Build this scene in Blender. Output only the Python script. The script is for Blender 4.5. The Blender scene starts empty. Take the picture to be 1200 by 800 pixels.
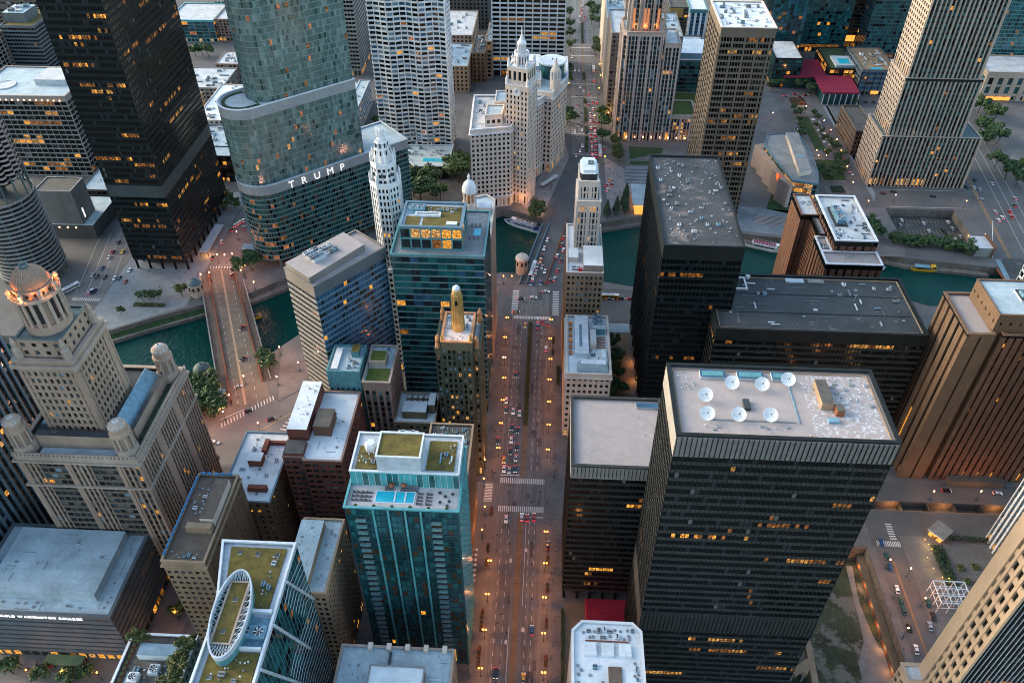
import bpy, math, random
from mathutils import Vector, Matrix
from mathutils.geometry import tessellate_polygon
R=math.radians
sc=bpy.context.scene
C=sc.collection
# ---------------------------------------------------------------- materials
def newmat(n):
    m=bpy.data.materials.new(n); m.use_nodes=True
    nt=m.node_tree; return m,nt,nt.nodes['Principled BSDF']
def N(nt,t,**k):
    n=nt.nodes.new(t)
    for a,v in k.items():
        if a in n.inputs.keys(): n.inputs[a].default_value=v
        else: setattr(n,a,v)
    return n
def noise(nt,vec,scale,detail=3,rough=.6):
    n=N(nt,'ShaderNodeTexNoise',Scale=scale,Detail=detail,Roughness=rough)
    nt.links.new(vec,n.inputs['Vector']); return n.outputs['Fac']
def ramp(nt,fac,stops):
    r=nt.nodes.new('ShaderNodeValToRGB'); e=r.color_ramp.elements
    e[0].position,e[0].color=stops[0][0],(*stops[0][1],1)
    e[1].position,e[1].color=stops[-1][0],(*stops[-1][1],1)
    for p,c in stops[1:-1]:
        q=e.new(p); q.color=(*c,1)
    nt.links.new(fac,r.inputs['Fac']); return r.outputs['Color']
def mix(nt,fac,a,b,mode='MIX'):
    m=nt.nodes.new('ShaderNodeMix'); m.data_type='RGBA'; m.blend_type=mode
    if isinstance(fac,(int,float)): m.inputs[0].default_value=fac
    else: nt.links.new(fac,m.inputs[0])
    for i,v in ((6,a),(7,b)):
        if isinstance(v,tuple): m.inputs[i].default_value=(*v,1)
        else: nt.links.new(v,m.inputs[i])
    return m.outputs[2]
def sc3(c,k): return tuple(min(1,x*k) for x in c)
MATS={}
def surf(n,c,rough=.8,var=.25,scale=.12,fine=1.5,metal=0,seam=None,spots=None,zs=1.0,spec=.5,ys=1.0):
    """weathered surface: base colour with large stains and fine grain, optional slab seams and patches"""
    if n in MATS: return MATS[n]
    m,nt,p=newmat(n)
    g=N(nt,'ShaderNodeNewGeometry'); mp=N(nt,'ShaderNodeMapping')
    nt.links.new(g.outputs['Position'],mp.inputs['Vector']); mp.inputs['Scale'].default_value=(1,ys,zs)
    v=mp.outputs['Vector']
    col=ramp(nt,noise(nt,v,scale,4,.65),[(.3,sc3(c,1-var)),(.7,sc3(c,1+var))])
    f=ramp(nt,noise(nt,v,fine,2,.7),[(.25,(1-var*.7,)*3),(.75,(1+var*.5,)*3)])
    col=mix(nt,1.0,col,f,'MULTIPLY')
    if spots:
        sc_,th,c2=spots
        s=ramp(nt,noise(nt,v,sc_,5,.7),[(th,(0,0,0)),(th+.06,(1,1,1))])
        col=mix(nt,s,col,c2)
    if seam:
        w,h,k=seam
        b=N(nt,'ShaderNodeTexBrick'); b.offset=.5
        for a,val in (('Scale',1),('Brick Width',w),('Row Height',h),('Mortar Size',.06),('Mortar Smooth',.3)): b.inputs[a].default_value=val
        b.inputs['Color1'].default_value=(1,1,1,1); b.inputs['Color2'].default_value=(.88,.88,.88,1); b.inputs['Mortar'].default_value=(k,k,k,1)
        nt.links.new(v,b.inputs['Vector'])
        col=mix(nt,1.0,col,b.outputs['Color'],'MULTIPLY')
    nt.links.new(col,p.inputs['Base Color'])
    p.inputs['Roughness'].default_value=rough; p.inputs['Metallic'].default_value=metal
    p.inputs['Specular IOR Level'].default_value=spec
    MATS[n]=m; return m
def glass(n,c,rough=.12,var=.5,spec=.6):
    if n in MATS: return MATS[n]
    m,nt,p=newmat(n)
    g=N(nt,'ShaderNodeNewGeometry'); mp=N(nt,'ShaderNodeMapping'); nt.links.new(g.outputs['Position'],mp.inputs['Vector']); mp.inputs['Scale'].default_value=(1,1,.22)
    col=ramp(nt,noise(nt,mp.outputs['Vector'],.22,3,.65),[(.3,sc3(c,1-var)),(.7,sc3(c,1+var))])  # upright tone streaks in the pane colour imitate reflections
    nt.links.new(col,p.inputs['Base Color']); p.inputs['Roughness'].default_value=rough
    p.inputs['Specular IOR Level'].default_value=spec
    MATS[n]=m; return m
def lit(n,c,s,patch=1.2):
    """a lit room behind glass: brightness uneven as furniture, blinds and ceiling lamps make it"""
    m,nt,p=newmat(n)
    g=N(nt,'ShaderNodeNewGeometry')
    k=ramp(nt,noise(nt,g.outputs['Position'],patch,2,.7),[(.36,(.04,.04,.04)),(.52,(.35,.35,.35)),(.68,(1,1,1))])
    col=mix(nt,1.0,k,c,'MULTIPLY')
    p.inputs['Base Color'].default_value=(.02,.018,.015,1); p.inputs['Roughness'].default_value=.2
    nt.links.new(col,p.inputs['Emission Color']); p.inputs['Emission Strength'].default_value=s
    MATS[n]=m; return m
def glow(n,c,s):
    if n in MATS: return MATS[n]
    m,nt,p=newmat(n)
    p.inputs['Base Color'].default_value=(*sc3(c,.5),1); p.inputs['Emission Color'].default_value=(*c,1); p.inputs['Emission Strength'].default_value=s
    MATS[n]=m; return m
M=MATS
surf('asphalt',(.095,.091,.091),.85,.22,.05,2.5,spots=(.12,.62,(.075,.066,.06)))
surf('asphalt_lanes',(.145,.135,.132),.85,.34,.42,2.5,ys=.03,spots=(.6,.66,(.095,.08,.076)))
surf('pavement',(.135,.126,.122),.85,.2,.08,2,seam=(3,3,.6),spots=(.35,.63,(.10,.078,.07)))
surf('plaza',(.185,.20,.215),.8,.2,.1,2,seam=(2.5,2.5,.85))
surf('plaza_brown',(.22,.15,.09),.8,.2,.1,2,seam=(2,2,.8))
surf('bridge_deck',(.15,.115,.088),.8,.25,.12,3)
surf('bridge_walk',(.12,.085,.065),.8,.25,.12,3)
surf('dome_stone',(.24,.15,.10),.8,.2,.3,2); surf('median_pale',(.36,.24,.15),.85,.2,.3,3); surf('plaza_pink',(.27,.23,.22),.8,.18,.1,2,seam=(2.5,2.5,.75)); surf('asphalt_pink',(.15,.131,.126),.85,.2,.06,2.5,spots=(.3,.64,(.12,.085,.078))); surf('granite_pink',(.34,.27,.22),.85,.18,.08,1.2,zs=.3); surf('facet_pink',(.42,.32,.28),.85,.15,.08,1.2,zs=.3)
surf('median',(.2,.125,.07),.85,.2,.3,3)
surf('paint_white',(.6,.58,.55),.7,.25,.8,4)
surf('paint_yellow',(.55,.36,.08),.7,.25,.8,4)
surf('quay',(.14,.12,.105),.9,.35,.1,.8,zs=.4)
surf('grass',(.022,.05,.012),.95,.4,.25,3)
surf('lot_grass',(.045,.055,.028),.95,.5,.1,1.6,spots=(.07,.52,(.15,.14,.115)))
surf('lot_path',(.2,.19,.18),.95,.2,.3,2)
surf('green_roof',(.125,.09,.018),.95,.4,.35,2.5,spots=(.5,.6,(.075,.085,.02)))
surf('green_roof_lush',(.06,.085,.012),.95,.4,.5,2.5)
surf('roof_white',(.66,.69,.71),.75,.15,.12,1.2,seam=(9,6,.8),spots=(.25,.66,(.36,.38,.42)))
surf('roof_pale',(.50,.51,.52),.8,.22,.15,1.2,seam=(7,5,.8),spots=(.3,.64,(.26,.26,.28)))
surf('roof_blue',(.36,.44,.48),.75,.2,.12,1.0,seam=(12,3,.82),spots=(.2,.66,(.2,.24,.29)))
surf('roof_gravel',(.335,.285,.272),.95,.10,.3,3.5,spots=(1.8,.70,(.24,.215,.21)))
surf('roof_patched',(.33,.285,.275),.95,.10,.3,3,spots=(1.1,.53,(.50,.51,.54)))
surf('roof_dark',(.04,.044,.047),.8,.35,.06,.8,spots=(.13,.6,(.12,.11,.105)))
surf('roof_dark_stained',(.062,.06,.062),.8,.4,.05,.6,seam=(24,14,1.5),spots=(.1,.57,(.17,.13,.115)))
surf('roof_brown',(.12,.085,.062),.85,.3,.2,1.5)
surf('roof_tar',(.085,.075,.066),.85,.35,.25,2)
surf('spandrel_blue',(.013,.0185,.0205),.55,.22,.2,1,spec=.15); surf('steel_dark',(.014,.0175,.018),.5,.25,.2,1,spec=.15)
surf('spandrel_dark',(.043,.044,.041),.55,.22,.2,1,spec=.12); surf('pale_teal',(.15,.215,.21),.5,.2,.2,1); surf('grey_band',(.24,.25,.26),.5,.15,.2,1.5); surf('louver_teal',(.035,.05,.055),.6,.2,.2,1); surf('deck_white',(.5,.46,.46),.7,.12,.2,2,seam=(2,2,.85)); surf('limestone_pale',(.45,.35,.31),.85,.18,.07,1.2,zs=.35)
surf('steel_black',(.004,.006,.007),.5,.25,.2,1,spec=.12)
surf('louver_grey',(.20,.185,.165),.7,.2,.3,2)
surf('louver_light',(.27,.245,.225),.7,.2,.3,2); surf('louver_dark',(.045,.045,.042),.7,.2,.3,2)
surf('limestone',(.36,.275,.22),.85,.22,.07,1.2,zs=.35)
surf('limestone_warm',(.33,.225,.165),.85,.25,.07,1.2,zs=.35)
surf('terracotta_cream',(.62,.51,.43),.7,.14,.07,1.2,zs=.35)
surf('terracotta_white',(.66,.65,.66),.6,.14,.07,1.2,zs=.35)
surf('granite_grey',(.19,.165,.15),.85,.2,.08,1.2,zs=.35)
surf('granite_taupe',(.125,.095,.07),.85,.2,.08,1.2,zs=.35)
surf('concrete',(.22,.22,.215),.85,.25,.08,1.0,zs=.3)
surf('concrete_dark',(.075,.078,.078),.85,.25,.08,1.0,zs=.3)
surf('concrete_teal',(.065,.105,.112),.7,.25,.08,1.0,zs=.3)
surf('brick_red',(.18,.055,.035),.9,.22,.15,2)
surf('brick_pink',(.27,.165,.13),.9,.22,.15,2)
surf('brick_brown',(.155,.072,.042),.9,.18,.12,2)
surf('brick_tan',(.155,.09,.052),.9,.18,.12,2)
surf('stone_tan',(.30,.205,.13),.9,.2,.1,1.5,zs=.4)
surf('stone_olive',(.13,.105,.06),.9,.22,.15,1.5,zs=.4)
surf('stone_green',(.06,.068,.045),.6,.25,.2,1.2,zs=.3)
surf('gold_leaf',(.40,.24,.075),.45,.25,.5,2)
surf('copper_trim',(.45,.2,.09),.6,.3,.5,2)
surf('beige_panel',(.46,.315,.21),.75,.14,.07,1.2,zs=.3)
surf('grey_panel',(.085,.10,.112),.6,.18,.1,1,zs=.5)
surf('blue_steel',(.12,.19,.235),.5,.2,.1,1,zs=.3)
surf('white_metal',(.62,.63,.65),.45,.12,.4,2)
surf('pale_metal',(.42,.46,.50),.45,.2,.4,2)
surf('blue_unit',(.15,.27,.34),.5,.3,.6,2)
surf('grey_metal',(.2,.21,.22),.5,.25,.4,2)
surf('dark_metal',(.03,.032,.034),.5,.25,.4,2)
surf('teal_metal',(.08,.22,.24),.5,.25,.4,2)
surf('blue_frame',(.05,.22,.45),.5,.3,.6,2)
surf('rust',(.22,.07,.03),.7,.3,.4,2)
surf('red_fabric',(.42,.012,.03),.8,.12,.3,2)
surf('crimson_roof',(.20,.006,.03),.7,.15,.1,1.5)
surf('wood',(.2,.1,.05),.7,.25,.6,3)
surf('teal_panel',(.014,.06,.068),.35,.3,.2,1)
surf('aqua_panel',(.09,.31,.33),.35,.25,.2,1)
surf('turf_dark',(.03,.05,.02),.95,.4,.3,3)
surf('skin',(.35,.2,.13),.6,.1); surf('hair_dark',(.02,.014,.01),.7,.1)
for n,c in dict(cloth_black=(.012,.012,.015),cloth_navy=(.02,.03,.08),cloth_white=(.5,.5,.5),cloth_red=(.3,.03,.03),cloth_grey=(.12,.12,.13)).items(): surf(n,c,.85,.15)
for n,c in dict(car_white=(.62,.62,.63),car_black=(.012,.013,.015),car_silver=(.33,.36,.39),car_red=(.33,.012,.018),car_maroon=(.11,.01,.018),car_blue=(.02,.075,.19),car_green=(.015,.075,.07),car_yellow=(.6,.34,.02),car_orange=(.6,.2,.03),car_purple=(.06,.03,.12)).items(): surf(n,c,.3,.06,.5,2,spec=.7)
surf('tyre',(.012,.012,.012),.9,.1); glass('car_glass',(.012,.015,.018),.08,.2)
surf('trunk_bark',(.07,.05,.035),.9,.3,.8,3)
for i,c in enumerate([(.015,.042,.012),(.028,.07,.018),(.06,.105,.024)]): surf('leaf_%d'%i,c,.7,.25,.5,2)
for i,c in enumerate([(.012,.032,.016),(.018,.045,.02),(.03,.06,.024)]): surf('needle_%d'%i,c,.7,.25,.5,2)
for i,c in enumerate([(.07,.085,.015),(.11,.10,.02),(.05,.075,.018)]): surf('willow_%d'%i,c,.7,.25,.5,2)
surf('flower_red',(.2,.04,.02),.8,.3,1,3)
glass('g_black',(.003,.0045,.005),.1,.4,.3); glass('g_dark',(.012,.018,.02),.1); glass('g_mid',(.03,.05,.055),.12)
glass('g_teal',(.016,.10,.105),.1,.5,.8); glass('g_teal2',(.008,.05,.056),.1,.5,.8); glass('g_aqua',(.06,.29,.31),.12,.3,.7); glass('g_blue',(.03,.085,.15),.12,.4); glass('g_sky',(.16,.24,.30),.15,.3)
glass('g_green',(.085,.13,.12),.1,.4,1.0); glass('g_green2',(.028,.06,.054),.1,.5,.9); glass('g_jade',(.14,.20,.185),.12,.35,.9)
glass('g_navy',(.02,.06,.11),.12,.4); glass('g_blind',(.20,.19,.17),.5,.3); glass('g_blind2',(.1,.1,.095),.5,.3); glass('g_bronze',(.07,.035,.02),.2,.4)
lit('lit_amber',(1,.40,.05),.5,1.6); lit('lit_gold',(1,.46,.08),.26,.9); lit('lit_dim',(.85,.28,.03),.13,.7); lit('lit_warm',(1,.5,.16),.35); lit('lit_white',(.9,.9,.75),.4); lit('lit_rose',(1,.33,.12),.2)
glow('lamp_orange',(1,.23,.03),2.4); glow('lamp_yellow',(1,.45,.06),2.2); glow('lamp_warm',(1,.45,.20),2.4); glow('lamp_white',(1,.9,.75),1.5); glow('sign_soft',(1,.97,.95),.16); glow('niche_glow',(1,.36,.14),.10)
glow('tail_red',(1,.02,.03),.7); glow('head_white',(1,.93,.8),.4); glow('sign_white',(.95,.95,1),.5); glow('neon_blue',(.05,.08,1),.8); glow('lava',(1,.12,.02),.35); glow('shop_warm',(1,.36,.06),.3)
glass('pool_water',(.02,.38,.52),.08,.15)
def water():
    m,nt,p=newmat('river_water')
    g=N(nt,'ShaderNodeNewGeometry')
    n1=noise(nt,g.outputs['Position'],.02,4,.6)
    nt.links.new(ramp(nt,n1,[(.3,(.001,.025,.022)),(.7,(.002,.046,.040))]),p.inputs['Base Color'])
    p.inputs['Roughness'].default_value=.25; p.inputs['Specular IOR Level'].default_value=.10
    b=N(nt,'ShaderNodeBump',Strength=.8,Distance=1.0); 
    nt.links.new(noise(nt,g.outputs['Position'],.22,4,.65),b.inputs['Height']); nt.links.new(b.outputs['Normal'],p.inputs['Normal'])
    MATS['river_water']=m
water()
# ---------------------------------------------------------------- mesh builder
class MB:
    def __init__(s): s.v=[]; s.f=[]; s.fm=[]; s.mats=[]
    def mi(s,m):
        if m not in s.mats: s.mats.append(m)
        return s.mats.index(m)
    def face(s,pts,m):
        k=len(s.v); s.v+=pts; s.f.append(tuple(range(k,k+len(pts)))); s.fm.append(s.mi(m))
    def box(s,x0,x1,y0,y1,z0,z1,m,top=None,rot=0,c=None,bottom=True):
        P=[(x0,y0),(x1,y0),(x1,y1),(x0,y1)]
        if rot:
            c=c or ((x0+x1)/2,(y0+y1)/2); P=rotp(P,rot,c)
        s.prism(P,z0,z1,m,top,bottom)
    def prism(s,poly,z0,z1,m,top=None,bottom=False,poly1=None):
        poly1=poly1 or poly
        k=len(s.v); n=len(poly)
        s.v+=[(x,y,z0) for x,y in poly]+[(x,y,z1) for x,y in poly1]
        i=s.mi(m)
        for a in range(n):
            b=(a+1)%n; s.f.append((k+a,k+b,k+n+b,k+n+a)); s.fm.append(i)
        s.f.append(tuple(range(k+n,k+2*n))); s.fm.append(s.mi(top or m))
        if bottom: s.f.append(tuple(range(k+n-1,k-1,-1))); s.fm.append(i)
    def ring(s,outer,inner,z0,z1,m):
        k=len(s.v); n=len(outer)
        for z in (z0,z1): s.v+=[(x,y,z) for x,y in outer]+[(x,y,z) for x,y in inner]
        i=s.mi(m)
        for a in range(n):
            b=(a+1)%n
            for q in ((a,b,2*n+b,2*n+a),(n+b,n+a,3*n+a,3*n+b),(2*n+a,2*n+b,3*n+b,3*n+a),(b,a,n+a,n+b)):
                s.f.append(tuple(k+t for t in q)); s.fm.append(i)
    def tube(s,a,b,r,m,n=6,r2=None):
        a=Vector(a); b=Vector(b); d=(b-a).normalized(); r2=r if r2 is None else r2
        u=d.orthogonal().normalized(); w=d.cross(u); k=len(s.v)
        for p,rr in ((a,r),(b,r2)):
            for t in range(n):
                q=p+(u*math.cos(6.28318*t/n)+w*math.sin(6.28318*t/n))*rr; s.v.append(tuple(q))
        i=s.mi(m)
        for t in range(n):
            e=(t+1)%n; s.f.append((k+t,k+e,k+n+e,k+n+t)); s.fm.append(i)
        s.f.append(tuple(range(k+n,k+2*n))); s.fm.append(i); s.f.append(tuple(range(k+n-1,k-1,-1))); s.fm.append(i)
    def lathe(s,cx,cy,prof,m,n=16):
        k=len(s.v); i=s.mi(m)
        for r,z in prof:
            for t in range(n): s.v.append((cx+r*math.cos(6.28318*t/n),cy+r*math.sin(6.28318*t/n),z))
        for j in range(len(prof)-1):
            for t in range(n):
                e=(t+1)%n; s.f.append((k+j*n+t,k+j*n+e,k+(j+1)*n+e,k+(j+1)*n+t)); s.fm.append(i)
        s.f.append(tuple(k+(len(prof)-1)*n+t for t in range(n))); s.fm.append(i)
    def mesh(s,name,o=(0,0,0)):
        me=bpy.data.meshes.new(name)
        me.from_pydata([(x-o[0],y-o[1],z-o[2]) for x,y,z in s.v],[],s.f)
        for m in s.mats: me.materials.append(MATS[m])
        me.polygons.foreach_set('material_index',s.fm); me.update(); return me
    def build(s,name,parent=None,o=None):
        loc=tuple(parent['loc']) if parent and o is None else (o or (0,0,0))
        ob=bpy.data.objects.new(name,s.mesh(name,loc)); C.objects.link(ob)
        if parent: ob.parent=parent
        elif o: ob.location=o
        return ob
def rotp(P,deg,c):
    a=R(deg); ca,sa=math.cos(a),math.sin(a)
    return [(c[0]+(x-c[0])*ca-(y-c[1])*sa, c[1]+(x-c[0])*sa+(y-c[1])*ca) for x,y in P]
def rect(x0,x1,y0,y1): return [(x0,y0),(x1,y0),(x1,y1),(x0,y1)]
def ngon(cx,cy,r,n,a0=0): return [(cx+r*math.cos(R(a0)+2*math.pi*i/n),cy+r*math.sin(R(a0)+2*math.pi*i/n)) for i in range(n)]
def offset(P,d):
    """outward offset of a counter-clockwise polygon"""
    n=len(P); out=[]
    for i in range(n):
        a,b,c=P[i-1],P[i],P[(i+1)%n]
        def nn(p,q):
            dx,dy=q[0]-p[0],q[1]-p[1]; l=math.hypot(dx,dy) or 1; return dy/l,-dx/l
        n1,n2=nn(a,b),nn(b,c); k=1+n1[0]*n2[0]+n1[1]*n2[1]; k=max(k,.3)
        out.append((b[0]+(n1[0]+n2[0])*d/k,b[1]+(n1[1]+n2[1])*d/k))
    return out
def tag(o,label,cat,group=None,kind=None):
    if label: o['label']=label
    if cat: o['category']=cat
    if group: o['group']=group
    if kind: o['kind']=kind
    return o
def thing(name,label,cat,loc,group=None,rz=0):
    o=bpy.data.objects.new(name,None); C.objects.link(o); o.location=loc; o.rotation_euler=(0,0,rz); o['loc']=loc
    return tag(o,label,cat,group)
def struct(name,mb):
    o=mb.build(name); o['kind']='structure'; return o
CAM=Vector((0,0,320))
# ---------------------------------------------------------------- facades
def S(**k):
    d=dict(bay=1.5,fl=3.7,pw=.25,pd=.3,sh=1.2,sd=.15,base=0,top=1.0,g='office',pm='steel_dark',sm=None,major=0,mw=.6,md=.5)
    d.update(k); d['sm']=d['sm'] or d['pm']; return d
# glass sets: (materials+weights), share of floors with lit runs, lit materials, share of single lit panes
GS=dict(
 office=([('g_black',14),('g_dark',1.5),('g_blind2',.2)],.30,['lit_amber','lit_gold','lit_dim','lit_dim','lit_dim'],.006),
 black=([('g_black',12),('g_dark',1)],.20,['lit_gold','lit_dim','lit_dim','lit_dim'],.005),
 black0=([('g_black',12),('g_dark',1)],.04,['lit_dim'],.003),
 trumplow=([('g_green2',8),('g_teal2',3),('g_black',3),('g_bronze',1)],.1,['lit_dim','lit_rose'],.02),
 masonry=([('g_black',4),('g_dark',5),('g_mid',3),('g_blind2',1.5),('g_sky',.5)],0,['lit_amber','lit_warm'],.03),
 cream=([('g_black',5),('g_dark',4),('g_mid',2),('g_bronze',1)],.03,['lit_warm','lit_amber'],.02),
 teal=([('g_teal2',7),('g_teal',4),('g_blue',.8),('g_dark',2)],0,['lit_dim','lit_rose','lit_amber'],.04),
 tealdark=([('g_teal2',7),('g_teal',3),('g_black',2)],0,['lit_dim','lit_amber'],.02),
 pool=([('g_teal2',7),('g_teal',5),('g_bronze',1.6)],0,['lit_dim','lit_amber'],.01),
 aqua=([('g_aqua',3),('g_teal',2)],0,['lit_dim'],.0),
 trump=([('g_green2',1),('g_green',8),('g_jade',3)],0,['lit_rose','lit_warm','lit_dim'],.02),
 navy=([('g_navy',5),('g_blue',3),('g_dark',3)],0,['lit_amber'],.006),
 white=([('g_black',5),('g_dark',3),('g_mid',2),('g_sky',3),('g_blue',1.5)],0,['lit_rose','lit_amber'],.02),
 carbide=([('g_black',4),('g_mid',2),('g_sky',1.2),('g_blind',1)],0,['lit_amber','lit_warm'],.12),
 tribune=([('g_dark',4),('g_teal2',3),('g_sky',1.2),('g_mid',2),('g_teal',1)],.05,['lit_warm','lit_rose'],.02),
 lobby=([('g_dark',2)],.9,['lit_amber','lit_dim','lit_warm'],.2),
 bronze=([('g_black',4),('g_bronze',4)],.0,['lit_amber','lit_dim'],.03),
)
SEP=set('column dormer chimney finial pinnacle balcony penthouse green_roof wing stair_head skylight roof_skylight attic cornice pool corner_pinnacle urn floodlight wall_lamp cornice_lamp base_lamp facade_lamp uplit_niche pool_terrace railing_panel planter equipment_well glass_fin buttress spire_rib cupola_column lantern_column belfry_column belfry_opening drum_window clock_hand tank roof_unit crown_ring diagonal_brace roof_seam parking_deck window mansard duct entrance_lamp lit_band roof_terrace roof_hatch podium lower_balcony stone_facet window_washing_track upper_panel'.split())
class B:
    def __init__(s,name,label,cat,at,group=None,seed=None):
        s.name=name; s.root=thing(name,label,cat,(at[0],at[1],0),group); s.parts={}; s.panes=[]
        s.rng=random.Random(seed if seed is not None else label)
    def p(s,n):
        if n in SEP: n+='#%d'%len(s.parts)
        if n not in s.parts: s.parts[n]=MB()
        return s.parts[n]
    def fbox(s,mb,A,t,n,t0,t1,n0,n1,z0,z1,m):
        def q(a,b,z): return (A[0]+t[0]*a+n[0]*b,A[1]+t[1]*a+n[1]*b,z)
        k=len(mb.v)
        mb.v+=[q(t0,n0,z0),q(t1,n0,z0),q(t1,n1,z0),q(t0,n1,z0),q(t0,n0,z1),q(t1,n0,z1),q(t1,n1,z1),q(t0,n1,z1)]
        i=mb.mi(m)
        for f in ((3,2,6,7),(0,3,7,4),(2,1,5,6),(4,7,6,5),(0,1,2,3)): mb.f.append(tuple(k+e for e in f)); mb.fm.append(i)
    def facade(s,A,Bp,z0,z1,st,ext=0):
        mb=s.p('wall'); dx,dy=Bp[0]-A[0],Bp[1]-A[1]; L=math.hypot(dx,dy)
        if L<.05: return
        t=(dx/L,dy/L); n=(t[1],-t[0])
        mid=Vector(((A[0]+Bp[0])/2,(A[1]+Bp[1])/2,0)); d=(Vector((0,0,0))-mid); d.z=0
        faces=(d.normalized().x*n[0]+d.normalized().y*n[1])>-.12
        nb=max(1,round(L/st['bay'])); bw=L/nb; pw,pd,sd=st['pw'],st['pd'],st['sd']
        zb=z0+st['base']; zt=z1-st['top']; nf=max(1,round((zt-zb)/st['fl'])); fh=(zt-zb)/nf; sh=st['sh']*fh/st['fl']
        if not faces:   # seen from nowhere near the photograph's place: plain floors only
            for j in range(nf): s.fbox(mb,A,t,n,0,L,-.05,sd,zb+j*fh,zb+j*fh+sh,st['sm'])
            if st['top']>0: s.fbox(mb,A,t,n,0,L,-.05,max(pd,sd)+.004,zt,z1,st['sm'])
            return
        for i in range(nb+1):
            w,dd,m=pw,pd,st['pm']
            if st['major'] and i%st['major']==0: w,dd=st['mw'],st['md']
            a,b=i*bw-w/2,i*bw+w/2
            if i==0: a=0
            if i==nb: b=L+(dd if ext else 0)
            if b>a and dd>0: s.fbox(mb,A,t,n,a,b,-.05,dd,z0,zt,m)
        for j in range(nf):
            if sh>0: s.fbox(mb,A,t,n,0,L+(sd if ext else 0),-.05,sd,zb+j*fh,zb+j*fh+sh,st['sm'])
        if st['top']>0: s.fbox(mb,A,t,n,0,L+(max(pd,sd)+.004 if ext else 0),-.05,max(pd,sd)+.004,zt,z1,st.get('tm') or st['sm'])
        mats,pf,lm,sp=GS[st['g']]; names=[m for m,_ in mats]; ws=[w for _,w in mats]; r=s.rng
        for j in range(nf):
            row=r.choices(names,ws,k=nb)
            if r.random()<pf:
                for _ in range(r.choice((1,1,2,3))):
                    ln=r.randint(2,max(3,int(nb*.4))); st0=r.randint(0,max(0,nb-3)); lmz=r.choice(lm)
                    for i in range(st0,min(nb,st0+ln)):
                        if r.random()<.7: row[i]=lmz if r.random()<.75 else r.choice(lm)
            for i in range(nb):
                if r.random()<sp: row[i]=r.choice(lm)
                w=bw-pw; h=fh-sh
                if w<.15 or h<.15: continue
                tc=(i+.5)*bw; zc=zb+j*fh+sh+h/2
                s.panes.append((A[0]+t[0]*tc+n[0]*.02,A[1]+t[1]*tc+n[1]*.02,zc,n[0],n[1],round(w,3),round(h,3),row[i]))
        if st['base']>1.5:
            nbb=max(1,round(L/4)); q=L/nbb
            for i in range(nbb):
                m=r.choice(['g_black','g_dark','lit_amber','lit_dim','g_dark','lit_warm']) 
                s.panes.append((A[0]+t[0]*(i+.5)*q+n[0]*.02,A[1]+t[1]*(i+.5)*q+n[1]*.02,z0+st['base']*.5,n[0],n[1],round(q*.7,3),round(st['base']*.7,3),m))
    def mass(s,poly,z0,z1,st,roof='roof_pale',para=1.1,pw=.5,pm=None,edges=None,core=None,lip=.06,roofpart='roof'):
        """a block: core, facades on every edge, roof slab and parapet"""
        st0=st; cm=core or st['sm']; mx=max([max(e['pd'],e['sd'],e['md'] if e['major'] else 0) for e in ([st]+list((edges or {}).values()))])
        s.p('wall').prism(poly,z0,z1-para,cm)
        n=len(poly)
        for i in range(n):
            A,Bp,Cn=poly[i],poly[(i+1)%n],poly[(i+2)%n]
            a1=math.atan2(Bp[1]-A[1],Bp[0]-A[0]); a2=math.atan2(Cn[1]-Bp[1],Cn[0]-Bp[0]); turn=(a2-a1+math.pi)%(2*math.pi)-math.pi
            e=(edges or {}).get(i,st)
            s.facade(A,Bp,z0,z1-para*.5,e,ext=1 if turn>1.0 else 0)
        kk='#%d'%len(s.parts); s.p('parapet'+kk).ring(offset(poly,mx+lip),offset(poly,-pw),z1-para*.5-.02,z1,pm or st['sm'])
        s.p(roofpart+kk).prism(offset(poly,-.01),z1-para,z1-para+.03,roof)
        return z1-para+.03
    def finish(s):
        s.panes.sort(key=lambda q:((Vector(q[:3])-CAM).length/((q[5]*q[6])**.5*max(.05,abs((Vector(q[:3])-CAM).normalized().dot(Vector((q[3],q[4],0))))**.5))))
        ox,oy,oz=s.root['loc']
        for n,mb in s.parts.items():
            if mb.f: mb.build(n.split('#')[0],s.root)
        rest=s.panes[100:] if len(s.panes)>110 else []
        one=s.panes[:len(s.panes)-len(rest)]
        for q in one:
            me=pane_mesh(q[5],q[6],q[7]); o=bpy.data.objects.new('window',me); C.objects.link(o); o.parent=s.root
            o.location=(q[0]-ox,q[1]-oy,q[2]); o.rotation_euler=(0,0,math.atan2(q[4],q[3])+math.pi/2)
        if rest:
            mb=MB()
            for x,y,z,nx,ny,w,h,m in rest:
                tx,ty=-ny*w/2,nx*w/2
                mb.face([(x-tx,y-ty,z-h/2),(x+tx,y+ty,z-h/2),(x+tx,y+ty,z+h/2),(x-tx,y-ty,z+h/2)],m)
            o=mb.build('windows',s.root); o['kind']='stuff'
        return s.root
    def box(s,part,x0,x1,y0,y1,z0,z1,m,top=None,rot=0):
        s.p(part).box(x0,x1,y0,y1,z0,z1,m,top,rot); return s
    def add(s,part,mb): return mb.build(part,s.root)
    def put(s,part,me,x,y,z,sx=1,sy=1,sz=1,rz=0):
        o=bpy.data.objects.new(part,me); C.objects.link(o); o.parent=s.root; lx,ly,lz=s.root['loc']
        o.location=(x-lx,y-ly,z-lz); o.scale=(sx,sy,sz); o.rotation_euler=(0,0,rz); return o
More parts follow.
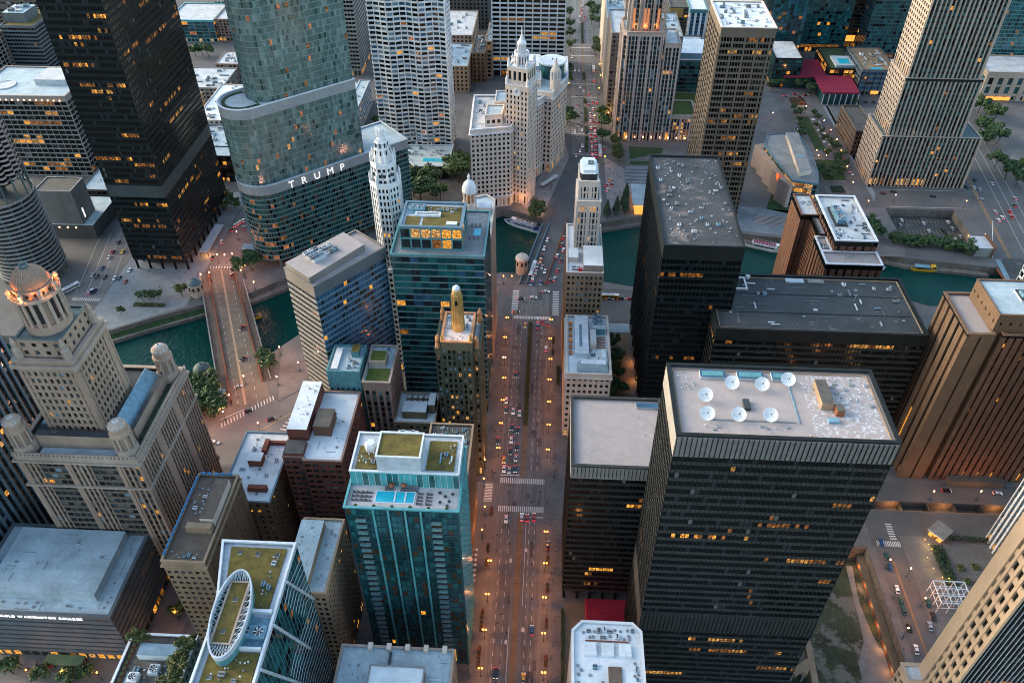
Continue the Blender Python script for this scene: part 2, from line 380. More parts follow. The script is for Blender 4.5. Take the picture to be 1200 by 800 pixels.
    def clutter(s,x0,x1,y0,y1,z,n,kinds=('unit','vent','vent','duct','hatch','pipe'),big=1.0):
        r=s.rng; done=[]; n=int(n*1.6)+1
        for _ in range(n*6):
            if len(done)>=n: break
            k=r.choice(kinds); x,y=r.uniform(x0,x1),r.uniform(y0,y1)
            w,d,h={'unit':(r.uniform(1.6,3.2),r.uniform(1.4,2.4),r.uniform(1,1.8)),'vent':(.7,.7,r.uniform(.7,1.3)),'duct':(r.uniform(3,7),.8,.8),'hatch':(1.3,1.3,.6),'pipe':(r.uniform(4,10),.3,.4),'fan':(3.6,3.6,2.6)}[k]
            w*=big;d*=big;h*=big; rz=r.choice((0,math.pi/2)); e=max(w,d)*.6
            hw,hd=(w/2,d/2) if rz==0 else (d/2,w/2)
            if x-hw<x0 or x+hw>x1 or y-hd<y0 or y+hd>y1: continue
            if any(abs(x-a)<hw+c+.3 and abs(y-b)<hd+dd+.3 for a,b,c,dd in done): continue
            done.append((x,y,hw,hd)); ml=UNITS[k]; s.put(UNAME[k],r.choice(ml),x,y,z,w,d,h,rz)
PM={}
def pane_mesh(w,h,m):
    k=(w,h,m)
    if k not in PM:
        mb=MB(); mb.face([(-w/2,0,-h/2),(w/2,0,-h/2),(w/2,0,h/2),(-w/2,0,h/2)],m); PM[k]=mb.mesh('window')
    return PM[k]
def unit_meshes():
    U={k:[] for k in ('unit','vent','duct','hatch','pipe','fan')}
    for m in ('pale_metal','white_metal','grey_metal','blue_unit'):
        a=MB(); a.box(-.5,.5,-.5,.5,.08,.86,m); a.box(-.5,-.4,-.5,.5,0,.08,'dark_metal'); a.box(.4,.5,-.5,.5,0,.08,'dark_metal')
        a.lathe(-.22,0,[(.2,.86),(.2,1)],'dark_metal',10); a.lathe(.24,0,[(.2,.86),(.2,1)],'dark_metal',10)
        for i in range(5): a.box(-.45+.18*i,-.36+.18*i,-.515,-.5,.15,.8,'dark_metal')
        U['unit'].append(a.mesh('roof_unit'))
        b=MB(); b.lathe(0,0,[(.3,0),(.3,.55),(.5,.6),(.5,.8),(.15,1)],m,10); U['vent'].append(b.mesh('roof_vent'))
        d=MB(); d.box(-.5,.5,-.4,.4,.2,1,m)
        for i in range(5): d.box(-.42+.2*i,-.4+.2*i,-.5,.5,0,1.06,'grey_metal')
        U['duct'].append(d.mesh('duct'))
        h=MB(); h.box(-.5,.5,-.5,.5,0,.7,m); h.box(-.56,.56,-.56,.56,.7,.85,'grey_metal'); U['hatch'].append(h.mesh('roof_hatch'))
        q=MB(); q.box(-.5,.5,-.25,.25,.5,.95,'grey_metal')
        for i in range(5): q.box(-.45+.22*i,-.43+.22*i,-.5,.5,0,.5,'dark_metal')
        U['pipe'].append(q.mesh('roof_pipe'))
        f=MB(); f.box(-.5,.5,-.5,.5,0,.8,m); f.lathe(0,0,[(.42,.8),(.42,1),(.38,1),(.38,.86)],m,16)
        f.lathe(0,0,[(.37,.85),(.37,.87)],'dark_metal',16)
        for i in range(6):
            an=i*math.pi/3; f.face([(0.05*math.cos(an+1.57),.05*math.sin(an+1.57),.9),(.35*math.cos(an-.12),.35*math.sin(an-.12),.9),(.35*math.cos(an+.2),.35*math.sin(an+.2),.94)],'white_metal')
        U['fan'].append(f.mesh('cooling_fan'))
    return U
UNITS=unit_meshes(); UNAME=dict(unit='roof_unit',vent='roof_vent',duct='duct',hatch='roof_hatch',pipe='roof_pipe',fan='cooling_fan')

def lettering(b,text,size,p,ang,gap,mat,ext=.1,off=0):
    """upright lettering, one mesh per letter, along direction ang from p"""
    x=0
    for ch in text:
        if ch==' ': x+=size*.4; continue
        cu=bpy.data.curves.new('letter','FONT'); cu.body=ch; cu.size=size; cu.extrude=ext; cu.offset=off
        t=bpy.data.objects.new('letter',cu); C.objects.link(t); bpy.context.view_layer.update()
        me=bpy.data.meshes.new_from_object(t.evaluated_get(bpy.context.evaluated_depsgraph_get())); bpy.data.objects.remove(t)
        x0=min(v.co.x for v in me.vertices); x1=max(v.co.x for v in me.vertices); me.materials.clear(); me.materials.append(MATS[mat])
        o=bpy.data.objects.new('letter',me); C.objects.link(o); o.parent=b.root; lx,ly,lz=b.root['loc']
        o.location=(p[0]-lx+math.cos(ang)*(x-x0),p[1]-ly+math.sin(ang)*(x-x0),p[2]); o.rotation_euler=(math.pi/2,0,ang); x+=x1-x0+gap
EXPO=2.25; LK=.5
CARS=[('ms','yellow',-11.2,381.2,180,0),('ms','black',-15.1,336.5,180,0),('mn','white',-3.4,387.0,0,0),('mn','purple',-3.5,380.8,0,0),('mn','red',-0.3,385.5,0,0),('mn','maroon',2.7,383.1,0,0),('mn','white',2.1,360.0,0,0),('ms','white',-19.1,315.6,180,0),('ms','green',-18.9,308.0,180,0),('ms','white',-14.9,307.6,180,0),('ms','white',-11.4,306.4,180,0),('ms','black',-15.3,295.5,180,0),('ms','black',-11.8,293.5,180,0),('ms','white',-14.9,286.6,180,0),('ms','black',-11.8,281.6,180,0),('ms','black',-15.1,278.5,180,0),('ms','yellow',-18.0,272.6,180,0),('ms','silver',-11.9,274.0,180,0),('ms','white',-17.6,266.6,180,0),('ms','silver',-14.9,265.9,180,0),('ms','green',-11.8,266.9,180,0),('ms','white',-14.8,235.7,180,0),('mk','black',-21.9,285.6,180,0),('mn','white',-7.3,237.1,0,0),('mn','red',-4.7,236.8,0,0),('mn','red',-1.4,237.4,0,0),('mn','black',5.6,221.9,0,0),('mn','blue',-0.5,178.5,0,0),('mn','yellow',-3.3,157.3,0,0),('ms','black',-14.7,158.9,180,0),('bs','white',0.9,476.0,190,0),('bs','white',-1.1,465.5,190,0),('bs','black',-2.7,455.4,190,0),('bs','orange',-3.2,450.4,190,0),('bs','silver',-5.2,444.8,190,0),('bs','silver',-2.1,443.4,190,0),('bs','white',-6.1,437.4,190,0),('bs','white',0.0,438.4,190,0),('bs','white',-7.8,430.8,190,0),('bs','blue',-8.7,424.4,190,0),('bs','blue',-2.6,425.5,190,0),('wx','white',1.1,416.0,90,0),('wx','white',-7.0,409.5,90,0),('wx','black',-14.9,408.1,90,0),('wx','black',-17.4,394.2,90,0),('bn','white',12.2,463.9,10,0),('bn','white',7.9,456.7,10,0),('bn','black',10.7,451.5,10,0),('bn','black',10.9,470.1,10,0),('bn','red',8.2,439.6,10,0),('bn','silver',6.4,430.1,10,0),('bn','maroon',3.0,427.8,10,0),('bn','red',12.2,479.0,10,0),('ew','silver',42.2,410.6,90,0),('ew','black',49.6,411.3,90,0),('ew','red',55.5,411.3,90,0),('pc','red',45.3,553.8,20,0),('pc','maroon',49.5,554.6,20,0),('pc','white',46.0,546.7,20,0),('pc','yellow',48.8,561.9,20,0),('nn','white',38.4,688.1,0,0),('nn','red',41.5,687.2,0,0),('nn','white',35.5,678.2,0,0),('nn','white',38.7,672.0,0,0),('nn','silver',35.8,671.2,0,0),('nn','red',38.4,662.9,0,0),('nn','white',35.6,663.4,0,0),('nn','red',41.9,660.6,0,0),('nn','red',38.7,651.2,0,0),('nn','white',35.6,650.1,0,0),('nn','white',38.9,644.2,0,0),('nn','red',35.6,638.1,0,0),('nn','red',38.9,636.3,0,0),('nn','maroon',35.6,630.6,0,0),('nn','white',38.8,626.6,0,0),('nn','red',35.6,622.6,0,0),('nn','red',38.8,617.0,0,0),('nn','white',35.7,615.9,0,0),('nn','maroon',35.5,607.6,0,0),('nn','red',38.8,607.7,0,0),('nn','white',35.8,601.7,0,0),('nn','red',38.8,599.5,0,0),('nn','blue',46.0,613.7,0,0),('nn','red',34.7,696.8,0,0),('nn','red',38.6,702.6,0,0),('nn','red',41.9,700.5,0,0),('nn','red',35.2,719.7,0,0),('nn','red',40.7,750.1,0,0),('ns','black',27.7,677.8,180,0),('ns','black',24.3,672.3,180,0),('ns','black',27.7,660.9,180,0),('ns','black',24.6,656.6,180,0),('ns','white',21.7,643.3,180,0),('ns','white',27.9,646.6,180,0),('ns','black',24.8,632.6,180,0),('ns','black',27.8,623.7,180,0),('ns','white',27.7,617.4,180,0),('ns','white',25.6,608.4,180,0),('ns','silver',22.2,600.5,180,0),('ns','blue',17.2,658.9,180,0),('ns','red',24.2,694.0,180,0),('ns','black',24.5,714.5,180,0),('ns','black',27.7,714.6,180,0),('ns','white',27.5,734.7,180,0),('ns','black',24.1,727.4,180,0),('ns','silver',30.4,726.5,180,0),('nn','red',31.7,944.6,0,0),('nn','white',32.5,932.5,0,0),('nn','red',34.8,922.3,0,0),('nn','white',34.6,913.9,0,0),('nn','red',32.1,906.1,0,0),('nn','red',41.3,946.8,0,0),('nn','white',31.9,956.3,0,0),('nn','red',40.7,748.8,0,0),('ns','white',29.2,923.7,180,0),('ns','white',26.9,911.8,180,0),('ns','white',28.9,906.0,180,0),('ns','white',20.1,806.7,180,0),('ns','white',22.8,774.6,180,0),('ns','silver',26.7,773.5,180,0),('ns','white',22.9,854.6,180,0),('ss','black',-300.2,457.5,180,0),('ss','red',-299.3,445.8,180,0),('ss','white',-299.0,439.4,180,0),('ss','yellow',-292.5,446.5,180,0),('ss','blue',-298.3,427.0,180,0),('ss','silver',-301.2,419.0,180,0),('ss','black',-297.8,417.9,180,0),('ss','black',-292.3,417.3,180,0),('ss','white',-285.1,416.2,180,0),('ss','black',-282.2,416.6,180,0),('ss','red',-276.5,412.9,180,0),('ss','white',-278.9,425.5,180,0),('wn','white',-228.2,461.8,-15,0),('wn','black',-217.8,480.1,-15,0),('wn','black',-225.9,477.6,-15,0),('wn','white',-225.3,482.9,-15,0),('wn','white',-223.8,485.0,-15,0),('wn','white',-222.7,487.6,-15,0),('wn','white',-220.9,489.7,-15,0),('wn','black',-228.3,443.0,-15,0),('wn','maroon',-208.7,423.6,-15,0),('wb','maroon',-185.5,370.1,202,0),('wb','black',-176.1,342.1,202,0),('wk','silver',-171.4,318.9,60,0),('wk','black',-160.3,300.4,60,0),('wk','black',-146.2,295.0,60,0),('wk','white',-171.0,276.9,100,0),('wk','black',-170.0,268.6,100,0),('il','maroon',256.4,552.2,90,0),('il','black',265.0,555.0,90,0),('il','black',292.9,549.4,90,0),('il','silver',327.9,547.3,90,0),('cn','black',326.2,575.6,0,0),('cn','black',334.1,576.0,0,0),('cn','white',329.0,564.3,0,0),('cn','black',323.7,564.7,0,0),('cn','silver',332.3,562.1,0,0),('cn','white',345.5,571.3,0,0),('cs','silver',354.4,549.6,0,0),('cs','black',349.8,539.7,0,0),('cs','red',342.5,530.8,0,0),('cs','red',341.2,523.3,0,0),('cs','white',333.8,522.0,0,0),('cs','silver',331.8,529.3,0,0),('cs','white',329.4,518.1,0,0),('pk','white',278.6,520.9,0,-6),('pk','white',278.8,510.4,0,-6),('pk','white',296.9,523.1,0,-6),('pk','silver',297.1,514.5,0,-6),('pk','black',289.5,512.3,0,-6),('pk','black',290.8,507.1,0,-6),('pk','silver',278.3,502.4,0,-6),('pk','white',288.4,499.1,0,-6),('pk','white',294.0,499.3,0,-6),('pk','silver',299.1,504.3,0,-6),('pk','silver',306.8,510.9,0,-6),('pk','black',308.8,518.2,0,-6),('pk','white',280.9,533.9,0,-6),('pk','silver',286.4,535.5,0,-6),('pk','silver',274.6,537.0,0,-6),('pk','white',263.6,524.2,0,-6),('pk','silver',260.5,517.2,0,-6),('lk','black',203.3,263.9,90,0),('lk','white',227.9,263.4,90,0),('re','blue',161.8,231.0,8,0),('re','green',162.0,223.4,8,0),('re','blue',161.9,217.9,8,0),('re','white',161.7,206.5,8,0),('re','green',161.5,200.7,8,0),('re','green',161.3,196.1,8,0),('re','black',161.1,187.9,8,0),('re','green',173.2,200.3,8,0),('re','black',173.3,193.8,8,0),('re','silver',170.3,189.1,8,0),('re','white',160.9,178.0,8,0),('cc','red',217.1,724.7,70,0),('cc','red',227.4,729.4,70,0),('cc','maroon',230.4,723.1,70,0),('cc','black',236.7,727.1,70,0),('cc','black',242.0,654.5,160,0),('cc','black',241.1,603.5,160,0),('cc','silver',240.0,581.7,160,0)]
LAMPS=[('E',4.8,380.1),('E',4.5,362.6),('E',4.8,344.5),('E',4.5,327.4),('E',4.6,309.9),('E',4.6,292.8),('E',4.5,275.5),('E',4.5,225.0),('E',4.5,208.0),('E',4.4,190.8),('E',4.4,174.1),('E',4.8,157.1),('W',-22.2,380.8),('W',-22.4,362.4),('W',-21.9,344.6),('W',-20.9,327.5),('W',-20.8,309.9),('W',-20.7,292.7),('W',-21.0,275.3),('W',-20.6,208.1),('W',-20.5,191.2),('W',-20.5,174.4),('W',-20.8,157.6),('SW',-25.3,224.5),('SW',-30.2,208.0),('SW',-30.2,191.2),('N',46.8,774.8),('N',46.8,748.2),('N',44.3,719.0),('N',16.7,729.0),('N',50.9,667.5),('N',53.3,604.5),('N',45.1,588.2),('N',38.8,661.9),('N',49.8,719.3),('P',-24.2,527.7),('P',-15.2,527.0),('P',-4.7,516.6),('P',-10.0,504.5),('P',-27.0,423.2),('P',-21.5,423.5),('B',-211.8,439.1),('B',-217.3,465.9),('B',-221.9,437.6),('B',-216.7,437.8),('B',-200.4,421.1),('B',-225.2,415.1),('B',-220.2,417.2),('B',-188.1,408.6),('B',-168.1,321.4),('B',-170.7,293.3),('B',-149.6,286.2),('K',-171.6,306.2),('K',-182.5,277.8),('K',-186.2,280.6),('K',-160.3,333.2),('K',-140.2,334.2),('K',-149.2,321.7),('K',-154.6,346.8),('R',236.5,662.0),('R',238.0,644.4),('R',238.8,627.4),('R',237.4,608.0),('R',235.2,581.2),('R',195.3,674.9),('R',227.5,690.2),('R',233.5,557.2),('R',237.5,530.0),('R',310.0,533.7),('R',306.6,489.2),('R',260.3,539.7),('R',220.1,532.8),('C',218.6,610.0),('C',224.9,610.3),('C',218.0,601.3),('C',224.2,601.6),('T',182.8,230.0),('T',183.5,227.7),('T',180.0,222.9),('T',180.7,217.1),('T',183.1,212.8),('T',185.8,212.1),('T',182.1,232.8),('H',-203.9,147.6),('H',-189.2,147.6),('H',-174.9,148.0),('H',-153.0,175.5),('H',-153.7,164.5),('SW',-25.1,237.8),('SW',-27.4,267.0),('SW',-26.9,254.9),('Q',160.3,217.7),('Q',158.7,202.4),('Q',157.7,184.2),('Q',169.6,198.8),('Q',168.1,213.6),('Q',193.3,258.1),('Q',216.2,259.2),('G',208.1,276.4),('G',212.5,276.6),('G',216.8,276.9),('G',221.1,277.1),('G',225.2,276.7),('G',230.2,276.4)]
TREES=[('plaza',-110.0,534.0,16,0),('plaza',-101.5,529.4,16,0),('plaza',-106.5,545.8,16,0),('plaza',-94.7,546.4,16,0),('plaza',-88.5,533.8,16,0),('plaza',-86.8,546.8,16,0),('plaza',-95.7,524.7,16,0),('plaza',-81.0,525.4,16,0),('plaza',-73.3,562.2,16,0),('plaza',-68.5,567.9,16,0),('plaza',-68.9,551.7,16,0),('pion',43.9,506.9,12,0),('pion',50.9,510.7,12,0),('pion',57.9,513.4,12,0),('pion',58.9,531.6,12,0),('pion',56.6,524.2,12,0),('will',-8.7,501.7,11,0),('will',-5.8,508.8,11,0),('trump',-196.9,430.0,15,0),('trump',-200.6,425.0,15,0),('bank',-201.3,294.1,12,0),('bank',-196.7,290.5,12,0),('bank',-199.6,302.0,12,0),('bank',-188.9,297.3,12,0),('bank',-182.9,296.3,12,0),('bank',-178.3,295.2,12,0),('bank',-190.2,305.1,12,0),('bank',-200.2,315.4,12,0),('bank',-203.0,313.9,12,0),('bank',-177.8,299.1,12,0),('bank',-183.7,304.1,12,0),('bank',-203.5,311.1,12,0),('bank',-197.3,304.7,12,0),('bank',-194.7,309.5,12,0),('bank',-191.1,313.1,12,0),('bank',-186.0,309.3,12,0),('bank',-192.1,299.7,12,0),('bank',-187.5,301.3,12,0),('bank',-186.8,316.1,12,0),('bank',-194.7,296.3,12,0),('bank',-180.2,304.9,12,0),('bank',-175.9,297.9,12,0),('bank2',-162.3,340.7,9,0),('bank2',-158.2,335.1,9,0),('ibm',-257.4,394.3,7,0),('ibm',-252.5,394.5,7,0),('ibm',-247.4,395.7,7,0),('ibm2',-232.9,399.3,9,0),('ibm3',-265.0,379.7,5,0),('hedgeN',-243.8,517.9,8,0),('hedgeN',-238.4,513.2,8,0),('hedgeN',-232.3,506.2,8,0),('hedgeN',-238.6,505.9,8,0),('nmE',41.5,942.3,12,0),('nmE',44.8,920.2,12,0),('nmE',42.3,898.7,12,0),('nmE',49.8,931.5,12,0),('nmE',49.6,893.8,12,0),('nmE',45.0,829.5,12,0),('nmE',44.6,813.4,12,0),('nmE',45.8,670.2,12,0),('nmE',45.0,647.0,12,0),('nmE',44.9,624.8,12,0),('nmW',18.2,918.9,12,0),('nmW',17.1,881.8,12,0),('nmW',18.0,856.8,12,0),('nmW',18.7,823.5,12,0),('nmW',13.5,762.2,12,0),('nmW',13.5,738.1,12,0),('nmW',16.5,668.8,12,0),('nmW',15.7,655.3,12,0),('trib',55.4,617.0,10,0),('trib',56.1,602.2,10,0),('trib',56.3,592.1,10,0),('circ',207.0,735.2,10,0),('circ',215.7,743.4,10,0),('circ',223.8,747.7,10,0),('circ',230.2,740.2,10,0),('circ',239.0,744.5,10,0),('circ',240.8,731.2,10,0),('circ',220.5,755.4,10,0),('circ',239.2,756.3,10,0),('circ',213.3,751.1,10,0),('gard',218.1,692.3,7,0),('gard',222.7,685.6,7,0),('gard',214.6,658.5,7,0),('gard',213.3,642.4,7,0),('gard',230.0,659.3,7,0),('gard',232.2,649.7,7,0),('gard',232.0,637.2,7,0),('gard',227.6,609.9,7,0),('gard',216.0,583.9,7,0),('gard',220.0,578.7,7,0),('gard',227.1,583.1,7,0),('gard',212.0,578.2,7,0),('gard',221.4,570.7,7,0),('gard',238.7,607.6,7,0),('gard',237.1,593.3,7,0),('gard',217.8,680.2,7,0),('gard',217.5,668.5,7,0),('gard',234.0,682.8,7,0),('gard',234.6,672.7,7,0),('gard',216.8,652.1,7,0),('gard',234.5,629.6,7,0),('gard',236.1,622.2,7,0),('gard',232.0,600.1,7,0),('gard',232.9,590.3,7,0),('gard',232.8,582.0,7,0),('park',245.5,486.3,11,-4),('park',251.1,485.5,11,-4),('park',257.0,483.7,11,-4),('park',263.2,483.0,11,-4),('park',269.4,482.2,11,-4),('park',275.9,482.5,11,-4),('park',281.7,480.7,11,-4),('park',287.5,478.9,11,-4),('park',291.0,476.0,11,-4),('east',230.2,503.5,11,0),('east',232.0,496.9,11,0),('east',233.1,490.4,11,0),('east',227.1,487.9,11,0),('rpark',367.4,654.4,14,0),('rpark',372.7,649.9,14,0),('rpark',375.5,639.2,14,0),('rpark',365.8,635.6,14,0),('rpark',357.5,632.2,14,0),('rpark',358.1,598.6,14,0),('rpark',357.7,578.1,14,0),('rpark',367.2,585.3,14,0),('rpark',361.9,567.7,14,0),('rpark',384.7,688.3,14,0),('rpark',382.7,698.5,14,0),('rpark',388.8,680.0,14,0),('side',42.6,364.8,9,0),('side',43.0,349.7,9,0),('side',42.8,336.6,9,0),('side',42.8,325.5,9,0),('side',45.5,323.6,9,0),('side',38.8,321.2,9,0),('left',-199.1,147.5,8,0),('left',-186.7,146.7,8,0),('left',-180.8,149.2,8,0),('left',-212.7,149.0,8,0),('left2',-153.8,176.8,8,0),('top',-410.9,891.7,12,0),('top',-401.5,886.8,12,0),('top',-390.2,882.1,12,0),('top',-381.8,879.8,12,0),('top',-404.3,903.0,12,0),('top',-362.6,790.5,12,0),('top',-356.5,793.1,12,0),('top',-348.0,789.0,12,0),('sgard',-167.9,260.5,6,0),('sgard',-165.2,261.8,6,0),('sgard',-165.1,256.2,6,0),('hyd',275.3,709.4,7,0),('hyd',-152.2,649.7,7,0)]
# ================================================================ buildings
def arc(cx,cy,r,a0,a1,n): return [(cx+r*math.cos(R(a0+(a1-a0)*i/n)),cy+r*math.sin(R(a0+(a1-a0)*i/n))) for i in range(n+1)]
MIES=S(bay=1.6,fl=3.7,pw=.2,pd=.2,sh=1.55,sd=.1,top=5.2,base=6,g='office',pm='steel_dark',sm='spandrel_dark')
# --- dark office slab with the dishes
b=B('office_tower','dark steel office tower whose pale gravel roof carries white satellite dishes','office tower',(70,172))
H=150; P=rect(39,101.5,157,187)
mid=dict(MIES,bay=1.45,tm='louver_light',top=8.6,base=0,fl=3.72)
b.mass(P,54.8,H,mid,roof='roof_gravel',para=1.3,pw=.9,pm='steel_dark',core='steel_black')
b.mass(P,-8.6,54.8,dict(mid,top=11.2,tm='louver_dark',base=6,g='black'),para=.1,core='steel_black',roofpart='floor_slab')
b.p('roof_patch#1').prism(rect(79,99.5,159,184.5),H-1.27,H-1.235,'roof_patched'); b.p('roof_edge').ring(offset(P,-1.5),offset(P,-1.9),H-1.27,H-1.0,'stone_tan')
for i in range(44):
    x=39.05+i*1.4505; b.p('louver_band').box(x-.1,x+.1,156.15,156.6,H-9.2,H-.7,'steel_dark'); b.p('lower_louver_band').box(x-.1,x+.1,156.15,156.6,43.4,54.8,'steel_dark')
for x0,x1 in ((48.7,56.4),(60,68),(70.5,76)):
    b.box('roof_skylight',x0,x1,181.5,184.8,H-1.24,H-.3,'pale_metal','g_blue'); b.box('roof_skylight',x0+.6,x1-.6,182.1,184.2,H-.3,H-.25,'teal_metal')
b.box('penthouse',82.5,86,170,180.5,H-1.24,H+1.3,'stone_tan','roof_tar'); b.box('penthouse',86.3,88.6,167.5,170.5,H-1.24,H+1,'rust','roof_tar'); b.box('penthouse',83.5,86.5,164.5,166.3,H-1.24,H-.4,'blue_unit'); b.box('penthouse',60,61.8,168.5,172.5,H-1.24,H-.2,'dark_metal')
b.box('roof_pipe',49,74,164.3,164.6,H-1.2,H-1.0,'grey_metal'); b.box('roof_pipe',75,75.3,164,180,H-1.2,H-1.0,'blue_unit')
b.clutter(86,99,171,184,H-1.23,12,('vent','hatch','vent'),.8); b.clutter(43,80,159,163,H-1.23,6,('vent','hatch'),.6); b.clutter(41,48,176,185,H-1.23,6,('vent',),.7)
b.finish()
# --- lower dark slab to its west
b=B('office_block','lower dark steel office block with empty gravel roof beside the avenue','office tower',(30,211))
P=rect(12.2,47.6,194.6,231)
b.mass(P,7,90.5,dict(MIES,bay=1.45,tm='louver_light',top=6.4,base=0,g='office'),roof='roof_gravel',para=1.3,pw=.9,core='steel_black')
for i in range(25): b.p('louver_band').box(12.9+i*1.45,13.1+i*1.45,194.2,194.42,84.2,89.6,'steel_dark')
for i in range(7):
    b.box('column',12.6+i*5.6,13.5+i*5.6,195,196,0.13,7,'steel_black'); b.box('column',12.4,13.3,196+i*5.5,197+i*5.5,.13,7,'steel_black')
b.p('lobby').prism(rect(16,46,199,229),.13,7,'g_dark'); b.box('roof_skylight',38,47,226,228.5,89.25,90.2,'pale_metal','g_blue')
b.clutter(15,45,198,224,89.25,3,('vent',),.6)
b.finish()
# --- dark box by the river
b=B('office_tower','black glass box tower beside the river, stained dark roof littered with small white vents','office tower',(71,346))
b.mass(rect(53.4,89.4,305,389),7,114.5,dict(MIES,top=7.5,tm='steel_dark',base=0,g='black0',pm='steel_dark',sm='spandrel_blue',bay=1.8),roof='roof_dark_stained',para=1.0,pw=.6,core='steel_black')
for i in range(9): b.box('column',53.6,54.6,306+i*10,307+i*10,.13,7,'steel_black')
b.p('lobby').prism(rect(57,86,309,385),.13,7,'g_dark')
b.clutter(55,88,307,387,113.55,66,('vent','hatch','vent','hatch','unit'),.72)
b.finish()
# --- broad dark hotel
b=B('hotel_slab','broad low dark slab building with streaked black roof and one white ring pad','hotel',(128,312))
b.mass(rect(80.5,177,289.5,333),0,79.5,dict(MIES,top=6.5,tm='steel_dark',g='office',pm='steel_black',bay=1.7),roof='roof_dark',para=1.2,pw=1.0,pm='steel_dark',core='steel_black')
r=offset(rect(80.5,177,289.5,333),-1.6); b.p('roof_edge').ring(r,offset(r,-.45),78.3,78.75,'stone_tan')
for y in (303.5,318): b.box('roof_seam',84,173.5,y,y+.5,78.33,78.5,'steel_dark')
o=rect(90,100,321,331); b.p('window_washing_track').ring(o,offset(o,-.9),78.33,79.2,'white_metal')
b.p('tank').lathe(91.5,322,[(2.1,78.33),(2.1,80.6),(1.9,80.8)],'white_metal',20)
b.p('tank').lathe(101.5,331,[(1.1,78.33),(1.2,79.8),(.6,80.2)],'white_metal',16)
b.clutter(88,172,293,330,78.34,26,('vent','hatch','duct','unit','pipe'),.9)
b.box('roof_skylight',120,129,328,331,78.33,79,'pale_metal'); b.box('roof_skylight',131,139,328,331,78.33,79,'louver_grey')
b.finish()
# --- white terrace building and the stepped tower on the avenue
b=B('terrace_building','white stone mid-rise with pale mansard and rooftop fans beside the avenue','building',(23,314))
st=S(bay=2.6,fl=4,pw=1.3,pd=.35,sh=2.1,sd=.25,base=5,top=2.5,g='cream',pm='terracotta_cream')
z=b.mass(rect(12.2,34.2,291.5,337),0,46,st,roof='roof_white',para=1.2,pw=.7)
b.p('cornice').ring(offset(rect(12.2,34.2,291.5,337),1.0),offset(rect(12.2,34.2,291.5,337),.3),42.6,43.4,'terracotta_cream')
Q=rect(17.5,33.6,293,300); b.p('mansard').prism(Q,z,49.5,'roof_blue','roof_white',poly1=offset(Q,-1.9))
Q=rect(28.5,33.6,300,309); b.p('mansard').prism(Q,z,48.5,'roof_white','roof_white',poly1=offset(Q,-1.6))
b.box('penthouse',16.5,23.5,304,334,z,48.2,'roof_white','roof_white'); b.box('penthouse',24.5,27.5,311,322,z,49,'terracotta_cream','roof_pale')
b.box('roof_skylight',18.8,20.2,309,326,48.2,48.6,'pale_metal','g_sky')
for i in range(3): b.put('cooling_fan',UNITS['fan'][3],28.6,334-i*3.6,z,4.6,3.3,4.2)
b.box('penthouse',25.5,32.5,322.5,325.5,z,49,'teal_metal','roof_blue')
for i in range(5): b.p('roof_pipe').tube((26,312+i*1.7,z+.8),(32.5,311+i*2.2,z+.9),.35,'rust')
for i in range(6): b.box('dormer',13.6,15.2,306+i*4.6,308+i*4.6,z,z+1.6,'copper_trim','lit_dim')
b.clutter(22,30,301,311,z,7,('unit','duct','vent'),.8); b.finish()
b=B('setback_tower','slim pale stone tower stepping up behind a lower block at the bridge foot','tower',(21,365))
st=S(bay=2.3,fl=3.7,pw=1.15,pd=.3,sh=1.9,sd=.2,base=5,top=2.2,g='masonry',pm='stone_tan',sm='stone_tan')
st2=dict(st,pm='terracotta_cream',sm='terracotta_cream',g='cream')
z=b.mass(rect(11.4,30.4,342,388),0,71,dict(st,tm='limestone'),roof='roof_white',para=1.0,pm='terracotta_cream')
b.box('penthouse',20,30.2,343.5,362,z,74.2,'limestone','roof_white'); b.box('penthouse',12.2,17.5,352,361,z,73,'terracotta_cream','roof_white')
for i in range(2): b.put('roof_unit',UNITS['unit'][i],15+i*2.4,346,z,2.2,3,1.4)
b.box('awning',17.4,19.6,343.2,345,z,z+1.4,'red_fabric')
st3=S(bay=1.9,fl=4,pw=.9,pd=.4,sh=.9,sd=.15,top=3,g='cream',pm='terracotta_cream',major=3,mw=2.0,md=.5)
z=b.mass(rect(15.6,27.6,365,387),70.2,100,st3,roof='roof_pale',para=1,pm='terracotta_cream')
z=b.mass(rect(16.4,25.8,368,386),z-.1,110,st3,roof='roof_pale',para=.9,pm='terracotta_cream')
P=[(17.4,369.5),(24.4,369.5),(25.4,371),(25.4,384),(24.4,385.5),(17.4,385.5),(16.4,384),(16.4,371)]
b.p('penthouse').prism(P,z,113,'dark_metal','roof_white'); b.p('penthouse').prism(offset(P,-1.1),113,114.6,'white_metal','roof_white')
b.put('roof_unit',UNITS['unit'][2],22,378,114.6,3,3,1.2); b.finish()
# --- east side
b=B('apartment_tower','brown brick stepped apartment tower with blue fan units sunk in its roof','apartment tower',(166,400))
bs=S(bay=4.2,fl=3.6,pw=2.9,pd=.4,sh=.5,sd=.1,top=3,base=4,g='bronze',pm='brick_brown',sm='g_black')
z=b.mass(rect(159,181.3,377.5,425),0,72,bs,roof='roof_pale',para=1.4,pw=.7,pm='white_metal')
b.box('equipment_well',162.5,169.5,393,413,z,z+.7,'dark_metal','dark_metal')
for i in range(2): b.put('cooling_fan',UNITS['fan'][3],166,398.5+i*8,z+.6,4.6,7.6,3.4)
b.clutter(171,180.5,380,423,z,12,('unit','vent','duct'),.8); b.clutter(160,170,379,391,z,6,('unit','vent','hatch'),.8)
z=b.mass(rect(148.8,158.6,411,434),0,67,dict(bs,bay=5,pw=4.2),roof='roof_pale',para=1,pm='brick_brown'); b.clutter(150,157,413,431,z,4,('vent','hatch'))
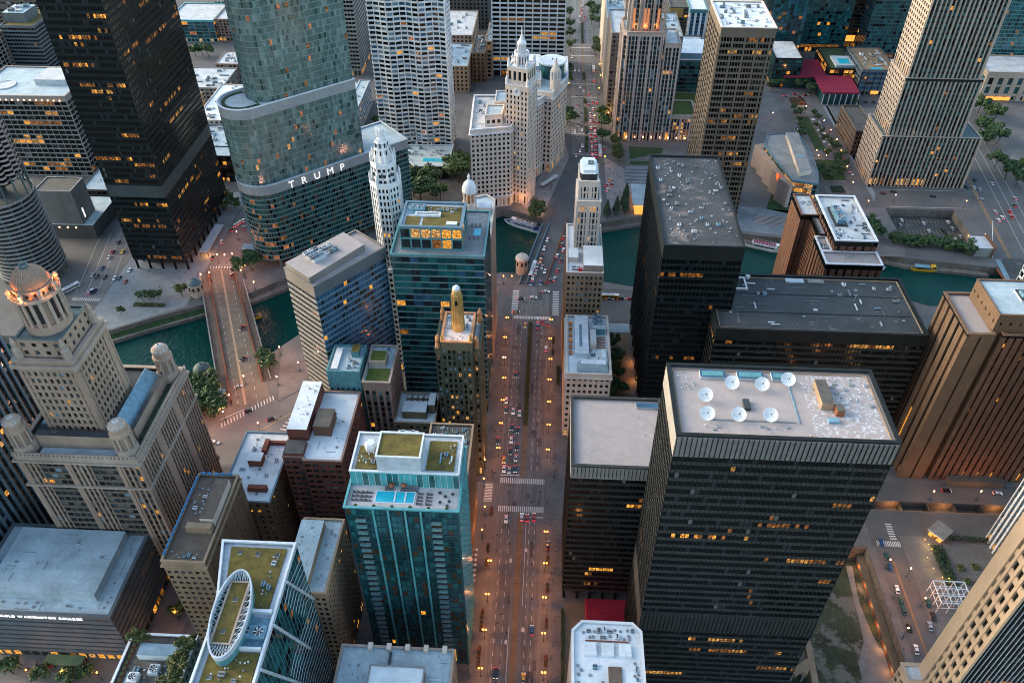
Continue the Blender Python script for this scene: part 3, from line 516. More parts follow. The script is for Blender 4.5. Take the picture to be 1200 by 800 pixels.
z=b.mass(rect(155,158.7,392,410.7),0,66,dict(bs,bay=2.2,pw=1.1,sh=1.4),roof='roof_gravel',para=1)
z=b.mass(rect(152.5,182.5,365,377),0,65,bs,roof='roof_gravel',para=1.1,pw=.7,pm='white_metal'); z=b.mass(rect(152.5,158.4,377.6,391.5),0,65,bs,roof='roof_gravel',para=1.1,pm='white_metal'); b.clutter(153,158,379,389,z,4,('unit','vent'),.8); b.clutter(160,181,366.5,375.5,z,6,('vent','pipe'),.8)
b.finish()
b=B('hotel_tower','tan brick hotel tower with dark vertical window slots beside the lamp-lit entrance','hotel',(220,285))
hs=S(bay=5.2,fl=30,pw=3.7,pd=.7,sh=.1,sd=.05,top=1,base=6,g='bronze',pm='brick_tan',sm='steel_black')
hs2=S(bay=3.4,fl=3.6,pw=2.3,pd=.7,sh=1.2,sd=.1,top=1,base=7,g='bronze',pm='brick_brown',sm='steel_black')
pier=S(bay=6,fl=3.6,pw=5,pd=.72,sh=3.4,sd=.6,top=1,base=0,g='bronze',pm='brick_tan')
P=[(182.5,272),(193,272),(193,275.5),(197.5,275.5),(197.5,272),(262,272),(262,300.5),(182.5,300.5)]
z=b.mass(P,0,96,hs,roof='roof_gravel',para=1.2,pw=.6,pm='brick_tan',edges={0:S(bay=12,fl=93,pw=9.4,pd=.7,sh=.1,top=1,base=1,g='bronze',pm='brick_tan'),4:hs2},core='brick_brown')
b.mass(rect(193,262,274,299),z-.1,105,S(bay=4,fl=4,pw=3,pd=.3,sh=3,sd=.28,top=4,g='bronze',pm='brick_tan'),roof='roof_blue',para=.8,pm='brick_tan')
b.box('roof_unit',206,216,284,292,104.2,105,'white_metal','dark_metal')
for i in range(2): b.put('cooling_fan',UNITS['fan'][3],209+i*4.2,288,104.6,4,4,2)
b.box('podium',205,232,272-5,272-.9,.13,4,'granite_taupe','roof_tar'); b.finish()
b=B('stripe_tower','narrow tower of white vertical stripes and blue glass behind the plaza','tower',(232,222))
b.mass(rect(212.5,250,206,236.5),0,170,S(bay=2.8,fl=3.8,pw=1.1,pd=.8,sh=1.2,sd=.2,top=2,base=5,g='navy',pm='white_metal',sm='grey_panel'),para=1); b.finish()
b=B('lattice_tower','white gridded high-rise cut off at the edge above the tan hotel roof','tower',(258,330))
b.mass(rect(240.5,276,316,342.5),0,190,S(bay=4,fl=4,pw=.8,pd=.5,sh=.9,sd=.5,top=2,base=5,g='black0',pm='white_metal'),para=1); b.finish()
b=B('beige_tower','tall beige gridded office tower in the lower corner with dark vertical-striped end wall','office tower',(165,141))
bg=S(bay=3.3,fl=6.6,pw=1.15,pd=.8,sh=2.7,sd=.5,top=3,base=0,g='black0',pm='beige_panel')
dk=S(bay=1.6,fl=3.9,pw=.12,pd=.3,sh=.2,sd=.1,top=3,base=6,g='black0',pm='pale_metal',sm='steel_black')
b.mass([(140,133),(182,133),(182,148.2),(140,148.2)],0,215,bg,para=1,edges={0:dk},core='beige_panel',pm='beige_panel')
b.p('corner_pier').box(138.9,139.98,143.6,148.6,0,214,'beige_panel'); b.mass(rect(133.5,139.9,143,149),0,42,dict(bg,fl=4.2,sh=1.8,bay=2.6),para=.6); b.finish()
# --- left bank, nearest rows
b=B('college_building','low grey ribbed building with lit white lettering along its blue-grey roof edge','college',(-193,177))
hb=S(bay=4,fl=3.4,pw=.3,pd=.1,sh=2.3,sd=.55,top=1.6,base=5,g='black0',pm='grey_panel',sm='grey_panel')
z=b.mass(rect(-224,-164.5,157,197.5),0,34.5,hb,roof='roof_blue',para=.7,pw=.8,pm='grey_panel')
b.box('penthouse',-216,-172,163.5,193.5,z,38.3,'roof_blue','roof_blue'); b.box('penthouse',-223,-216.1,166,178,z,36.4,'stone_tan','teal_metal')
b.clutter(-214,-175,166,191,38.3,9,('hatch','vent','pipe'),.8); b.clutter(-171,-166,160,194,z,6,('hatch','pipe'),.6); b.clutter(-210,-174,158.5,162.5,z,6,('hatch','pipe'),.7)
lettering(b,'HAROLD WASHINGTON COLLEGE',1.9,(-211,156.15,32.2),0,.42,'sign_white',.08)
b.finish()
b=B('striped_high_rise','blue-grey steel high-rise with wide vertical stripes at the picture edge','high-rise',(-249,210))
b.mass(rect(-270,-228.5,172,245),0,185,S(bay=3.6,fl=3.8,pw=1.15,pd=.8,sh=1.0,sd=.12,top=2,base=6,g='masonry',pm='blue_steel',sm='steel_dark'),para=1); b.finish()
b=B('corner_tower','narrow tan stone tower with brown roof terrace and blue railing','tower',(-130,184))
st=S(bay=2.6,fl=3.5,pw=1.15,pd=.32,sh=1.75,sd=.3,base=5,top=2,g='masonry',pm='stone_tan')
blank=S(bay=9,fl=3.5,pw=7.6,pd=.3,sh=1.8,sd=.28,base=3,top=2,g='masonry',pm='brick_tan')
z=b.mass(rect(-138,-122,164,205),0,64,st,roof='roof_brown',para=1.1,pm='stone_tan',edges={1:blank})
b.p('cornice').ring(offset(rect(-138,-122,164,205),.9),offset(rect(-138,-122,164,205),.25),60.6,61.3,'stone_tan')
b.box('penthouse',-133,-123.4,177,179.5,z,66.5,'stone_tan'); b.box('penthouse',-128.6,-123.2,180.5,200,z,67.5,'terracotta_cream','roof_brown')
for i in range(14): b.box('railing_panel',-137.9,-137.5,166+i*2.7,168+i*2.7,64,65.2,'blue_frame')
for i in range(5): b.box('railing_panel',-137+i*2.7,-135+i*2.7,204.5,204.9,64,65.2,'blue_frame')
b.clutter(-136,-130,181,202,z,9,('unit','vent','hatch'),.7); b.clutter(-136.5,-124,165.5,169,z,6,('unit','vent'),.6); b.finish()
b=B('rooftop_garden_building','grey mid-rise crowded with roof machinery, shrubs and orange planters','building',(-129,120))
z=b.mass(rect(-141.5,-118.5,96,140),0,55,S(bay=3,fl=3.6,pw=1,pd=.3,sh=1.5,sd=.2,base=5,top=2,pm='concrete',g='masonry'),roof='roof_tar',para=1.2,pm='roof_white')
b.box('penthouse',-136,-121,131,135.5,z,57,'roof_white','g_sky'); b.clutter(-138,-121,112,130,z,34,('unit','fan','duct','unit','pipe','vent'),.95)
for i in range(12): b.box('planter',-140,-139,112+i*2.1,113.4+i*2.1,z,z+.9,'rust','turf_dark')
b.finish()
b=B('white_roof_block','flat white roofed block with red brick parapet trim beside the junction','building',(-124,226))
z=b.mass(rect(-135,-113.2,206.5,246),0,45,S(bay=3.4,fl=3.8,pw=2.2,pd=.2,sh=2.4,sd=.18,base=5,top=1.5,pm='brick_tan',g='masonry'),roof='roof_white',para=.8,pm='blue_steel',core='brick_tan')
b.box('stair_head',-128,-122,226,231,z,48,'brick_red','roof_white'); b.box('stair_head',-124,-116,212,214,z,47,'brick_red'); b.box('stair_head',-124,-122,233,240,z,47,'brick_red'); b.box('stair_head',-121.8,-114,238.6,240,z,46.2,'brick_red')
b.clutter(-133,-115,209,244,z,16,('vent','unit','hatch','vent'),.8); b.finish()
b=B('brick_office_building','red brick office building with white L-shaped roof and tall brick stair tower','building',(-96,240))
br=S(bay=3.2,fl=3.7,pw=.9,pd=.3,sh=1.9,sd=.25,base=5,top=2,g='masonry',pm='brick_red')
P=[(-100,219.5),(-83.5,219.5),(-83.5,261),(-109,261),(-109,221),(-100,221)]
z=b.mass(P,0,58,br,roof='roof_white',para=1,pm='brick_pink')
b.box('wing',-109,-100.2,231,260.8,z-.05,64,'brick_red','roof_white'); b.box('wing',-98.5,-91,234,245,z,63,'brick_brown','roof_tar'); b.box('wing',-108.8,-100.3,221.3,229,z,59.5,'brick_red','roof_tar')
for i in range(13): b.box('fire_escape',-103.5,-100.6,219.6,220.9,4+i*3.7,4.4+i*3.7,'dark_metal'); 
for i in range(12): b.p('fire_escape').tube((-103.3 if i%2 else -100.8,220.2,4.4+i*3.7),(-100.8 if i%2 else -103.3,220.2,8+i*3.7),.12,'dark_metal',4)
b.clutter(-107.5,-101.5,233,259,64,10,('vent','hatch','vent'),.6); b.clutter(-97,-85,222,258,z,9,('vent','hatch','pipe'),.7); b.finish()
b=B('tan_block','tan concrete block with blue-white roof and a dense grid of small windows','building',(-82,170))
z=b.mass(rect(-90.5,-75,154.8,187),0,62,S(bay=2.2,fl=3.3,pw=.8,pd=.3,sh=1.5,sd=.22,base=5,top=2.5,g='bronze',pm='stone_tan'),roof='roof_blue',para=.8,pm='stone_tan')
b.box('penthouse',-90.3,-81.5,157,184,z,65,'stone_tan','roof_blue'); b.clutter(-80.5,-76.5,158,185,z,8,('vent','hatch'),.6); b.clutter(-89,-83,160,182,65,6,('vent','hatch'),.6); b.finish()
# --- glass tower with green roof and ellipse crown
b=B('green_roof_tower','blue glass tower with brown sedum roof and an oval steel crown on top','tower',(-91,125))
gz=S(bay=2.2,fl=3.9,pw=.14,pd=.12,sh=.6,sd=.08,base=5,top=1.5,g='tealdark',pm='teal_metal',sm='teal_panel',tm='pale_metal')
z=b.mass([(-97.8,98),(-79.4,98),(-79.4,153),(-104,153),(-99.2,133),(-97.8,119)],0,95,gz,roof='pale_metal',para=1.6,pw=.55,pm='white_metal')
b.p('green_roof').prism([(-96.5,129.5),(-82,129.5),(-82,151.2),(-100.6,151.2)],z,z+.5,'green_roof'); b.box('green_roof',-95.6,-80.6,104,115,z,z+.5,'green_roof')
b.box('equipment_well',-88.5,-80.2,116.6,126.4,z,z+.3,'blue_unit'); 
for i in range(2): b.put('cooling_fan',UNITS['fan'][3],-86.6+i*4.3,120.8,z+.25,4.2,4.2,2.6)
b.box('equipment_well',-90,-80.2,115.4,116,z,z+2.2,'white_metal'); b.box('equipment_well',-90,-80.2,127.2,128.2,z,z+2.4,'white_metal')
E2=[(-91.4+5.2*math.cos(t)-.9*math.sin(t),124.8+14.2*math.sin(t)) for t in [6.28318*i/40 for i in range(40)]]
zc=z+6; b.p('crown_ring').ring(offset(E2,.5),E2,zc-2.0,zc,'pale_metal'); b.p('crown_ring').ring(offset(E2,.25),offset(E2,-.05),z,zc-2,'teal_metal')
b.box('green_roof',-94.6,-89.4,115.8,135.8,z+3.4,z+3.9,'green_roof'); b.p('crown_deck').ring(rect(-95.2,-88.8,115.2,136.4),rect(-94.6,-89.4,115.8,135.8),z+3.2,z+4.3,'limestone')
for i in range(40):
    x,y=E2[i]; qx=min(max(x,-95.2),-88.8); qy=min(max(y,115.2),136.4)
    if abs(x-qx)+abs(y-qy)>.3:
        x2,y2=E2[(i+1)%40]; b.p('crown_truss').tube((x,y,zc-.4),(qx,qy,z+4),.11,'pale_metal',4); b.p('crown_truss').tube((x2,y2,zc-.4),(qx,qy,z+4),.08,'pale_metal',4)
for x,y in ((-97,149),(-91,148.6),(-84.5,148.5),(-86,138),(-92.3,119.5),(-91.8,130),(-93,107)): b.box('roof_hatch',x-.7,x+.7,y-.7,y+.7,(z+3.9 if 116<y<135 else z+.5),(z+4.3 if 116<y<135 else z+.9),'white_metal','dark_metal')
b.clutter(-93,-82,105,114,z+.5,9,('vent','unit','vent'),.8); b.clutter(-87,-83,130,149,z+.5,7,('vent','unit'),.8)
for y0,y1,z0,z1 in ((110,128,94,48),(124,140,94,50),(139,152.5,94,62),(100,112,80,40)): b.p('diagonal_brace').tube((-78.9,y0,z0),(-78.9,y1,z1),.55,'pale_metal',6)
for k in range(24):
    zz=88-k*3.2; y0=134+1.2*k if k<8 else 116+k*.9
    b.p('sunshade_fin').tube((-78.95,max(100,y0),zz+1.5),(-78.95,min(152,y0+5),zz+2.6),.12,'white_metal',4); b.p('sunshade_fin').tube((-78.95,min(152,y0+5),zz+2.6),(-78.95,152.5,zz-1),.12,'white_metal',4)
b.finish()
# --- tower with the pool deck
b=B('pool_deck_tower','turquoise glass residential tower with a bright swimming pool on its roof deck','residential tower',(-45,176))
pt=S(bay=1.9,fl=3.3,pw=.12,pd=.2,sh=.5,sd=.14,base=14,top=.8,g='pool',pm='teal_panel',sm='teal_panel',major=5,mw=.75,md=.45)
pb=S(bay=2.4,fl=3.3,pw=.2,pd=.15,sh=.6,sd=.1,base=14,top=.8,g='aqua',pm='aqua_panel',sm='aqua_panel')
P=rect(-64,-26.2,162.5,190.5)
z=b.mass(P,0,103.2,pt,roof='deck_white',para=1.2,pw=.25,pm='aqua_panel',edges={1:pb})
for x in (-59,-33.5):   # two balcony stacks on the south face
    for j in range(25): b.box('balcony',x-1.7,x+1.7,160.9,162.2,14+j*3.45,14.35+j*3.45,'concrete','grey_metal'); b.box('balcony',x-1.7,x+1.7,160.9,161,14.35+j*3.45,15.3+j*3.45,'teal_metal')
for x in (-54.5,-49.5,-43.8,-38.6): b.box('glass_fin',x-.35,x+.35,161.7,162.1,14,102.4,'aqua_panel')
Q=rect(-63.6,-26.6,172.5,190.1); b.mass(Q,z,109.5,S(bay=2,fl=5,pw=.1,pd=.1,sh=.2,sd=.05,top=.6,g='aqua',pm='white_metal',sm='aqua_panel'),roof='roof_pale',para=.9,pw=.5,pm='white_metal',roofpart='upper_roof')
b.box('penthouse',-54,-39.2,173,184,z,116.2,'pale_metal','green_roof'); b.p('penthouse').ring(rect(-54.2,-39,172.8,184.2),rect(-53.6,-39.6,173.4,183.6),116.2,116.8,'white_metal')
b.box('green_roof',-38,-28.5,174.5,187.5,108.65,109,'green_roof'); b.box('green_roof',-62,-54.6,174,184,108.65,109,'green_roof')
b.put('cooling_fan',UNITS['fan'][0],-47.5,187,108.7,3.6,4.6,4); b.put('cooling_fan',UNITS['fan'][0],-44,187,108.7,3.6,4.6,4)
b.p('tank').lathe(-58,183,[(2.3,109),(2.3,111.2),(1.6,112.2)],'white_metal',6); b.clutter(-62,-55,175,182,109,8,('vent','unit','vent'),.8); b.clutter(-34,-29,176,186,109,5,('unit','vent','duct'),.8)
b.box('pool_rim',-54.8,-41.2,165.2,170.4,z,z+.12,'white_metal'); b.box('pool',-54.4,-41.6,165.6,170,z+.12,z+.17,'pool_water')
for x in (-48,-44.5): b.box('pool',x-.25,x+.25,165.6,170,z+.16,z+.3,'white_metal')
b.finish()
rr=random.Random(5); POOLZ=z
# --- bottom row
b=B('pale_roof_block','pale blue-white flat roofed block with a mottled raised centre beside the avenue','building',(-46,118))
P=rect(-66.5,-27.3,96,139.5); z=b.mass(P,0,55,S(bay=3,fl=3.7,pw=1.4,pd=.3,sh=1.8,sd=.25,base=5,top=2,g='masonry',pm='stone_tan'),roof='roof_blue',para=.7,pm='limestone')
b.box('penthouse',-54.5,-36,98,130.5,z,59,'brick_brown','roof_white'); b.p('penthouse').ring(rect(-54.7,-35.8,97.8,130.7),rect(-54.2,-36.3,98.3,130.2),59,59.5,'concrete')
for x in (-56.5,-50,-43.5,-37,-30.5): b.box('chimney',x-.8,x+.8,138,140.3,54,56,'terracotta_cream')
b.box('duct',-49.5,-48.7,130.7,137.5,z,z+.8,'dark_metal'); b.clutter(-65,-56,112,137,z,9,('vent','hatch','vent'),.6); b.clutter(-35,-29,112,137,z,5,('vent','duct'),.6); b.finish()
b=B('octagon_corner_block','white roofed block with clipped corners and rows of square roof blocks','building',(25.5,122))
P=[(13.6,96),(37.4,96),(37.4,146),(34.5,149),(17,149),(13.6,145.5)]
z=b.mass(P,0,61.5,S(bay=3,fl=3.7,pw=1.2,pd=.3,sh=1.8,sd=.25,base=5,top=2,g='masonry',pm='terracotta_cream'),roof='roof_white',para=1.1,pm='terracotta_white')
for i in range(3): b.box('skylight',17.5+i*5.9,21.7+i*5.9,136.5,141,z,z+1.5,'white_metal','roof_white')
b.clutter(16.5,35,142.5,147.5,z,16,('hatch','unit'),.65); b.clutter(14.8,17,103,136,z,12,('hatch',),.7); b.clutter(33.8,36,103,136,z,12,('hatch','unit'),.6)
b.box('stair_head',25.5,30,125,133,z,z+.7,'stone_tan','roof_brown'); b.box('stair_head',26.8,29.6,118,125,z,z+2.6,'pale_metal','roof_white'); b.clutter(18,24,112,134,z,7,('vent','hatch','unit'),.7)
b.p('roof_pipe').tube((18,142,z+.6),(33,142,z+.6),.25,'rust'); b.finish()
# --- small blocks between
b=B('teal_box_building','small dark teal panelled building with a white roof trough','building',(-89,272))
z=b.mass(rect(-98,-83,263,281),0,69,S(bay=2.6,fl=3.6,pw=1.5,pd=.15,sh=2,sd=.12,base=5,top=10,g='teal',pm='teal_metal'),roof='roof_blue',para=1,pm='teal_metal')
b.box('green_roof',-88.5,-85,273.5,279,z,71.5,'teal_metal','green_roof'); b.box('roof_trough',-96.5,-93.5,264.5,279,z,z+1,'white_metal'); b.clutter(-90,-84.5,265,272,z,4,('unit','fan'),.8); b.finish()
b=B('green_terrace_tower','slim pink stone tower with two mossy green roof terraces','tower',(-75,273))
st=S(bay=2.9,fl=3.6,pw=1.3,pd=.45,sh=.9,sd=.15,base=5,top=5,g='masonry',pm='brick_pink',sm='granite_taupe',tm='brick_pink')
z=b.mass(rect(-81.5,-69.3,261,286),0,65,st,roof='roof_blue',para=1,pm='limestone')
b.box('green_roof',-80.5,-70.3,262,270.5,z,z+.4,'green_roof_lush'); b.box('penthouse',-80.3,-72.5,271.5,279,z,68,'limestone','limestone'); b.box('green_roof',-79.8,-73,272,278.5,68,68.2,'green_roof_lush'); b.clutter(-80,-71,280,285,z,3,('unit','vent'),.8); b.finish()
b=B('roof_cafe_building','tan mid-rise with white penthouse and rows of white cafe umbrellas','building',(-59,269))
z=b.mass(rect(-68.8,-49.8,259.2,279),0,41,S(bay=3.4,fl=3.7,pw=1.6,pd=.3,sh=1.9,sd=.22,base=5,top=2,g='masonry',pm='stone_olive'),roof='roof_white',para=.8,pm='limestone')
b.box('penthouse',-65.5,-54,262,269,z,45,'stone_olive','roof_white'); b.box('penthouse',-53.5,-50.3,266,274,z,46,'stone_olive','roof_white'); b.box('roof_terrace',-65.5,-54,269.2,278,z,z+.2,'plaza_brown'); b.finish()
CAFEZ=z+.2
b=B('party_roof_building','brown brick building along the avenue with crowded terrace on its back roof','building',(-38,218))
z=b.mass(rect(-47.8,-29.3,193.5,241.5),0,60,S(bay=3.4,fl=3.7,pw=2,pd=.3,sh=1.9,sd=.2,base=5,top=2,g='masonry',pm='brick_tan'),roof='roof_tar',para=1,pm='stone_tan')
b.clutter(-46.5,-31,229,240.5,z,22,('unit','vent','hatch','unit','vent'),.7); b.clutter(-46,-31,196,226,z,12,('unit','duct','vent')); b.finish()
# --- dark green stone tower with the gilded top
b=B('gilded_tower','dark green stone tower with gilded crown spire beside the teal glass tower','tower',(-37.5,271))
cs=S(bay=2.1,fl=3.5,pw=.95,pd=.5,sh=1.5,sd=.15,base=6,top=3,g='carbide',pm='stone_green',sm='stone_green',tm='stone_olive')
b.mass(rect(-47,-28,263,284),0,85,cs,roof='roof_pale',para=1,pm='stone_green')
z=b.mass(rect(-44,-31,261,281),0,91,dict(cs,tm='stone_olive',top=4.5),roof='roof_pale',para=1.0,pm='copper_trim',lip=.02)
for x in (-46,-29):
    for y in (264,283): b.p('finial').lathe(x,y,[(1.3,78),(1.3,86),(1.0,88),(1.2,89.5),(.3,92)],'copper_trim',8)
for x in (-43.6,-31.4): b.p('finial').lathe(x,262,[(.8,86),(.8,92),(.2,94.5)],'gold_leaf',8)
b.p('spire').lathe(-37.5,271,[(3.0,z),(3.0,93.5),(2.7,94),(2.6,100),(2.35,101),(2.3,109),(2.0,109.3),(1.9,111.2),(1.5,112)],'gold_leaf',12); b.p('spire_cap').lathe(-37.5,271,[(1.6,111.8),(1.5,112.8),(.6,113.6)],'white_metal',12)
for i in range(12):
    a=6.28318*(i+.5)/12; b.p('spire_rib').tube((-37.5+2.85*math.cos(a),271+2.85*math.sin(a),91),(-37.5+2.3*math.cos(a),271+2.3*math.sin(a),109.5),.22,'gold_leaf',4)
b.box('spire_window',-38,-37,268.2,268.5,105,107,'g_black'); b.clutter(-43,-32,263,266.5,z,6,('unit','vent'),.7); b.clutter(-43,-40,268,280,z,4,('unit',),.7); b.clutter(-35,-32,268,280,z,4,('unit',),.7); b.finish()
# --- teal hotel tower
b=B('teal_hotel_tower','deep teal glass hotel tower with brown-roofed penthouse and a small terrace pool','hotel',(-50,326))
ts=S(bay=4.4,fl=3.7,pw=.16,pd=.12,sh=.42,sd=.55,base=6,top=1,g='teal',pm='teal_panel',sm='pale_teal')
z=b.mass(rect(-72.2,-28.8,307,346),0,104,ts,roof='plaza',para=1,pw=.3,pm='teal_metal',edges={1:S(bay=2.2,fl=3.7,pw=.15,pd=.1,sh=.5,sd=.12,base=6,top=1,g='tealdark',pm='teal_panel')},core='teal_panel')
b.mass(rect(-68,-39,312,334),z,116,S(bay=4.8,fl=5.6,pw=.7,pd=.25,sh=1,sd=.2,top=.8,g='lobby',pm='teal_metal'),roof='pale_metal',para=1.2,pw=.9,pm='blue_steel',roofpart='upper_roof')
b.box('green_roof',-58,-40.5,313.6,331,114.85,115.1,'green_roof'); b.box('green_roof',-66,-59.3,313.6,322,114.85,115.1,'green_roof'); b.box('equipment_well',-66,-58.6,324.5,332,114.85,115.3,'blue_unit')
for i in range(3): b.put('cooling_fan',UNITS['fan'][3],-64.5+i*2.6,328.5,115.3,2.4,5,1.6)
b.p('window_washing_track').ring(rect(-62,-50,321.5,324.5),rect(-61.4,-50.6,322.1,323.9),115.1,116.2,'white_metal'); b.box('roof_unit',-46.5,-41.5,314.5,317,115.1,116,'white_metal'); b.clutter(-57,-42,325,330,115.1,7,('vent','unit','hatch'),.7)
b.box('pool',-35.2,-31.8,325,331,z+.02,z+.14,'pool_water'); b.finish(); TEALZ=z
b=B('cupola_building','pale limestone building with a round domed cupola at the river corner','building',(-37,368))
st=S(bay=2.6,fl=3.8,pw=1.3,pd=.3,sh=1.9,sd=.22,base=6,top=2.5,g='masonry',pm='limestone',tm='terracotta_cream')
z=b.mass([(-46,350),(-28.9,350),(-28.9,384),(-34,389),(-46,383)],0,88,st,roof='roof_white',para=1.2,pm='terracotta_cream')
b.box('penthouse',-38,-30.5,354,362,z,90,'terracotta_cream','roof_white'); b.box('penthouse',-37,-30,370,376,z,91,'terracotta_cream','roof_white')
b.p('cupola').lathe(-41.5,372,[(4,z),(4,93),(3.4,93.5)],'terracotta_cream',16)
for i in range(10):
    a=6.28318*i/10; b.p('cupola_column').tube((-41.5+3*math.cos(a),372+3*math.sin(a),93.5),(-41.5+3*math.cos(a),372+3*math.sin(a),99.5),.42,'terracotta_cream',8)
b.p('cupola_core').lathe(-41.5,372,[(1.9,93.5),(1.9,99.5)],'lit_dim',12)
b.p('dome').lathe(-41.5,372,[(3.9,99.5),(4,100.4),(3.7,102.5),(2.9,104.4),(1.6,105.8),(.7,106.4),(.6,107.6),(.9,108.2),(.2,110)],'terracotta_white',16); b.finish()
b=B('white_spire_tower','slender white octagonal terracotta tower tapering to a spired crown','tower',(-80,347))
P=ngon(-80,347,7.4,8,22.5); st=S(bay=1.9,fl=3.6,pw=.8,pd=.35,sh=1.5,sd=.12,base=0,top=2,g='cream',pm='terracotta_white',major=3,mw=1,md=.5)
b.mass(rect(-90,-74.5,338,356),0,72,S(bay=2.4,fl=3.6,pw=1.1,pd=.3,sh=1.6,sd=.2,base=5,top=2,g='cream',pm='terracotta_white'),para=1)
b.mass(P,71,121,st,roof='roof_white',para=1.5,pm='terracotta_white')
b.mass(ngon(-80,347,5.9,8,22.5),119,131,dict(st,bay=2.2),roof='roof_white',para=1.2,pm='terracotta_white',roofpart='upper_roof')
for i in range(8):
    a=R(22.5+45*i); x,y=-80+7.2*math.cos(a),347+7.2*math.sin(a); b.p('pinnacle').lathe(x,y,[(.7,119),(.7,124),(.2,126)],'terracotta_white',6)
    x2,y2=-80+5.8*math.cos(a),347+5.8*math.sin(a); b.p('pinnacle').lathe(x2,y2,[(.6,130),(.6,134),(.15,136)],'terracotta_white',6); b.p('buttress').tube((x2,y2,131),(-80+2*math.cos(a),347+2*math.sin(a),142),.55,'terracotta_white',4,.3)
b.p('spire').lathe(-80,347,[(4.6,130),(4.2,133.5),(2.7,140),(2.3,140.2),(1.7,143),(1.7,146),(1.1,146.2)],'terracotta_white',8)
for i in range(8):
    a=R(45*i); b.p('pinnacle').lathe(-80+1.7*math.cos(a),347+1.7*math.sin(a),[(.35,143),(.35,147),(.08,148)],'terracotta_white',5)
    for zz,rr in ((124,5.75),(134.5,3.75),(138,2.95)): b.box('window',-80+rr*math.cos(a)-.3,-80+rr*math.cos(a)+.3,347+rr*math.sin(a)-.3,347+rr*math.sin(a)+.3,zz,zz+2.2,'g_dark')
b.p('spire').ring(ngon(-80,347,3.2,8,22.5),ngon(-80,347,2.2,8,22.5),140,140.7,'terracotta_white'); b.finish()
# --- blue hotel by the river
b=B('blue_striped_hotel','navy blue glass hotel slab with pale horizontal stripes and flat grey roof','hotel',(-98,301))
A0,B0,C0,D0=(-118.3,292.2),(-102,279),(-75.9,311),(-92.2,324.2)
es=S(bay=2.0,fl=3.25,pw=.12,pd=.1,sh=.75,sd=.4,base=6,top=6,g='navy',pm='blue_steel',sm='blue_steel',tm='grey_panel')
ew=dict(es,sm='louver_light',sh=1.4,g='black0',tm='granite_grey')
z=b.mass([A0,B0,C0,D0],0,105,es,roof='roof_gravel',para=1,pw=.4,pm='granite_grey',edges={0:ew})
u=Vector((.632,.775)); w=Vector((.775,-.632)); o=Vector(A0)
def lp(a,c): q=o+u*a+w*c; return (q.x,q.y)
b.p('penthouse').prism([lp(0.5,.5),lp(.5,18),lp(34,15.8),lp(34,.5)],z,107.5,'granite_grey','roof_gravel'); b.p('penthouse').prism([lp(9,4),lp(9,11),lp(16,11),lp(16,4)],107.5,109.5,'pale_metal','roof_pale')
for i in range(12):
    q=lp(9+i%6*2.6,5+(i//6)*4.5); b.put('roof_unit',UNITS['unit'][i%4],q[0],q[1],109.5 if i%6<3 else 107.5,2.3,2,1.5,.89)
b.finish()
# --- domed stone tower
b=B('domed_tower','ornate pinkish stone tower with floodlit ribbed dome and four corner turrets','tower',(-178,220))
dk=S(bay=2.0,fl=3.6,pw=.8,pd=.5,sh=1.2,sd=.12,base=6,top=3,g='masonry',pm='limestone_warm',sm='granite_taupe',major=9,mw=3.2,md=.6,tm='limestone')
P=rect(-202,-154,195,246); RC=S(bay=2.4,fl=3.6,pw=.4,pd=.2,sh=1.1,sd=.5,base=6,top=3,g='masonry',pm='granite_taupe',sm='granite_taupe',tm='limestone'); P5=[(-202,195),(-194,195),(-183.5,195),(-173.5,195),(-163,195),(-154,195),(-154,246),(-202,246)]; z=b.mass(P5,0,84,dk,edges={1:RC,3:RC},roof='roof_dark',para=1.5,pw=1.0,pm='limestone')
for q in (80.2,66): b.p('cornice').ring(offset(P,1.3),offset(P,.5),q,q+.9,'limestone')
b.box('baluster',-202,-154,193.95,194.45,85.2,85.5,'limestone'); b.box('baluster',-153.45,-152.95,195,246,85.2,85.5,'limestone')
for i in range(30): b.box('baluster',-201+i*1.6,-200.2+i*1.6,193.9,194.5,84,85.2,'limestone')
for i in range(32): b.box('baluster',-153.5,-152.9,196+i*1.55,196.8+i*1.55,84,85.2,'limestone')
b.box('attic',-194,-160,200,203,z,89.5,'limestone_warm','roof_dark'); b.box('attic',-160,-158,206,240,z,88,'limestone_warm','roof_dark')
b.box('roof_terrace',-193,-161,196.5,199.8,z,z+.3,'roof_blue')
Q=rect(-168.6,-160.2,205,240); b.p('skylight').prism(Q,z,86,'concrete_teal'); b.p('skylight').prism(rect(-168.4,-160.6,206,239),86,90,'blue_unit','blue_unit',poly1=rect(-166.2,-165.8,206.5,238.5)); b.box('skylight',-157.4,-155.6,206,238,z,z+.5,'turf_dark')
b.box('skylight',-196,-191.5,208,238,z,87.5,'blue_unit')
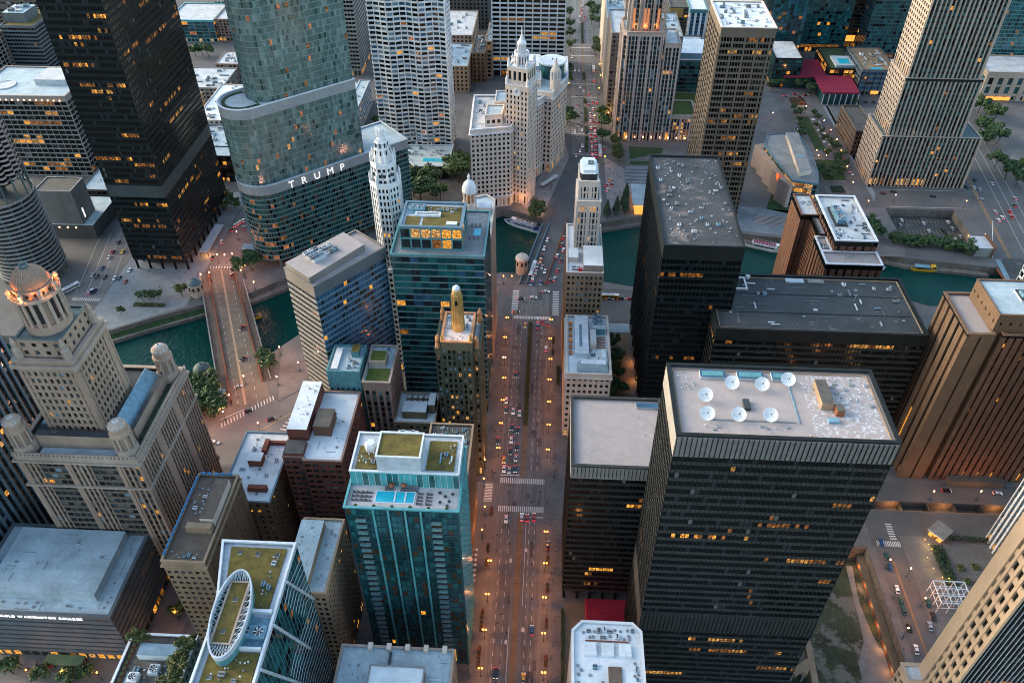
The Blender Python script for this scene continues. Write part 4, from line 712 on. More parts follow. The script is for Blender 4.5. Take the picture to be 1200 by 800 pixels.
for x,y in ((-198.6,198.6),(-158.2,198.6),(-158.2,241),(-198.6,241)):
    b.p('turret#%d'%(x*3+y)).prism(ngon(x,y,4.4,8,22.5),z,87.5,'limestone')
    b.p('turret#%d'%(x*3+y)).lathe(x,y,[(2.7,87.5),(2.7,94),(4.0,94.3),(4.0,95.5),(3.3,96),(3.4,98.5)],'limestone_warm',16)
    for i in range(8):
        a=6.28318*i/8; b.p('turret_column#%d'%(x*3+y)).tube((x+3.4*math.cos(a),y+3.4*math.sin(a),87.5),(x+3.4*math.cos(a),y+3.4*math.sin(a),94.3),.5,'limestone',6)
    b.p('turret_dome#%d'%(x*3+y)).lathe(x,y,[(3.5,98.4),(3.3,99.3),(2.3,100.4),(.5,101),(.2,102)],'limestone',16)
    for i in range(12):
        a=6.28318*i/12; b.p('turret_dome_rib#%d'%(x*3+y)).tube((x+3.3*math.cos(a),y+3.3*math.sin(a),99.3),(x+.5*math.cos(a),y+.5*math.sin(a),101.1),.16,'roof_white',4)
T=rect(-191,-169.5,205.5,230); ts=S(bay=2.5,fl=3.6,pw=1.1,pd=.45,sh=1.45,sd=.3,top=5,g='masonry',pm='limestone_warm',sm='limestone_warm',major=9,mw=2.6,md=.6)
b.mass(T,z,124,ts,roof='roof_pale',para=1.2,pw=1,pm='limestone',roofpart='upper_roof')
b.p('cornice').ring(offset(T,1.5),offset(T,.6),120.5,122,'limestone')
b.mass(rect(-188.5,-172,208,227.5),122.8,132,S(bay=4.2,fl=4,pw=2.4,pd=.3,sh=2,sd=.25,top=1.5,g='masonry',pm='limestone_warm'),roof='concrete_teal',para=.6,pm='concrete_teal',roofpart='upper_roof')
cx,cy=-180.2,217.8
for x,y in ((-189.3,207.2),(-171.3,207.2),(-171.3,228.2),(-189.3,228.2)): b.p('corner_pinnacle').lathe(x,y,[(1.6,122.8),(1.6,128),(.9,128.5),(1.1,130.5),(.2,133)],'limestone',8)
O=ngon(cx,cy,8.0,16,11.25); b.p('belfry').prism(O,131.4,135,'limestone_warm'); b.p('belfry').prism(ngon(cx,cy,6.6,16,11.25),135,146.5,'limestone_warm')
for i in range(16):
    a=6.28318*(i+.5)/16; b.p('belfry_column').tube((cx+7.3*math.cos(a),cy+7.3*math.sin(a),135),(cx+7.3*math.cos(a),cy+7.3*math.sin(a),146),.62,'limestone',8)
    a=6.28318*i/16
    if i%4!=2:
        nx,ny=math.cos(a),math.sin(a); x,y=cx+6.56*nx,cy+6.56*ny; b.p('belfry_opening').prism([(x-ny*.75,y+nx*.75),(x-ny*.75+nx*.1,y+nx*.75+ny*.1),(x+ny*.75+nx*.1,y-nx*.75+ny*.1),(x+ny*.75,y-nx*.75)],136,144.5,'g_dark')
b.p('belfry').ring(ngon(cx,cy,8.5,32),ngon(cx,cy,6.2,32),146,147.2,'limestone'); b.p('belfry').ring(ngon(cx,cy,8.2,32),ngon(cx,cy,6.8,32),147.2,147.6,'concrete_teal')
b.p('dome_drum').lathe(cx,cy,[(6.6,147),(6.6,149.4),(6.9,149.5),(6.9,150),(6.2,150)],'limestone_warm',24)
for i in range(16):
    a=6.28318*(i+.5)/16; b.box('drum_window',cx+6.6*math.cos(a)-.4,cx+6.6*math.cos(a)+.4,cy+6.6*math.sin(a)-.4,cy+6.6*math.sin(a)+.4,147.9,148.8,'g_dark')
dp=[(6.1*math.cos(t),150+6.6*math.sin(t)) for t in [1.42*i/10 for i in range(11)]]
b.p('dome').lathe(cx,cy,dp,'dome_stone',32)
for i in range(32):
    a=6.28318*i/32
    for j in range(10):
        (r1,z1),(r2,z2)=dp[j],dp[j+1]; b.p('dome_rib').tube((cx+r1*math.cos(a),cy+r1*math.sin(a),z1),(cx+r2*math.cos(a),cy+r2*math.sin(a),z2),.13,'limestone_warm',4)
b.p('dome_lantern').lathe(cx,cy,[(1.5,156.2),(1.6,157.4),(1.3,157.4),(1.1,156.8)],'concrete_teal',16)
for k in (45,135,225,315,0,270):
    a=R(k); x,y=cx+8*math.cos(a),cy+8*math.sin(a); b.p('urn').lathe(x,y,[(.9,147.2),(.6,148),(.9,149),(.9,149.8),(.3,150.6)],'limestone',8)
for k in (0,225,292):
    a=R(k); b.p('floodlight').lathe(cx+8.0*math.cos(a),cy+8.0*math.sin(a),[(.4,148),(.4,148.6)],'lava',8)
b.finish()
# --- north bank
b=B('dark_steel_tower','very tall black steel and glass tower on stilts with scattered amber lit floors','skyscraper',(-257,470))
P=rect(-275,-239.5,428,514); IB=S(bay=1.75,fl=3.9,pw=.22,pd=.22,sh=1.6,sd=.1,top=4,base=0,g='office',pm='steel_dark',sm='spandrel_blue')
b.mass(P,7.5,64.4,dict(IB,top=8.4,tm='louver_teal'),para=.1,core='steel_black',roofpart='floor_slab'); b.mass(P,64.4,212,IB,para=1,core='steel_black')
for i in range(5):
    x=-274.6+i*8.6
    for y in (428.4,512.6): b.box('column',x,x+1.1,y,y+1.1,.2,7.6,'steel_black')
for i in range(1,10):
    for x in (-274.6,-240.8): b.box('column',x,x+1.1,428.4+i*8.4,429.5+i*8.4,.2,7.6,'steel_black')
b.p('lobby').prism(rect(-270,-245,436,506),.2,7.5,'g_bronze'); b.finish()
b=B('round_apartment_tower','round concrete apartment tower of scalloped balconies above a spiral parking ramp','apartment tower',(-341,420))
cx,cy=-341,421
for j in range(19): b.p('parking_deck').ring(ngon(cx,cy,20.5,48),ngon(cx,cy,19.6,48),6+j*3.0,7.1+j*3.0,'concrete'); b.p('parking_deck').prism(ngon(cx,cy,20,48),5.8+j*3,6.05+j*3,'concrete_dark')
b.p('core').prism(ngon(cx,cy,5,16),0,178,'concrete_dark')
for i in range(16):
    a=6.28318*i/16; b.p('column').tube((cx+18.8*math.cos(a),cy+18.8*math.sin(a),0),(cx+18.8*math.cos(a),cy+18.8*math.sin(a),76),.55,'concrete_teal',6)
pet=[]
for i in range(16):
    for t in range(7):
        a=6.28318*(i+t/7)/16; r=16.4+2.3*math.sin(math.pi*t/7); pet.append((cx+r*math.cos(a),cy+r*math.sin(a)))
for j in range(34): b.p('balcony').ring(pet,offset(pet,-.35),73+j*3.1,74.1+j*3.1,'limestone_pale'); b.p('balcony').prism(pet,72.75+j*3.1,73.0+j*3.1,'concrete_dark')
b.p('glazing').prism(ngon(cx,cy,14.6,32),70,178,'g_black'); b.finish()
b=B('grey_concrete_cube','windowless ribbed grey concrete block on a dark base near the round tower','theatre',(-337,473))
b.mass(rect(-349.5,-324.5,463.5,482),11,37.3,S(bay=1.6,fl=3,pw=.5,pd=.25,sh=2.9,sd=.05,top=1,g='black0',pm='concrete',sm='concrete'),roof='roof_tar',para=.6,pm='concrete',core='concrete')
b.box('base',-352,-317,462,500,.1,11,'concrete_dark','roof_blue'); b.box('lit_sign',-324.2,-324,468,469,14,21,'sign_white')
for i in range(4): b.box('wall_lamp',-348+i*6,-347.2+i*6,461.6,462,8.6,9.4,'lamp_warm')
b.finish()
b=B('low_annex','low dark annex with pale blue roof strip behind the concrete cube','building',(-305,540))
b.mass(rect(-345,-290,505,560),0,14,S(bay=4,fl=4,pw=.6,sh=1.5,base=0,g='office',pm='concrete_dark'),roof='roof_blue',para=.8); b.clutter(-340,-295,508,556,13.3,14,('unit','duct','vent'),1.4); b.finish()
b=B('pale_grid_hotel','pale gridded hotel slab with rounded corner and light blue roof','hotel',(-385,580))
st=S(bay=5,fl=3.9,pw=.45,pd=.4,sh=1.0,sd=.25,top=4,base=0,g='office',pm='concrete')
P=[(-430,575)]+arc(-416,560,13,180,270,8)[1:]+[(-358,548),(-358,600),(-430,600)]
z=b.mass(P,0,66.5,st,roof='roof_blue',para=1,pm='limestone'); b.box('penthouse',-390,-366,568,590,z,70,'pale_metal','roof_pale'); b.p('roof_pad').lathe(-413,566,[(8,z),(8,z+.8),(7.4,z+.8),(7.4,z+.3)],'roof_pale',32)
for i in range(12): b.box('cornice_lamp',-412+i*4.5,-411.4+i*4.5,546.4,546.9,62.8,63.5,'lamp_warm')
b.finish()
b=B('dark_ribbed_block','dark blue-grey office block with mossy roof behind the gridded hotel','office block',(-505,760))
z=b.mass(rect(-521,-489,742,790),0,46,S(bay=3,fl=3.6,pw=.3,pd=.1,sh=1.6,sd=.3,top=2,g='black0',pm='grey_panel'),roof='green_roof',para=1); b.box('penthouse',-521,-500,752,775,z,54,'grey_panel','roof_blue'); b.clutter(-518,-502,754,773,54,5,('unit','vent'),2); b.finish()
b=B('striped_block','grey block of white vertical stripes with two red lamps at its foot','building',(-540,720))
b.mass(rect(-570,-524,715,745),0,40,S(bay=6,fl=4,pw=1.2,pd=.5,sh=1.2,g='black0',pm='concrete'),roof='roof_blue'); b.box('base_lamp',-545,-543.5,713,714,6,8,'lava'); b.box('base_lamp',-530,-528.5,713,714,6,8,'lava'); b.finish()
b=B('grid_pattern_block','brown office block with pale roof at the top corner behind the black tower','building',(-580,900))
z=b.mass(rect(-640,-520,850,960),0,40,S(bay=5,fl=3.8,pw=1.2,sh=1.5,g='masonry',pm='granite_taupe'),roof='roof_pale'); b.clutter(-635,-525,855,955,z,16,('unit','duct'),2.4); b.finish()
b=B('glass_hall','low teal glass hall with pink stone end wing on the far street','building',(-360,845))
b.mass(rect(-400,-352,829,880),0,23,S(bay=7,fl=3.2,pw=.5,pd=.3,sh=.3,base=4,top=1.5,g='teal',pm='brick_pink',sm='aqua_panel'),roof='roof_pale'); b.mass(rect(-351.5,-332,833,880),0,23,S(bay=4,fl=2.8,pw=1.2,pd=.4,sh=1.0,base=4,top=1,g='masonry',pm='brick_pink'),roof='roof_pale'); b.finish()
b=B('pale_apartment_block','pale cream apartment tower with white balcony fronts far beyond the glass hall','apartment tower',(-350,925))
b.mass(rect(-378,-338,905,940),0,70,S(bay=4,fl=3.2,pw=1.6,pd=.3,sh=1.4,sd=.4,g='masonry',pm='terracotta_cream'),roof='roof_pale'); b.finish()
for i,(x0,x1,y0,y1,h,rf,pm,lb) in enumerate([(-345,-300,690,735,12,'roof_pale','concrete','low pale roofed building cluttered with roof units beside the glass hall'),(-322,-285,740,770,14,'roof_pale','brick_pink','small pale roofed building on the tree-lined far street'),(-295,-262,610,680,20,'roof_white','terracotta_cream','white stepped building right behind the curved glass tower'),(-325,-303,640,655,24,'roof_white','stone_tan','narrow tan block with white roof beside the black tower'),(-285,-255,562,608,16,'roof_blue','concrete','low building with stepped blue-white roof between black and curved towers'),(-300,-285,600,635,12,'roof_blue','brick_red','red brick low block with grey roof in the gap between towers')]):
    b=B('low_block',lb,'building',((x0+x1)/2,(y0+y1)/2)); z=b.mass(rect(x0,x1,y0,y1),0,h,S(bay=4,fl=3.6,pw=1.6,sh=1.6,g='masonry',pm=pm),roof=rf,para=.8); b.clutter(x0+2,x1-2,y0+2,y1-2,z,12,('unit','duct','vent','hatch'),1.3); b.finish()
b=B('dark_frame_block','black framed glass block with lit ground floor between black and curved towers','building',(-256,550))
b.mass(rect(-268,-244,545.5,561),0,22,S(bay=3.4,fl=3.6,pw=.4,pd=.3,sh=.5,sd=.25,base=4,top=1,g='bronze',pm='steel_black'),roof='roof_blue',para=.6); b.finish()
# --- curved glass tower with the big sign
b=B('curved_glass_tower','silvery green curved glass skyscraper with large white lettering on its lower band','skyscraper',(-150,470))
U=Vector((.755,.656)); W=Vector((-.656,.755)); O=Vector((-171.5,436.5))
def tq(a,c): q=O+U*a+W*c; return (q.x,q.y)
def capsule(a0,a1,c0,c1,n=10,r=None):
    rr=(c1-c0)/2; pts=[]
    for i in range(n+1):
        t=math.pi/2+math.pi*i/n; pts.append(tq(a0+rr+rr*math.cos(t)*-1*-1, (c0+c1)/2+rr*math.sin(t)))
    return pts+[tq(a1,c0),tq(a1,c1)]
tg=S(bay=1.7,fl=3.6,pw=.12,pd=.1,sh=.38,sd=.14,base=0,top=6.2,g='trump',pm='pale_teal',sm='pale_teal',tm='grey_band')
lowg=dict(tg,g='trumplow',sh=.5,sd=.55,sm='pale_teal',pm='teal_metal',tm='grey_band')
P=capsule(-16,98,0,34,14); z=b.mass(P,7,63,lowg,roof='roof_blue',para=1,pw=.6,pm='pale_metal',core='steel_black',roofpart='terrace')
for a in range(-6,98,13): b.p('column').tube((*tq(a,2.2),.15),(*tq(a,2.2),7.2),1.1,'concrete_dark',10)
b.p('lobby').prism([tq(-6,7),tq(96,7),tq(96,30),tq(-6,30)],.15,7,'g_bronze')
P=capsule(-16,66,2.5,33,14); z2=b.mass(P,62,113,tg,roof='roof_pale',para=1,pw=.7,pm='white_metal',core='g_green2',roofpart='setback_roof',edges={15:S(bay=1.2,fl=3.5,pw=.4,pd=.3,sh=.3,sd=.1,g='black0',pm='granite_taupe')})
b.p('green_roof').ring(capsule(-14,6,5,30,14)[:15]+[tq(4,5),tq(4,30)],capsule(-12,6,7,28,14)[:15]+[tq(3.5,7),tq(3.5,28)],z2,z2+.5,'turf_dark')
P=capsule(2,66,4,33,14); b.mass(P,112,300,dict(tg,top=3),roof='roof_pale',para=1,core='g_green2',edges={15:S(bay=1.2,fl=3.5,pw=.4,pd=.3,sh=.3,sd=.1,g='black0',pm='granite_taupe')},roofpart='upper_roof')
b.clutter(-95,-78,492,512,z,10,('unit','vent','hatch'),1.1)
q=tq(9,-1.2); lettering(b,'TRUMP',6.6,(q[0],q[1],57),math.atan2(.656,.755),5.4,'sign_soft',.25,0); b.finish()
b=B('banded_tower','grey banded office tower rising behind the curved glass skyscraper','office tower',(-195,775))
b.mass(rect(-203,-184,750,805),0,150,S(bay=3.2,fl=3.8,pw=.35,pd=.2,sh=1.7,sd=.4,top=2,base=6,g='black0',pm='concrete'),para=1); b.finish()
b=B('stepped_glass_podium','pale blue glass podium stepping down beside the curved tower parking deck','building',(-165,640))
z=b.mass(rect(-186,-172,633,700),0,15.5,S(bay=3,fl=3.6,pw=.2,sh=1.4,sd=.4,g='white',pm='pale_metal'),roof='roof_blue',para=.6); z=b.mass(rect(-171.8,-163,600,690),0,22,S(bay=3,fl=3.6,pw=.2,sh=1.4,sd=.4,g='white',pm='pale_metal'),roof='roof_blue',para=.6); b.clutter(-170,-165,605,680,z,5); b.finish()
# --- rippling white tower
b=B('rippled_white_tower','white gridded apartment tower with gently rippling facade and pool podium','apartment tower',(-108,612))
P=[(-137+57.5*i/12, 597.5+1.6*math.sin(2*math.pi*i/12*2.5+.6)) for i in range(13)]
P=P+[(-79,605),(-80,613),(-79,621),(-81,628),(-136,628),(-137.6,620),(-137,608)]
b.mass(P,3,170,S(bay=4.8,fl=3.55,pw=.75,pd=.55,sh=1.3,sd=.6,top=2,base=4,g='white',pm='terracotta_white',sm='white_metal'),para=1,core='g_black')
Q=[(-124,590),(-104,556),(-78,558),(-78,592)]; b.p('podium').prism(Q,.15,11,'steel_dark','roof_blue'); b.p('podium').ring(offset(Q,.6),offset(Q,-.6),10.6,11.8,'pale_metal'); b.box('pool',-99,-83,565,570,11,11.15,'pool_water'); b.clutter(-115,-84,574,588,11,9,('unit','hatch'),1.2); b.finish()
for x0,x1,y0,y1,h,rf,pm,lb in [(-100,-77,719,775,25,'roof_blue','stone_tan','windowless tan hall with blue-grey roof beside the white rippled tower'),(-112,-80,798,868,24,'roof_pale','limestone','pale building with cluttered roof behind the rippled tower'),(-75,-63,741,790,29,'roof_tar','brick_tan','brown building with dark window bands beside the grid tower'),(-62.5,-57,752,800,36,'roof_blue','stone_tan','thin tan slab attached to the white grid tower'),(-120,-70,880,940,45,'roof_pale','concrete_dark','dark grey block on the far side of the alley')]:
    b=B('low_block',lb,'building',((x0+x1)/2,(y0+y1)/2)); z=b.mass(rect(x0,x1,y0,y1),0,h,S(bay=4,fl=4,pw=2.2,sh=1.8,g='black0',pm=pm),roof=rf,para=.8); b.clutter(x0+1,x1-1,y0+2,y1-2,z,9,('unit','duct','vent'),1.3); b.finish()
b=B('white_grid_tower','broad white gridded office tower with wide dark windows behind the clock tower','office tower',(-25,780))
b.mass(rect(-57,11,758,800),0,150,S(bay=7.6,fl=4.1,pw=1.1,pd=.6,sh=1.5,sd=.5,top=3,base=6,g='black',pm='pale_metal'),para=1,core='steel_black'); b.finish()
# --- white clock tower pair
cw=S(bay=3.3,fl=3.8,pw=1.55,pd=.35,sh=1.6,sd=.25,base=8,top=3.5,g='cream',pm='terracotta_cream')
b=B('clock_tower_building','gleaming cream terracotta building with tall spired clock tower above the river plaza','landmark building',(-33,545))
P=[(-55,514.5),(-27.5,521),(-20,546),(-4,574),(-57,571)]; z=b.mass(P,0,64,cw,roof='roof_pale',para=1.6,pw=.6,pm='terracotta_white'); b.p('cornice').ring(offset(P,1.2),offset(P,.3),59.5,60.6,'terracotta_white'); b.p('cornice').ring(offset(P,.9),offset(P,.3),9,9.8,'terracotta_white')
b.mass([(-45,523),(-34,525.5),(-33,540),(-45,540)],z,71,dict(cw,base=0),roof='roof_blue',para=.8); b.mass([(-40,547),(-21,549),(-12,566),(-40,566)],z,70,dict(cw,base=0),roof='roof_blue',para=.8); b.clutter(-54,-46,520,566,z,10,('unit','vent'),1)
TX,TY=-20.5,533
def tw(h): return rotp(rect(TX-h,TX+h,TY-h,TY+h),-20,(TX,TY))
tws=dict(cw,base=0,bay=2.6,g='cream')
b.mass(tw(8.2),0,92,dict(tws,base=8),roof='roof_white',para=1,pm='terracotta_white',roofpart='upper_roof'); b.mass(tw(7.2),91,104,dict(tws,bay=3.4,fl=9,sh=3.5,top=2.5),roof='roof_white',para=1,pm='terracotta_white',roofpart='upper_roof')
Q=tw(8.25)
for k in (0,1):
    (x0,y0),(x1,y1)=Q[k],Q[k+1]; cx,cy=(x0+x1)/2,(y0+y1)/2; nx,ny=(y1-y0)/16.5,-(x1-x0)/16.5
    mb=b.p('clock_face#%d'%k); mb.tube((cx-nx*.1,cy-ny*.1,87),(cx+nx*.5,cy+ny*.5,87),3.0,'white_metal',24); mb.tube((cx+nx*.5,cy+ny*.5,87),(cx+nx*.55,cy+ny*.55,87),.35,'dark_metal',8)
    hb=b.p('clock_hand'); hb.tube((cx+nx*.62,cy+ny*.62,87),(cx+nx*.62-ny*.3,cy+ny*.62+nx*.3,89.3),.16,'dark_metal',4); hb.tube((cx+nx*.62,cy+ny*.62,87),(cx+nx*.62+ny*1.6,cy+ny*.62-nx*1.6,87.5),.18,'dark_metal',4)
for x,y in tw(7.6): b.p('pinnacle').lathe(x,y,[(1,91),(1,95),(.3,97.5)],'terracotta_white',8)
for x,y in tw(6.6): b.p('pinnacle').lathe(x,y,[(1,103),(1,107),(.25,109.5)],'terracotta_white',8)
b.mass(ngon(TX,TY,5,8,22.5),103,112,S(bay=2.5,fl=7,pw=1.1,pd=.4,sh=1.5,sd=.2,top=1.4,g='cream',pm='terracotta_white'),roof='roof_white',para=.8,roofpart='upper_roof')
for i in range(10):
    a=6.28318*i/10; b.p('lantern_column').tube((TX+2.6*math.cos(a),TY+2.6*math.sin(a),111.5),(TX+2.6*math.cos(a),TY+2.6*math.sin(a),117),.4,'terracotta_white',6)
b.p('lantern').lathe(TX,TY,[(2.2,111.5),(2.2,117),(3.2,117.2),(3,118.5),(1.6,120),(1.4,121),(.5,123),(.15,129)],'terracotta_white',12); b.finish()
b=B('arcade_wing_building','cream terracotta building with small round turret behind the clock tower','landmark building',(-12,610))
P=[(-27,580),(1,571.5),(12,600),(12,640),(-32,640)]; z=b.mass(P,0,67,cw,roof='roof_blue',para=1.6,pw=.6,pm='terracotta_white'); b.p('cornice').ring(offset(P,1.2),offset(P,.3),61.5,62.5,'terracotta_white')
b.p('drum').lathe(.5,606,[(9.3,z),(9.3,76.5)],'g_teal',32); b.p('disc_roof').lathe(.5,606,[(10.6,76.5),(10.8,77.7),(10.2,78),(.1,77.9)],'roof_white',40); b.box('hatch',0,1,606,607,78,78.6,'dark_metal'); b.box('penthouse',-27,-10,612,636,z,70,'roof_white','roof_white')
b.mass([(-22,588),(-8,584),(-8.5,600),(-22,604)],z,71,dict(cw,base=0),roof='roof_blue',para=.8); b.p('turret#a').lathe(3,580,[(4,z),(4,74),(3.2,74.5),(3.2,80),(3.6,80.4),(2.4,83),(1,86),(.8,88),(.2,90)],'terracotta_cream',10)
for i in range(10):
    a=6.28318*i/10; b.p('turret_column#%d'%i).tube((3+3.7*math.cos(a),580+3.7*math.sin(a),74),(3+3.7*math.cos(a),580+3.7*math.sin(a),80),.5,'terracotta_white',6)
for i in range(7): b.p('finial').lathe(-27+i*-.75,580+i*8.5,[(.9,66),(.9,70),(.2,72)],'terracotta_white',6)
b.p('turret#b').lathe(-28,606,[(3.4,z),(3.4,72),(2.8,76),(1.2,79),(.3,82)],'terracotta_cream',10); b.p('floodlight').lathe(-29.5,602.3,[(1.2,68),(1.5,72),(1,74)],'lamp_warm',8); b.finish()
# --- gothic tower and neighbours
gs=S(bay=2.9,fl=3.7,pw=.7,pd=.6,sh=.9,sd=.1,base=9,top=3,g='tribune',pm='limestone_pale',sm='granite_grey',major=3,mw=2.0,md=1.3,tm='limestone_pale')
b=B('gothic_tower','pale limestone gothic tower with tall narrow ribs and amber-lit crown buttresses','tower',(75,645))
P=[(55,632),(58,629),(84.5,629),(87.5,632),(87.5,658),(84.5,661),(58,661),(55,658)]
z=b.mass(P,0,92,gs,roof='roof_pale',para=1.5,pm='limestone')
b.mass(rect(60,82.5,634,656),z-.1,141,dict(gs,base=1,major=3),roof='roof_pale',para=1,pm='limestone',roofpart='upper_roof')
for x in (57.5,66,76.5,85):
    for y in (631,659):
        b.p('buttress').box(x-.9,x+.9,y-.9,y+.9,90,112,'limestone'); b.p('pinnacle').lathe(x,y,[(1.1,112),(1.1,115),(.2,121)],'limestone',6)
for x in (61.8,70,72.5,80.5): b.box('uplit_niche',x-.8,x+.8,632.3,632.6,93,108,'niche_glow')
b.mass(rect(88,99.5,630,662),0,83,dict(gs,major=2,mw=1.2,md=.8),roof='roof_pale',para=1,pm='limestone'); b.mass(rect(99.8,120,632,660),0,23,dict(gs,base=6,g='lobby'),roof='green_roof_lush',para=1,pm='limestone')
for i in range(9): b.box('facade_lamp',57+i*7,57.7+i*7,627,627.8,4,5,'lamp_warm')
b.finish()
b=B('grey_stone_block','grey stone office block squeezed behind the gothic tower beside the avenue','building',(62,700))
z=b.mass(rect(49,74,672,728),0,75,S(bay=4,fl=3.8,pw=1.8,pd=.3,sh=1.8,sd=.2,base=5,top=2,g='masonry',pm='granite_grey'),roof='roof_pale',para=1); b.finish()
b=B('white_punched_tower','thin white tower with one column of small dark windows lining the avenue','building',(56,790))
b.mass(rect(49,66,745,850),0,62,S(bay=3.4,fl=3.3,pw=1.9,pd=.3,sh=1.5,sd=.2,base=5,top=2,g='black0',pm='terracotta_cream'),roof='roof_blue',para=1); b.clutter(51,64,750,845,61,16,('unit','duct','hatch'),1.6); b.finish()
b=B('limestone_annex','square grey limestone annex with regular paired windows behind the gothic tower','building',(103,690))
z=b.mass(rect(88,106,664,720),0,76,S(bay=3.6,fl=3.8,pw=1.7,pd=.3,sh=1.7,sd=.2,base=5,top=2,g='masonry',pm='granite_grey'),roof='roof_blue',para=1); b.clutter(90,104,668,716,z,8,('unit','duct')); b.finish()
b=B('bronze_glass_block','dark bronze balcony block with an orange upper panel','apartment block',(127,860))
b.mass(rect(118,136,842,900),0,40,S(bay=3.4,fl=3.2,pw=.3,pd=.3,sh=1.0,sd=.5,g='bronze',pm='granite_taupe',sm='concrete_dark',top=1),roof='roof_tar'); b.box('upper_panel',118,131,841,841.6,30,39,'gold_leaf'); b.finish()
b=B('white_framed_building','narrow white framed building with tall blue window strips','building',(144,850))
b.mass(rect(136.5,153,830,880),0,42,S(bay=5.5,fl=3.4,pw=2.2,pd=.5,sh=.5,sd=.1,top=3,g='navy',pm='terracotta_white',sm='teal_metal'),roof='roof_white'); b.finish()
b=B('dark_mosaic_glass_block','dark mosaic glass block with white penthouse and moss strip beside the tan slab','building',(123,735))
z=b.mass(rect(107.5,139,710,770),0,38,S(bay=3.8,fl=3.6,pw=.3,pd=.3,sh=.7,sd=.3,g='tealdark',pm='steel_dark',sm='concrete_dark',top=1),roof='roof_pale',para=1); b.box('penthouse',114,139,716,750,z,42,'blue_steel','roof_white'); b.box('green_roof',108.5,113.5,712,765,z,z+.3,'green_roof'); b.mass(rect(107,138,688,709),0,9,S(bay=3,fl=4,pw=1,sh=1,g='lobby',pm='limestone'),roof='green_roof_lush',para=.6); b.finish()
b=B('tan_slab_tower','taupe stone slab tower with rows of dark square windows and white gravel roof','office tower',(120,532))
z=b.mass(rect(104.5,137.5,509,557),0,139.5,S(bay=1.9,fl=3.9,pw=.3,pd=.35,sh=1.3,sd=.5,base=8,top=6,g='black',pm='granite_taupe',major=4,mw=1.2,md=.75),roof='roof_white',para=1,pm='terracotta_cream',core='steel_black'); b.clutter(106,136,512,554,z,26,('hatch','unit','hatch','pipe'),1.1); b.finish()
for nm,lb,x0,x1,y0,y1,h,g,pm in [('teal_glass_tower','wide deep teal glass tower above the crimson roof',243,297,835,900,150,'tealdark','teal_panel'),('teal_grid_tower','dark teal gridded glass tower beside the rooftop pool block',312,372,822,870,170,'tealdark','concrete_teal'),('teal_glass_block','teal glass block half hidden behind the taupe slab tower',196,242,800,850,120,'teal','teal_panel'),('bronze_slab','narrow bronze glass slab with an orange lit base between teal towers',297.5,312,850,900,120,'bronze','granite_taupe'),('blue_curtain_tower','blue-green curtain wall tower at the far upper corner',405,500,772,830,120,'teal','teal_metal'),('teal_block','low dark teal block under the taupe slab tower edge',207,232,745,790,28,'tealdark','steel_dark')]:
    b=B(nm,lb,'tower',((x0+x1)/2,(y0+y1)/2)); b.mass(rect(x0,x1,y0,y1),0,h,S(bay=3.2,fl=3.6,pw=.25,pd=.25,sh=.6,sd=.25,base=5,top=1,g=g,pm=pm),roof='roof_pale'); 
    if nm=='bronze_slab': b.box('lit_band',298,311.5,849.2,849.7,6,12,'shop_warm')
    if nm=='teal_glass_tower': b.box('lit_band',247,292,834,834.6,5,7.5,'lit_dim'); b.box('lit_band',248,293,834,834.6,70,72.5,'lit_dim')
    b.finish()
b=B('crimson_roof_hall','low hall under a zigzag crimson flat roof behind the fountain circle','building',(250,745))
P=[(231.7,782.7),(216.9,742.3),(245.2,742.5),(245.4,708.5),(278,708.5),(279.6,745.5),(257.5,746.3),(258.6,784.1)]
b.p('roof').prism(P,10.6,12,'crimson_roof'); b.p('wall').prism(offset(P,-1.5),.1,10.6,'g_teal2'); 
for i in range(7): b.box('column',246+i*5.2,246.6+i*5.2,707,707.6,.1,10.6,'pale_metal')
b.mass(rect(260,286,748,800),0,18,S(bay=4,fl=4,pw=.4,sh=1,g='lobby',pm='steel_dark'),roof='turf_dark',para=.8); b.box('pool_terrace',266,284,752,775,17.3,19.5,'pale_metal','roof_blue'); b.box('pool_terrace',270,280,756,768,19.5,19.6,'pool_water'); b.finish()
b=B('roof_pool_block','dark blue hotel block with lit pool and loungers on its roof','hotel',(297,755))
z=b.mass(rect(283.5,314,731,785),0,24.5,S(bay=6,fl=5,pw=.6,pd=.4,sh=2.2,sd=.3,base=4,top=2,g='navy',pm='steel_dark',sm='grey_panel'),roof='plaza_brown',para=1); b.box('pool',292,302,733.5,737.5,z,z+.2,'pool_water'); b.clutter(285,312,742,780,z,12,('unit','hatch','duct'),1.4); b.box('entrance_lamp',296,303,730,730.6,2,4.5,'shop_warm'); b.finish()
ns=S(bay=3.0,fl=3.8,pw=.85,pd=.9,sh=1.3,sd=.1,base=8,top=2,g='tealdark',pm='granite_pink',sm='steel_dark',major=2,mw=1.2,md=1.1)
b=B('ribbed_stone_tower','tall tan stone tower with strong vertical ribs narrowing in steps','office tower',(285,588))
nw=S(bay=3.6,fl=3.8,pw=1.8,pd=.5,sh=1.3,sd=.7,base=8,top=2,g='black0',pm='granite_pink')
z=b.mass(rect(247.5,319,564.5,600),0,42,dict(ns,top=.5),roof='concrete_teal',para=.4,pm='granite_pink',edges={3:nw}); b.mass(rect(251,304,566,598),z-.1,86,dict(ns,base=0),roof='concrete_teal',para=.4,pm='granite_pink',edges={3:nw}); b.mass(rect(252,301.5,566.8,597),85,195,dict(ns,base=0),para=.4,edges={3:nw},pm='granite_pink')
for i in range(18): b.p('buttress').tube((252+i*2.9,565,40),(252+i*2.9,566.2,48),.5,'granite_pink',4)
b.mass(rect(247,262,613,660),0,22,S(bay=3,fl=4,pw=1.4,sh=1.8,g='cream',pm='granite_taupe'),roof='roof_tar'); b.finish()
